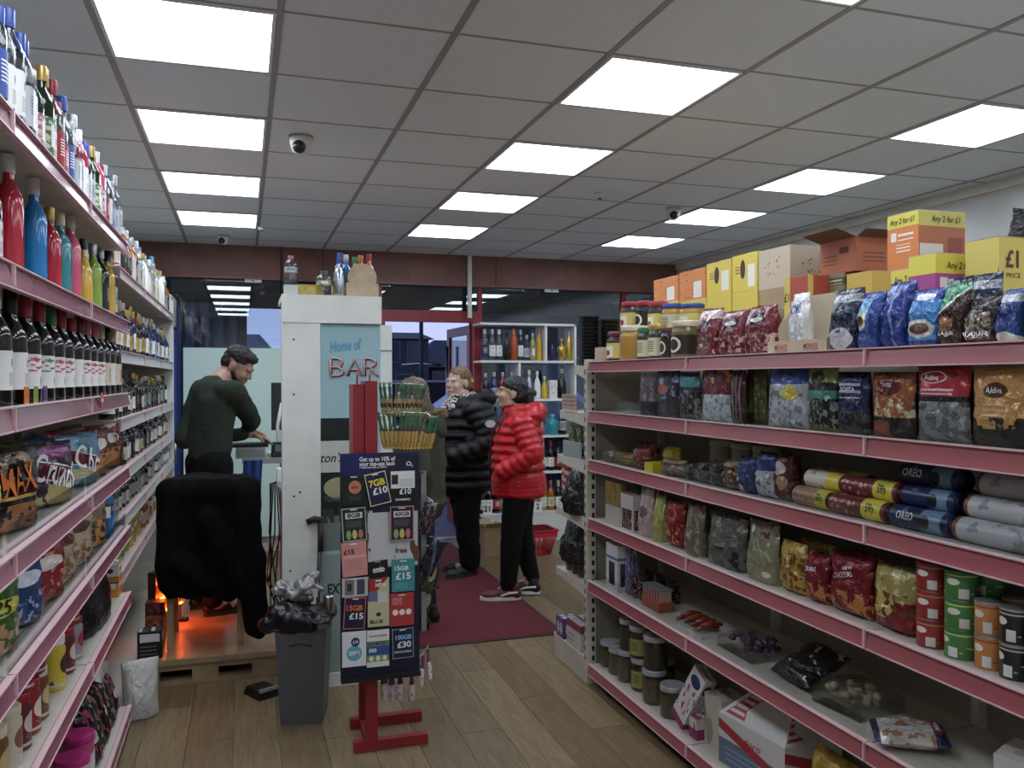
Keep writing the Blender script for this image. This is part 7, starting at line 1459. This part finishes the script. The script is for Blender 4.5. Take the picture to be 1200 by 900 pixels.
hp_ = lambda x, y, z: Vector(hc)+R @ (Vector((x, y, z))*.98)
hr_ = blob('hair', [('ell', hp_(0, .017, .048), (.086, .103, .084), R), ('ell', hp_(0, .05, -.005), (.084, .069, .081), R), ('ell', hp_(0, .125, .01), (.045, .042, .045)), ('ell', hp_(.01, .14, -.04), (.036, .032, .05)), ('ell', hp_(-.01, .15, .02), (.03, .03, .03)), ('cap', hp_(0, .14, -.04), hp_(0, .15, -.11), .034, .016)], .008, m_hb, wr_, 2, .007, 30)

# ---------------------------------------------------------------- woman in the long black coat
th = math.atan2(-.965, .11)
wb_ = thing('person', 'woman in a bulky black coat and patterned scarf with fair hair tied back', 'person', (1.70, 6.62, .0073), th)
sk2 = skinmat('skin_fair', (200, 166, 148)); hc = (0, -.035, 1.557); R = rot3(.45, -.04, 0)
body = blob('body', head_prims(hc, R, 1.07)+[('cap', (0, .0, 1.49), (0, .03, 1.38), .05, .062), ('cap', (0, .03, 1.3), (0, .02, .98), .13, .125), ('ell', (0, .03, .9), (.15, .12, .1))]+limb([(.09, .02, .88), (.1, .0, .48), (.1, .02, .09)], [.085, .052, .036])+limb([(-.09, .02, .88), (-.1, .05, .48), (-.1, .09, .09)], [.085, .052, .036])+[('cap', (.1, .02, .06), (.1, -.08, .04), .035, .03), ('cap', (-.1, .09, .06), (-.1, -.01, .04), .035, .03)]
            + limb([(.15, .03, 1.34), (.24, .08, 1.1), (.16, .0, 1.0)], [.048, .038, .03])+limb([(-.15, .03, 1.34), (-.24, .08, 1.1), (-.16, .0, 1.0)], [.048, .038, .03])+hand_prims((.16, .0, 1.0), (-.5, -.7, -.5), (-1, .2, 0), .9, .5, -1)+hand_prims((-.16, .0, 1.0), (.5, -.7, -.5), (1, .2, 0), .9, .5, 1), .0062, sk2, wb_, 2)
face_bits(body, hc, R, 1.07, (96, 70, 50), (164, 96, 90))
m_bc = mat('coat_black_puffer', (10, 10, 12), .55, spec=.35, bump=.15, bscale=30)
pr = []
for z, rx, ry, y0 in ((.74, .205, .205, .02), (.82, .218, .215, .015), (.90, .225, .22, .01), (.98, .228, .222, .005), (1.06, .226, .22, .004), (1.14, .222, .21, .008), (1.22, .215, .195, .014), (1.30, .20, .17, .022), (1.37, .165, .14, .03)): pr.append(('ell', (0, y0, z), (rx, ry, .075)))
pr += [('cap', (0, .01, .78), (0, .025, 1.3), .18, .14)]
for s in (-1, 1): pr += puff([(s*.19, .03, 1.345), (s*.27, .10, 1.10), (s*.20, -.11, .985)], .092, .08, 8)
for a in range(10):
    t_ = 2*PI*a/10; pr.append(('ell', (.105*math.cos(t_), .04+.09*math.sin(t_), 1.42+.035*math.sin(t_)), (.046, .046, .05)))
pr += [('ell', (0, .14, 1.43), (.12, .065, .085))]
jk = blob('puffer_coat', pr, .0095, m_bc, wb_, 5, .005, 16)
jk.scale = (1.18, 1.42, 1.0)
MB().lathe([(.03, 0), (.03, .006)], 16, M=Matrix.Rotation(PI/2, 3, 'Y'), c=(.325, .06, 1.24)).build('sleeve_badge', mat('badge_pale', (196, 196, 196), .4), jk)
sc = mat('scarf_stripe', (24, 24, 26), .9); t_ = sc.node_tree; wv = t_.nodes.new('ShaderNodeTexWave'); wv.inputs['Scale'].default_value = 14; wv.inputs['Distortion'].default_value = 9; wv.inputs['Detail Scale'].default_value = 2.5
rp_ = t_.nodes.new('ShaderNodeValToRGB'); rp_.color_ramp.elements[0].position = .48; rp_.color_ramp.elements[1].position = .55; rp_.color_ramp.elements[0].color = lin((22, 22, 24)); rp_.color_ramp.elements[1].color = lin((206, 200, 192))
tcn = t_.nodes.new('ShaderNodeTexCoord'); t_.links.new(tcn.outputs['Object'], wv.inputs['Vector']); t_.links.new(wv.outputs['Color'], rp_.inputs[0]); t_.links.new(rp_.outputs[0], t_.nodes['Principled BSDF'].inputs['Base Color'])
pr = []
for a in range(12):
    q = 2*PI*a/12; pr.append(('ell', (.078*math.cos(q), .01+.085*math.sin(q), 1.435+.012*math.sin(q*2)), (.036, .036, .042)))
pr += [('cap', (.02, -.10, 1.42), (.05, -.17, 1.34), .045, .05), ('cap', (.06, -.09, 1.43), (.10, -.13, 1.36), .04, .03)]
blob('scarf', pr, .008, sc, wb_, 2, .008, 24)
blob('trousers', limb([(.09, .02, .86), (.102, .0, .48), (.1, .02, .1)], [.115, .085, .07])+limb([(-.09, .02, .86), (-.102, .05, .48), (-.1, .09, .1)], [.115, .085, .07])+[('ell', (0, .025, .86), (.17, .14, .1))], .01, mat('trousers_black', (9, 9, 11), .85, spec=.2), wb_, 3, .008, 9).scale = (1.06, 1.22, 1)
for c, yw in (((.1, -.02, 0), .15), ((-.1, .05, 0), -.2)): shoe('shoe', wb_, c, yw, upper=mat('shoe_dark_green', (34, 38, 36), .5), sole=mat('shoe_sole_dark', (40, 42, 42), .6))
m_hf = mat('hair_fair', (126, 96, 62), .5, bump=.5, bscale=60, vary=.3)
hp_ = lambda x, y, z: Vector(hc)+R @ (Vector((x, y, z))*1.07)
blob('hair', [('ell', hp_(0, .021, .049), (.087, .105, .086), R), ('ell', hp_(0, .05, -.005), (.085, .07, .08), R), ('ell', hp_(0, .13, .02), (.042, .038, .045)), ('ell', hp_(0.01, .135, -.03), (.03, .028, .04))], .008, m_hf, wb_, 2, .005, 34)
MB().tube([hp_(.045, .115, .02), hp_(0, .118, .06), hp_(-.045, .115, .02), hp_(0, .112, -.025), hp_(.045, .115, .02)], .009, 6).build('hair_tie', mat('tie_pale', (196, 176, 110), .6), wb_)

# ---------------------------------------------------------------- man at the till
th = math.radians(113); mp = Vector((-.15, 5.62, PZ-.0015))
mn = thing('person', 'bearded man in a dark green jumper bowing over the till keyboard', 'person', mp, th)
Mi = Matrix.Rotation(-th, 3, 'Z')
L_ = lambda px, py, Y: Mi @ (on_y(px, py, Y)-mp)
sk3 = skinmat('skin_tan', (176, 138, 116))
hc = L_(279, 433, 5.66); hc = Vector((hc.x, hc.y, 1.545)); R = rot3(-.72, .55, 0)
nk = Vector((-.02, .02, 1.43))
rs, re, rh = Vector((-.185, -.02, 1.385)), L_(295, 492, 5.74), L_(291, 503, 5.87)
ls, le, lh = Vector((.185, .04, 1.385)), L_(217, 515, 5.70), Vector((.10, -.25, 1.10))
hn = lambda w, s: hand_prims(w, (.15*s, -.9, -.31), (0, .5, -1), 1.0, .4, s)
body = blob('body', head_prims(hc, R, 1.02)+[('cap', hc+R @ Vector((0, .03, -.05)), nk, .056, .062), ('cap', (0, .02, 1.33), (0, .06, 1.0), .13, .12), ('ell', (0, .06, .93), (.15, .11, .11))]+limb([(.09, .06, .92), (.11, .05, .5), (.11, .09, .09)], [.085, .055, .04])+limb([(-.09, .06, .92), (-.11, .03, .5), (-.11, .08, .09)], [.085, .055, .04])+[('cap', (.11, .09, .06), (.12, -.06, .04), .04, .035), ('cap', (-.11, .08, .06), (-.12, -.07, .04), .04, .035)]
            + limb([rs, re, rh], [.05, .04, .028])+limb([ls, le, lh], [.05, .04, .028])+hn(rh, 1)+hn(lh, -1), .0062, sk3, mn, 2)
face_bits(body, hc, R, 1.02, (26, 20, 18), (140, 84, 76))
m_sw = mat('jumper_green', (50, 58, 49), .95, bump=.3, bscale=50, spec=.2)
pr = [('ell', (0, .03+.03*k/9, 1.31-.04*k), (.192-.003*k, .126-.0005*k, .12)) for k in range(8)]+[('ell', (0, .06, .97), (.172, .126, .08)), ('cap', (0, .03, 1.36), (0, .06, .98), .13, .13), ('cap', (-.15, .01, 1.385), (.15, .03, 1.385), .072, .072), ('cap', nk, (0, .02, 1.38), .066, .09)]
wrist = rh+(re-rh)*.12
pr += limb([rs, re, wrist], [.075, .062, .043])+limb([ls, le, lh+(le-lh)*.12], [.075, .062, .043])
blob('jumper', pr, .009, m_sw, mn, 5, .009, 7, 2)
blob('trousers', limb([(.09, .06, .93), (.112, .05, .5), (.11, .09, .1)], [.115, .082, .062])+limb([(-.09, .06, .93), (-.112, .03, .5), (-.11, .08, .1)], [.115, .082, .062])+[('ell', (0, .06, .94), (.172, .128, .1))], .01, mat('trousers_charcoal', (11, 11, 13), .85, spec=.2), mn, 3, .008, 9)
for c, yw in (((.115, .03, 0), .1), ((-.115, .02, 0), -.1)): shoe('shoe', mn, c, yw, upper=mat('shoe_black', (20, 20, 22), .4), sole=mat('shoe_sole_dark', (40, 42, 42), .6))
hp_ = lambda x, y, z: Vector(hc)+R @ (Vector((x, y, z))*1.02)
m_hm = mat('hair_man', (24, 19, 17), .55, bump=.6, bscale=70)
blob('hair', [('ell', hp_(0, .018, .058), (.084, .096, .074), R), ('ell', hp_(0, .055, .01), (.077, .062, .07), R), ('ell', hp_(0, -.045, .084), (.062, .046, .034), R)], .008, m_hm, mn, 2, .008, 36)
blob('beard', [('ell', hp_(0, -.052, -.088), (.042, .040, .034), R), ('cap', hp_(.058, -.012, -.045), hp_(.03, -.055, -.085), .018, .024), ('cap', hp_(-.058, -.012, -.045), hp_(-.03, -.055, -.085), .018, .024), ('cap', hp_(-.018, -.092, -.048), hp_(.018, -.092, -.048), .006, .006)], .007, m_hm, mn, 2, .003, 40)

# ---------------------------------------------------------------- person in olive parka behind the stand
th = math.atan2(-.9, -.42)
pp = thing('person', 'fair haired person in an olive parka with fur collar behind the card stand', 'person', (1.06, 5.32, .0073), th)
hc = (0, -.03, 1.475); R = rot3(0, .05, 0)
body = blob('body', head_prims(hc, R, .98)+[('cap', (0, .0, 1.41), (0, .03, 1.30), .05, .06), ('cap', (0, .03, 1.23), (0, .02, .95), .12, .11), ('ell', (0, .03, .86), (.14, .11, .1))]+limb([(.08, .02, .84), (.09, .0, .46), (.09, .03, .09)], [.08, .05, .035])+limb([(-.08, .02, .84), (-.09, .02, .46), (-.09, .06, .09)], [.08, .05, .035])+[('cap', (.09, .03, .06), (.09, -.07, .04), .034, .03), ('cap', (-.09, .06, .06), (-.09, -.04, .04), .034, .03)]
            + limb([(.14, .03, 1.26), (.2, .07, 1.02), (.15, -.1, .92)], [.046, .037, .028])+limb([(-.14, .03, 1.26), (-.2, .07, 1.02), (-.15, -.1, .92)], [.046, .037, .028])+hand_prims((.15, -.1, .92), (-.3, -1, -.3), (-1, .2, 0), .9, .5, -1)+hand_prims((-.15, -.1, .92), (.3, -1, -.3), (1, .2, 0), .9, .5, 1), .007, sk2, pp, 2)
face_bits(body, hc, R, .98)
m_pk = mat('parka_olive', (62, 60, 46), .85, bump=.25, bscale=30)
pr = [('ell', (0, .03, 1.22), (.20, .15, .14)), ('cap', (0, .02, 1.2), (0, .02, .82), .165, .175), ('ell', (0, .02, .80), (.20, .185, .08)), ('cap', (-.14, .03, 1.28), (.14, .03, 1.28), .075, .075), ('cap', (0, .03, 1.36), (0, .03, 1.25), .10, .12)]
for s in (-1, 1): pr += limb([(s*.17, .03, 1.27), (s*.235, .08, 1.02), (s*.18, -.07, .93)], [.085, .075, .06])
blob('parka', pr, .010, m_pk, pp, 3, .009, 9, 4)
m_fur = mat('fur_trim', (150, 126, 92), .95, bump=1.0, bscale=80, vary=.5)
hp_ = lambda x, y, z: Vector(hc)+R @ (Vector((x, y, z))*.98)
blob('hair', [('ell', hp_(0, .017, .048), (.084, .099, .082), R), ('ell', hp_(0, .05, -.01), (.082, .07, .085), R), ('ell', hp_(0, .075, -.06), (.07, .05, .06), R)], .008, mat('hair_light_brown', (120, 100, 78), .6, bump=.6, bscale=60, vary=.4), pp, 2, .008, 34)
ring = lambda a: Vector((.125*math.cos(a), .055+.10*math.sin(a), 1.335+.035*math.sin(a)))
blob('hood', [('ell', (0, .14, 1.28), (.12, .06, .10))], .009, m_pk, pp, 3, .008, 12)
pr = [('ell', ring(2*PI*a/14), (.038, .036, .036)) for a in range(14)]
fur = blob('fur_collar', pr, .009, m_fur, pp, 1, .014, 40)
# tufts of fur as real strands
q_ = random.Random(3); b = MB()
for i in range(700):
    a = q_.uniform(0, 2*PI); c = ring(a); d = Vector((math.cos(a)+q_.uniform(-.8, .8), math.sin(a)+q_.uniform(-.8, .8), q_.uniform(-.8, 1.0))).normalized()
    e = c+d*q_.uniform(.045, .075); sd_ = d.cross(Vector((.3, .5, .8))).normalized()*.0022; s0 = c+d*.02
    b.add([s0-sd_, s0+sd_, e], [(0, 1, 2)])
o = b.build('fur_strands', m_fur, pp); o['kind'] = 'stuff'
blob('trousers', limb([(.085, .02, .86), (.092, .0, .46), (.09, .03, .1)], [.1, .07, .055])+limb([(-.085, .02, .86), (-.092, .02, .46), (-.09, .06, .1)], [.1, .07, .055])+[('ell', (0, .025, .86), (.155, .125, .1))], .01, mat('jeans_dark', (26, 28, 36), .8), pp, 3, .006, 10)
for c, yw in (((.09, -.015, 0), .1), ((-.09, .015, 0), -.1)): shoe('shoe', pp, c, yw, upper=mat('boot_dark', (36, 32, 30), .5), sole=mat('shoe_sole_dark', (40, 42, 42), .6))
# ================================================================== street outside
m_pave = mat('pavement_grey', (116, 118, 124), .8, vary=.15, bscale=3); m_road = mat('road_asphalt', (46, 48, 54), .85, vary=.15, bscale=3)
gr = struct(MB().bx(-30, 40, 8.26, 60, -.3, -.06).build('ground', m_road)); 
pv = struct(MB().bx(-30, 40, 8.24, 10.4, -.2, -.025).build('pavement', m_pave))
kb_ = MB().bx(-30, 40, 10.4, 10.52, -.2, -.02).build('kerb', mat('kerb_stone', (140, 140, 142), .8), pv)
def house(name, label, x, y, w, d, h, ridge, wall, roof, rz=0, wins=(), hip=False):
    t = thing(name, label, 'building', (x, y, -.06), rz)
    MB().bx(-w/2, w/2, -d/2, d/2, 0, h).build('wall', wall, t)
    b = MB(); e = .25
    b.add([(-w/2-e, -d/2-e, h), (w/2+e, -d/2-e, h), (w/2+e, d/2+e, h), (-w/2-e, d/2+e, h), (-w/2-e+(w*.3 if hip else 0), 0, h+ridge), (w/2+e-(w*.3 if hip else 0), 0, h+ridge)], [(0, 1, 5, 4), (2, 3, 4, 5), (3, 0, 4), (1, 2, 5), (3, 2, 1, 0)])
    b.build('roof', roof, t)
    if w > 5: MB().bx(w*.25, w*.25+.7, -.35, .35, h+ridge*.5, h+ridge+.7).build('chimney', wall, t)
    for (wx, wz_, ww, wh) in wins:
        f = MB().bx(wx-ww/2, wx+ww/2, -d/2-.06, -d/2+.02, wz_, wz_+wh).build('window', mat('far_frame', (84, 88, 100), .6), t); MB().bx(wx-ww/2+.06, wx+ww/2-.06, -d/2-.07, -d/2-.055, wz_+.06, wz_+wh-.06).build('pane', mat('far_pane', (40, 44, 56), .2), f)
    return t
br = mat('far_brick', (36, 34, 36), .9, vary=.15, bscale=2); rend = mat('far_render', (64, 68, 78), .9, vary=.1, bscale=2); slate = mat('far_slate', (44, 48, 58), .7, vary=.1, bscale=2)
house('terraced_house', 'dark brick house with slate roof across the street beyond the open door', 12.6, 50, 6.5, 8, 2.3, 1.7, br, slate, .0, [(-2, .9, 1.1, 1.2), (0, .9, 1.1, 1.2), (2, .9, 1.1, 1.2)], True)
house('terraced_house', 'grey rendered house standing across the street beside the brick one', 7.4, 44, 2.6, 7, 3.6, .5, rend, slate, 0, [(-.5, 2.4, .8, 1.1), (.6, 2.4, .8, 1.1), (.1, .6, .9, 1.3)])
house('bungalow', 'low pale bungalow across the street seen above the mint board', -.2, 50, 4.2, 7, 2.5, 1.7, rend, mat('far_roof_blue', (84, 92, 112), .7), 0, [(-1.2, .9, 1.1, 1.0), (.8, .9, 1.1, 1.0)], True)
house('terraced_house', 'tall dark house across the street behind the white bookcase', 8.3, 18.6, 5.4, 5, 6.0, 2.2, br, slate, 0, [(-2, 3.4, 1.0, 1.3), (.5, 3.4, 1.0, 1.3), (-2, .8, 1.0, 1.3), (.5, .8, 1.0, 1.3)])
gw = thing('garden_wall', 'low dark garden wall across the street beyond the open door', 'wall', (7, 34, -.06)); MB().bx(-9, 9, -.15, .15, 0, 1.5).build('brickwork', br, gw); MB().bx(-9, 9, -.2, .2, 1.5, 1.6).build('coping', mat('kerb_stone', (140, 140, 142), .8), gw)
# dark canopy added over the pavement to block sky and darken the upper glass
cn_ = thing('added_canopy', 'dark canopy added over the pavement to darken the upper shop window', 'canopy', (1.7, 8.92, 2.54)); MB().bx(-2.7, 2.74, -.80, .75, .007, .06).build('canopy_sheet', mat('canopy_dark', (36, 38, 44), .8), cn_); MB().bx(-2.8, 2.85, .75, .80, -.16, .10).build('canopy_valance', mat('canopy_dark', (36, 38, 44), .8), cn_)
for sx in (-2.7, 2.75): MB().bx(sx, sx+.05, -.66, .75, -.10, 0).build('canopy_arm', m_black, cn_)
# corrugated blue-grey shutter panel outside, left part of the window
cs = thing('corrugated_screen', 'blue grey corrugated metal screen outside the window by the blue cabinet', 'screen', (-.42, 9.6, -.026)); m_cor = mat('corrugated_blue', (70, 84, 112), .5, .2)
n = 36; b = MB(); b.grid(lambda u, v: (-.9+1.28*u, .03*math.sin(u*n*.5*PI), 2.45*v), n*3, 1); b.build('metal_sheet', m_cor, cs)
for zz in (.3, 2.2): MB().bx(-.9, .38, .035, .07, zz, zz+.05).build('screen_rail', m_cor, cs)
MB().bx(.38, .46, -.04, .06, 0, 2.5).build('screen_post', mat('post_navy', (30, 36, 60), .6), cs)
# tree
tg = thing('street_tree', 'bare dark tree across the street above the low bungalow', 'tree', (3.9, 44.5, -.06)); b = MB(); b.tube([(0, 0, 0), (.05, 0, 1.6), (0, 0, 2.6)], [.16, .12, .08], 8); tr_ = b.build('trunk', mat('bark_dark', (40, 38, 40), .9), tg)
b = MB(); q_ = random.Random(8)
for i in range(46):
    a = q_.uniform(0, 2*PI); e = q_.uniform(.3, 1.3); L = q_.uniform(.6, 1.4); s0 = Vector((0, 0, q_.uniform(1.7, 2.6))); d = Vector((math.cos(a)*math.cos(e), math.sin(a)*math.cos(e), math.sin(e))); m_ = s0+d*L*.6; b.tube([s0, m_, m_+(d+Vector((q_.uniform(-.6, .6), q_.uniform(-.6, .6), .3))).normalized()*L*.5], [.03, .018, .006], 5)
b.build('branches', mat('bark_dark', (40, 38, 40), .9), tg)
# lamp post
lp = thing('lamp_post', 'slim dark lamp post on the far pavement seen through the door', 'lamp post', (3.62, 17.6, -.06)); MB().tube([(0, 0, 0), (0, 0, 3.6)], [.06, .04], 8).build('post', m_black, lp); MB().tube([(-.42, 0, 1.95), (0, 0, 1.98), (.42, 0, 1.95)], .03, 6).build('sign_bar', m_chrome, lp)
# parked car, pale blue in the dusk
def car(x, y, rz, label, body):
    t = thing('parked_car', label, 'car', (x, y, -.06), rz)
    prof = [(-2.05, .28), (-2.1, .62), (-1.95, .82), (-1.1, .95), (-.35, 1.42), (.95, 1.45), (1.7, .98), (2.05, .9), (2.1, .3)]
    def slab(w, pf, nm, m, par):
        b = MB(); n = len(pf); vs = [(px_, -w, pz) for px_, pz in pf]+[(px_, w, pz) for px_, pz in pf]
        b.add(vs, [tuple(range(n)), tuple(range(2*n-1, n-1, -1))]+[(i, n+i, n+(i+1) % n, (i+1) % n) for i in range(n)]); return b.build(nm, m, par)
    slab(.85, prof, 'car_body', body, t)
    gl_ = mat('car_glass', (60, 72, 92), .05, coat=.5)
    slab(.855, [(-.95, .98), (-.32, 1.36), (.2, 1.38), (.2, .98)], 'side_window', gl_, t); slab(.855, [(.26, .98), (.26, 1.38), (.9, 1.39), (1.45, .98)], 'side_window', gl_, t)
    b = MB(); b.add([(-1.08, -.72, .975), (-1.08, .72, .975), (-.40, .66, 1.42), (-.40, -.66, 1.42)], [(0, 1, 2, 3)]); o = b.build('windscreen', mat('car_screen', (150, 168, 200), .1, coat=.5), t); o.location = (-.012, 0, .012)
    for wx in (-1.3, 1.3):
        for s in (-1, 1):
            w_ = MB().lathe([(.30, -.1), (.32, -.06), (.32, .06), (.30, .1)], 20, M=Matrix.Rotation(PI/2, 3, 'X'), c=(wx, s*.78, .32)).build('wheel', m_black, t); MB().lathe([(.19, -.105), (.19, .105)], 14, M=Matrix.Rotation(PI/2, 3, 'X'), c=(wx, s*.78, .32)).build('hub_cap', m_chrome, w_)
    for s in (-1, 1): MB().box((-2.05, s*.6, .66), (.08, .3, .12)).build('headlamp', mat('lamp_glass', (200, 206, 214), .1), t)
    MB().box((-2.1, 0, .42), (.04, .5, .11)).build('number_plate', m_white, t)
    return t
car(3.7, 12.4, .3, 'pale blue car parked at the kerb outside the open door', mat('car_paleblue', (120, 140, 178), .25, coat=.6))
car(9.4, 14.2, .0, 'dark car parked behind the pale one', mat('car_dark', (40, 44, 54), .25, coat=.6))
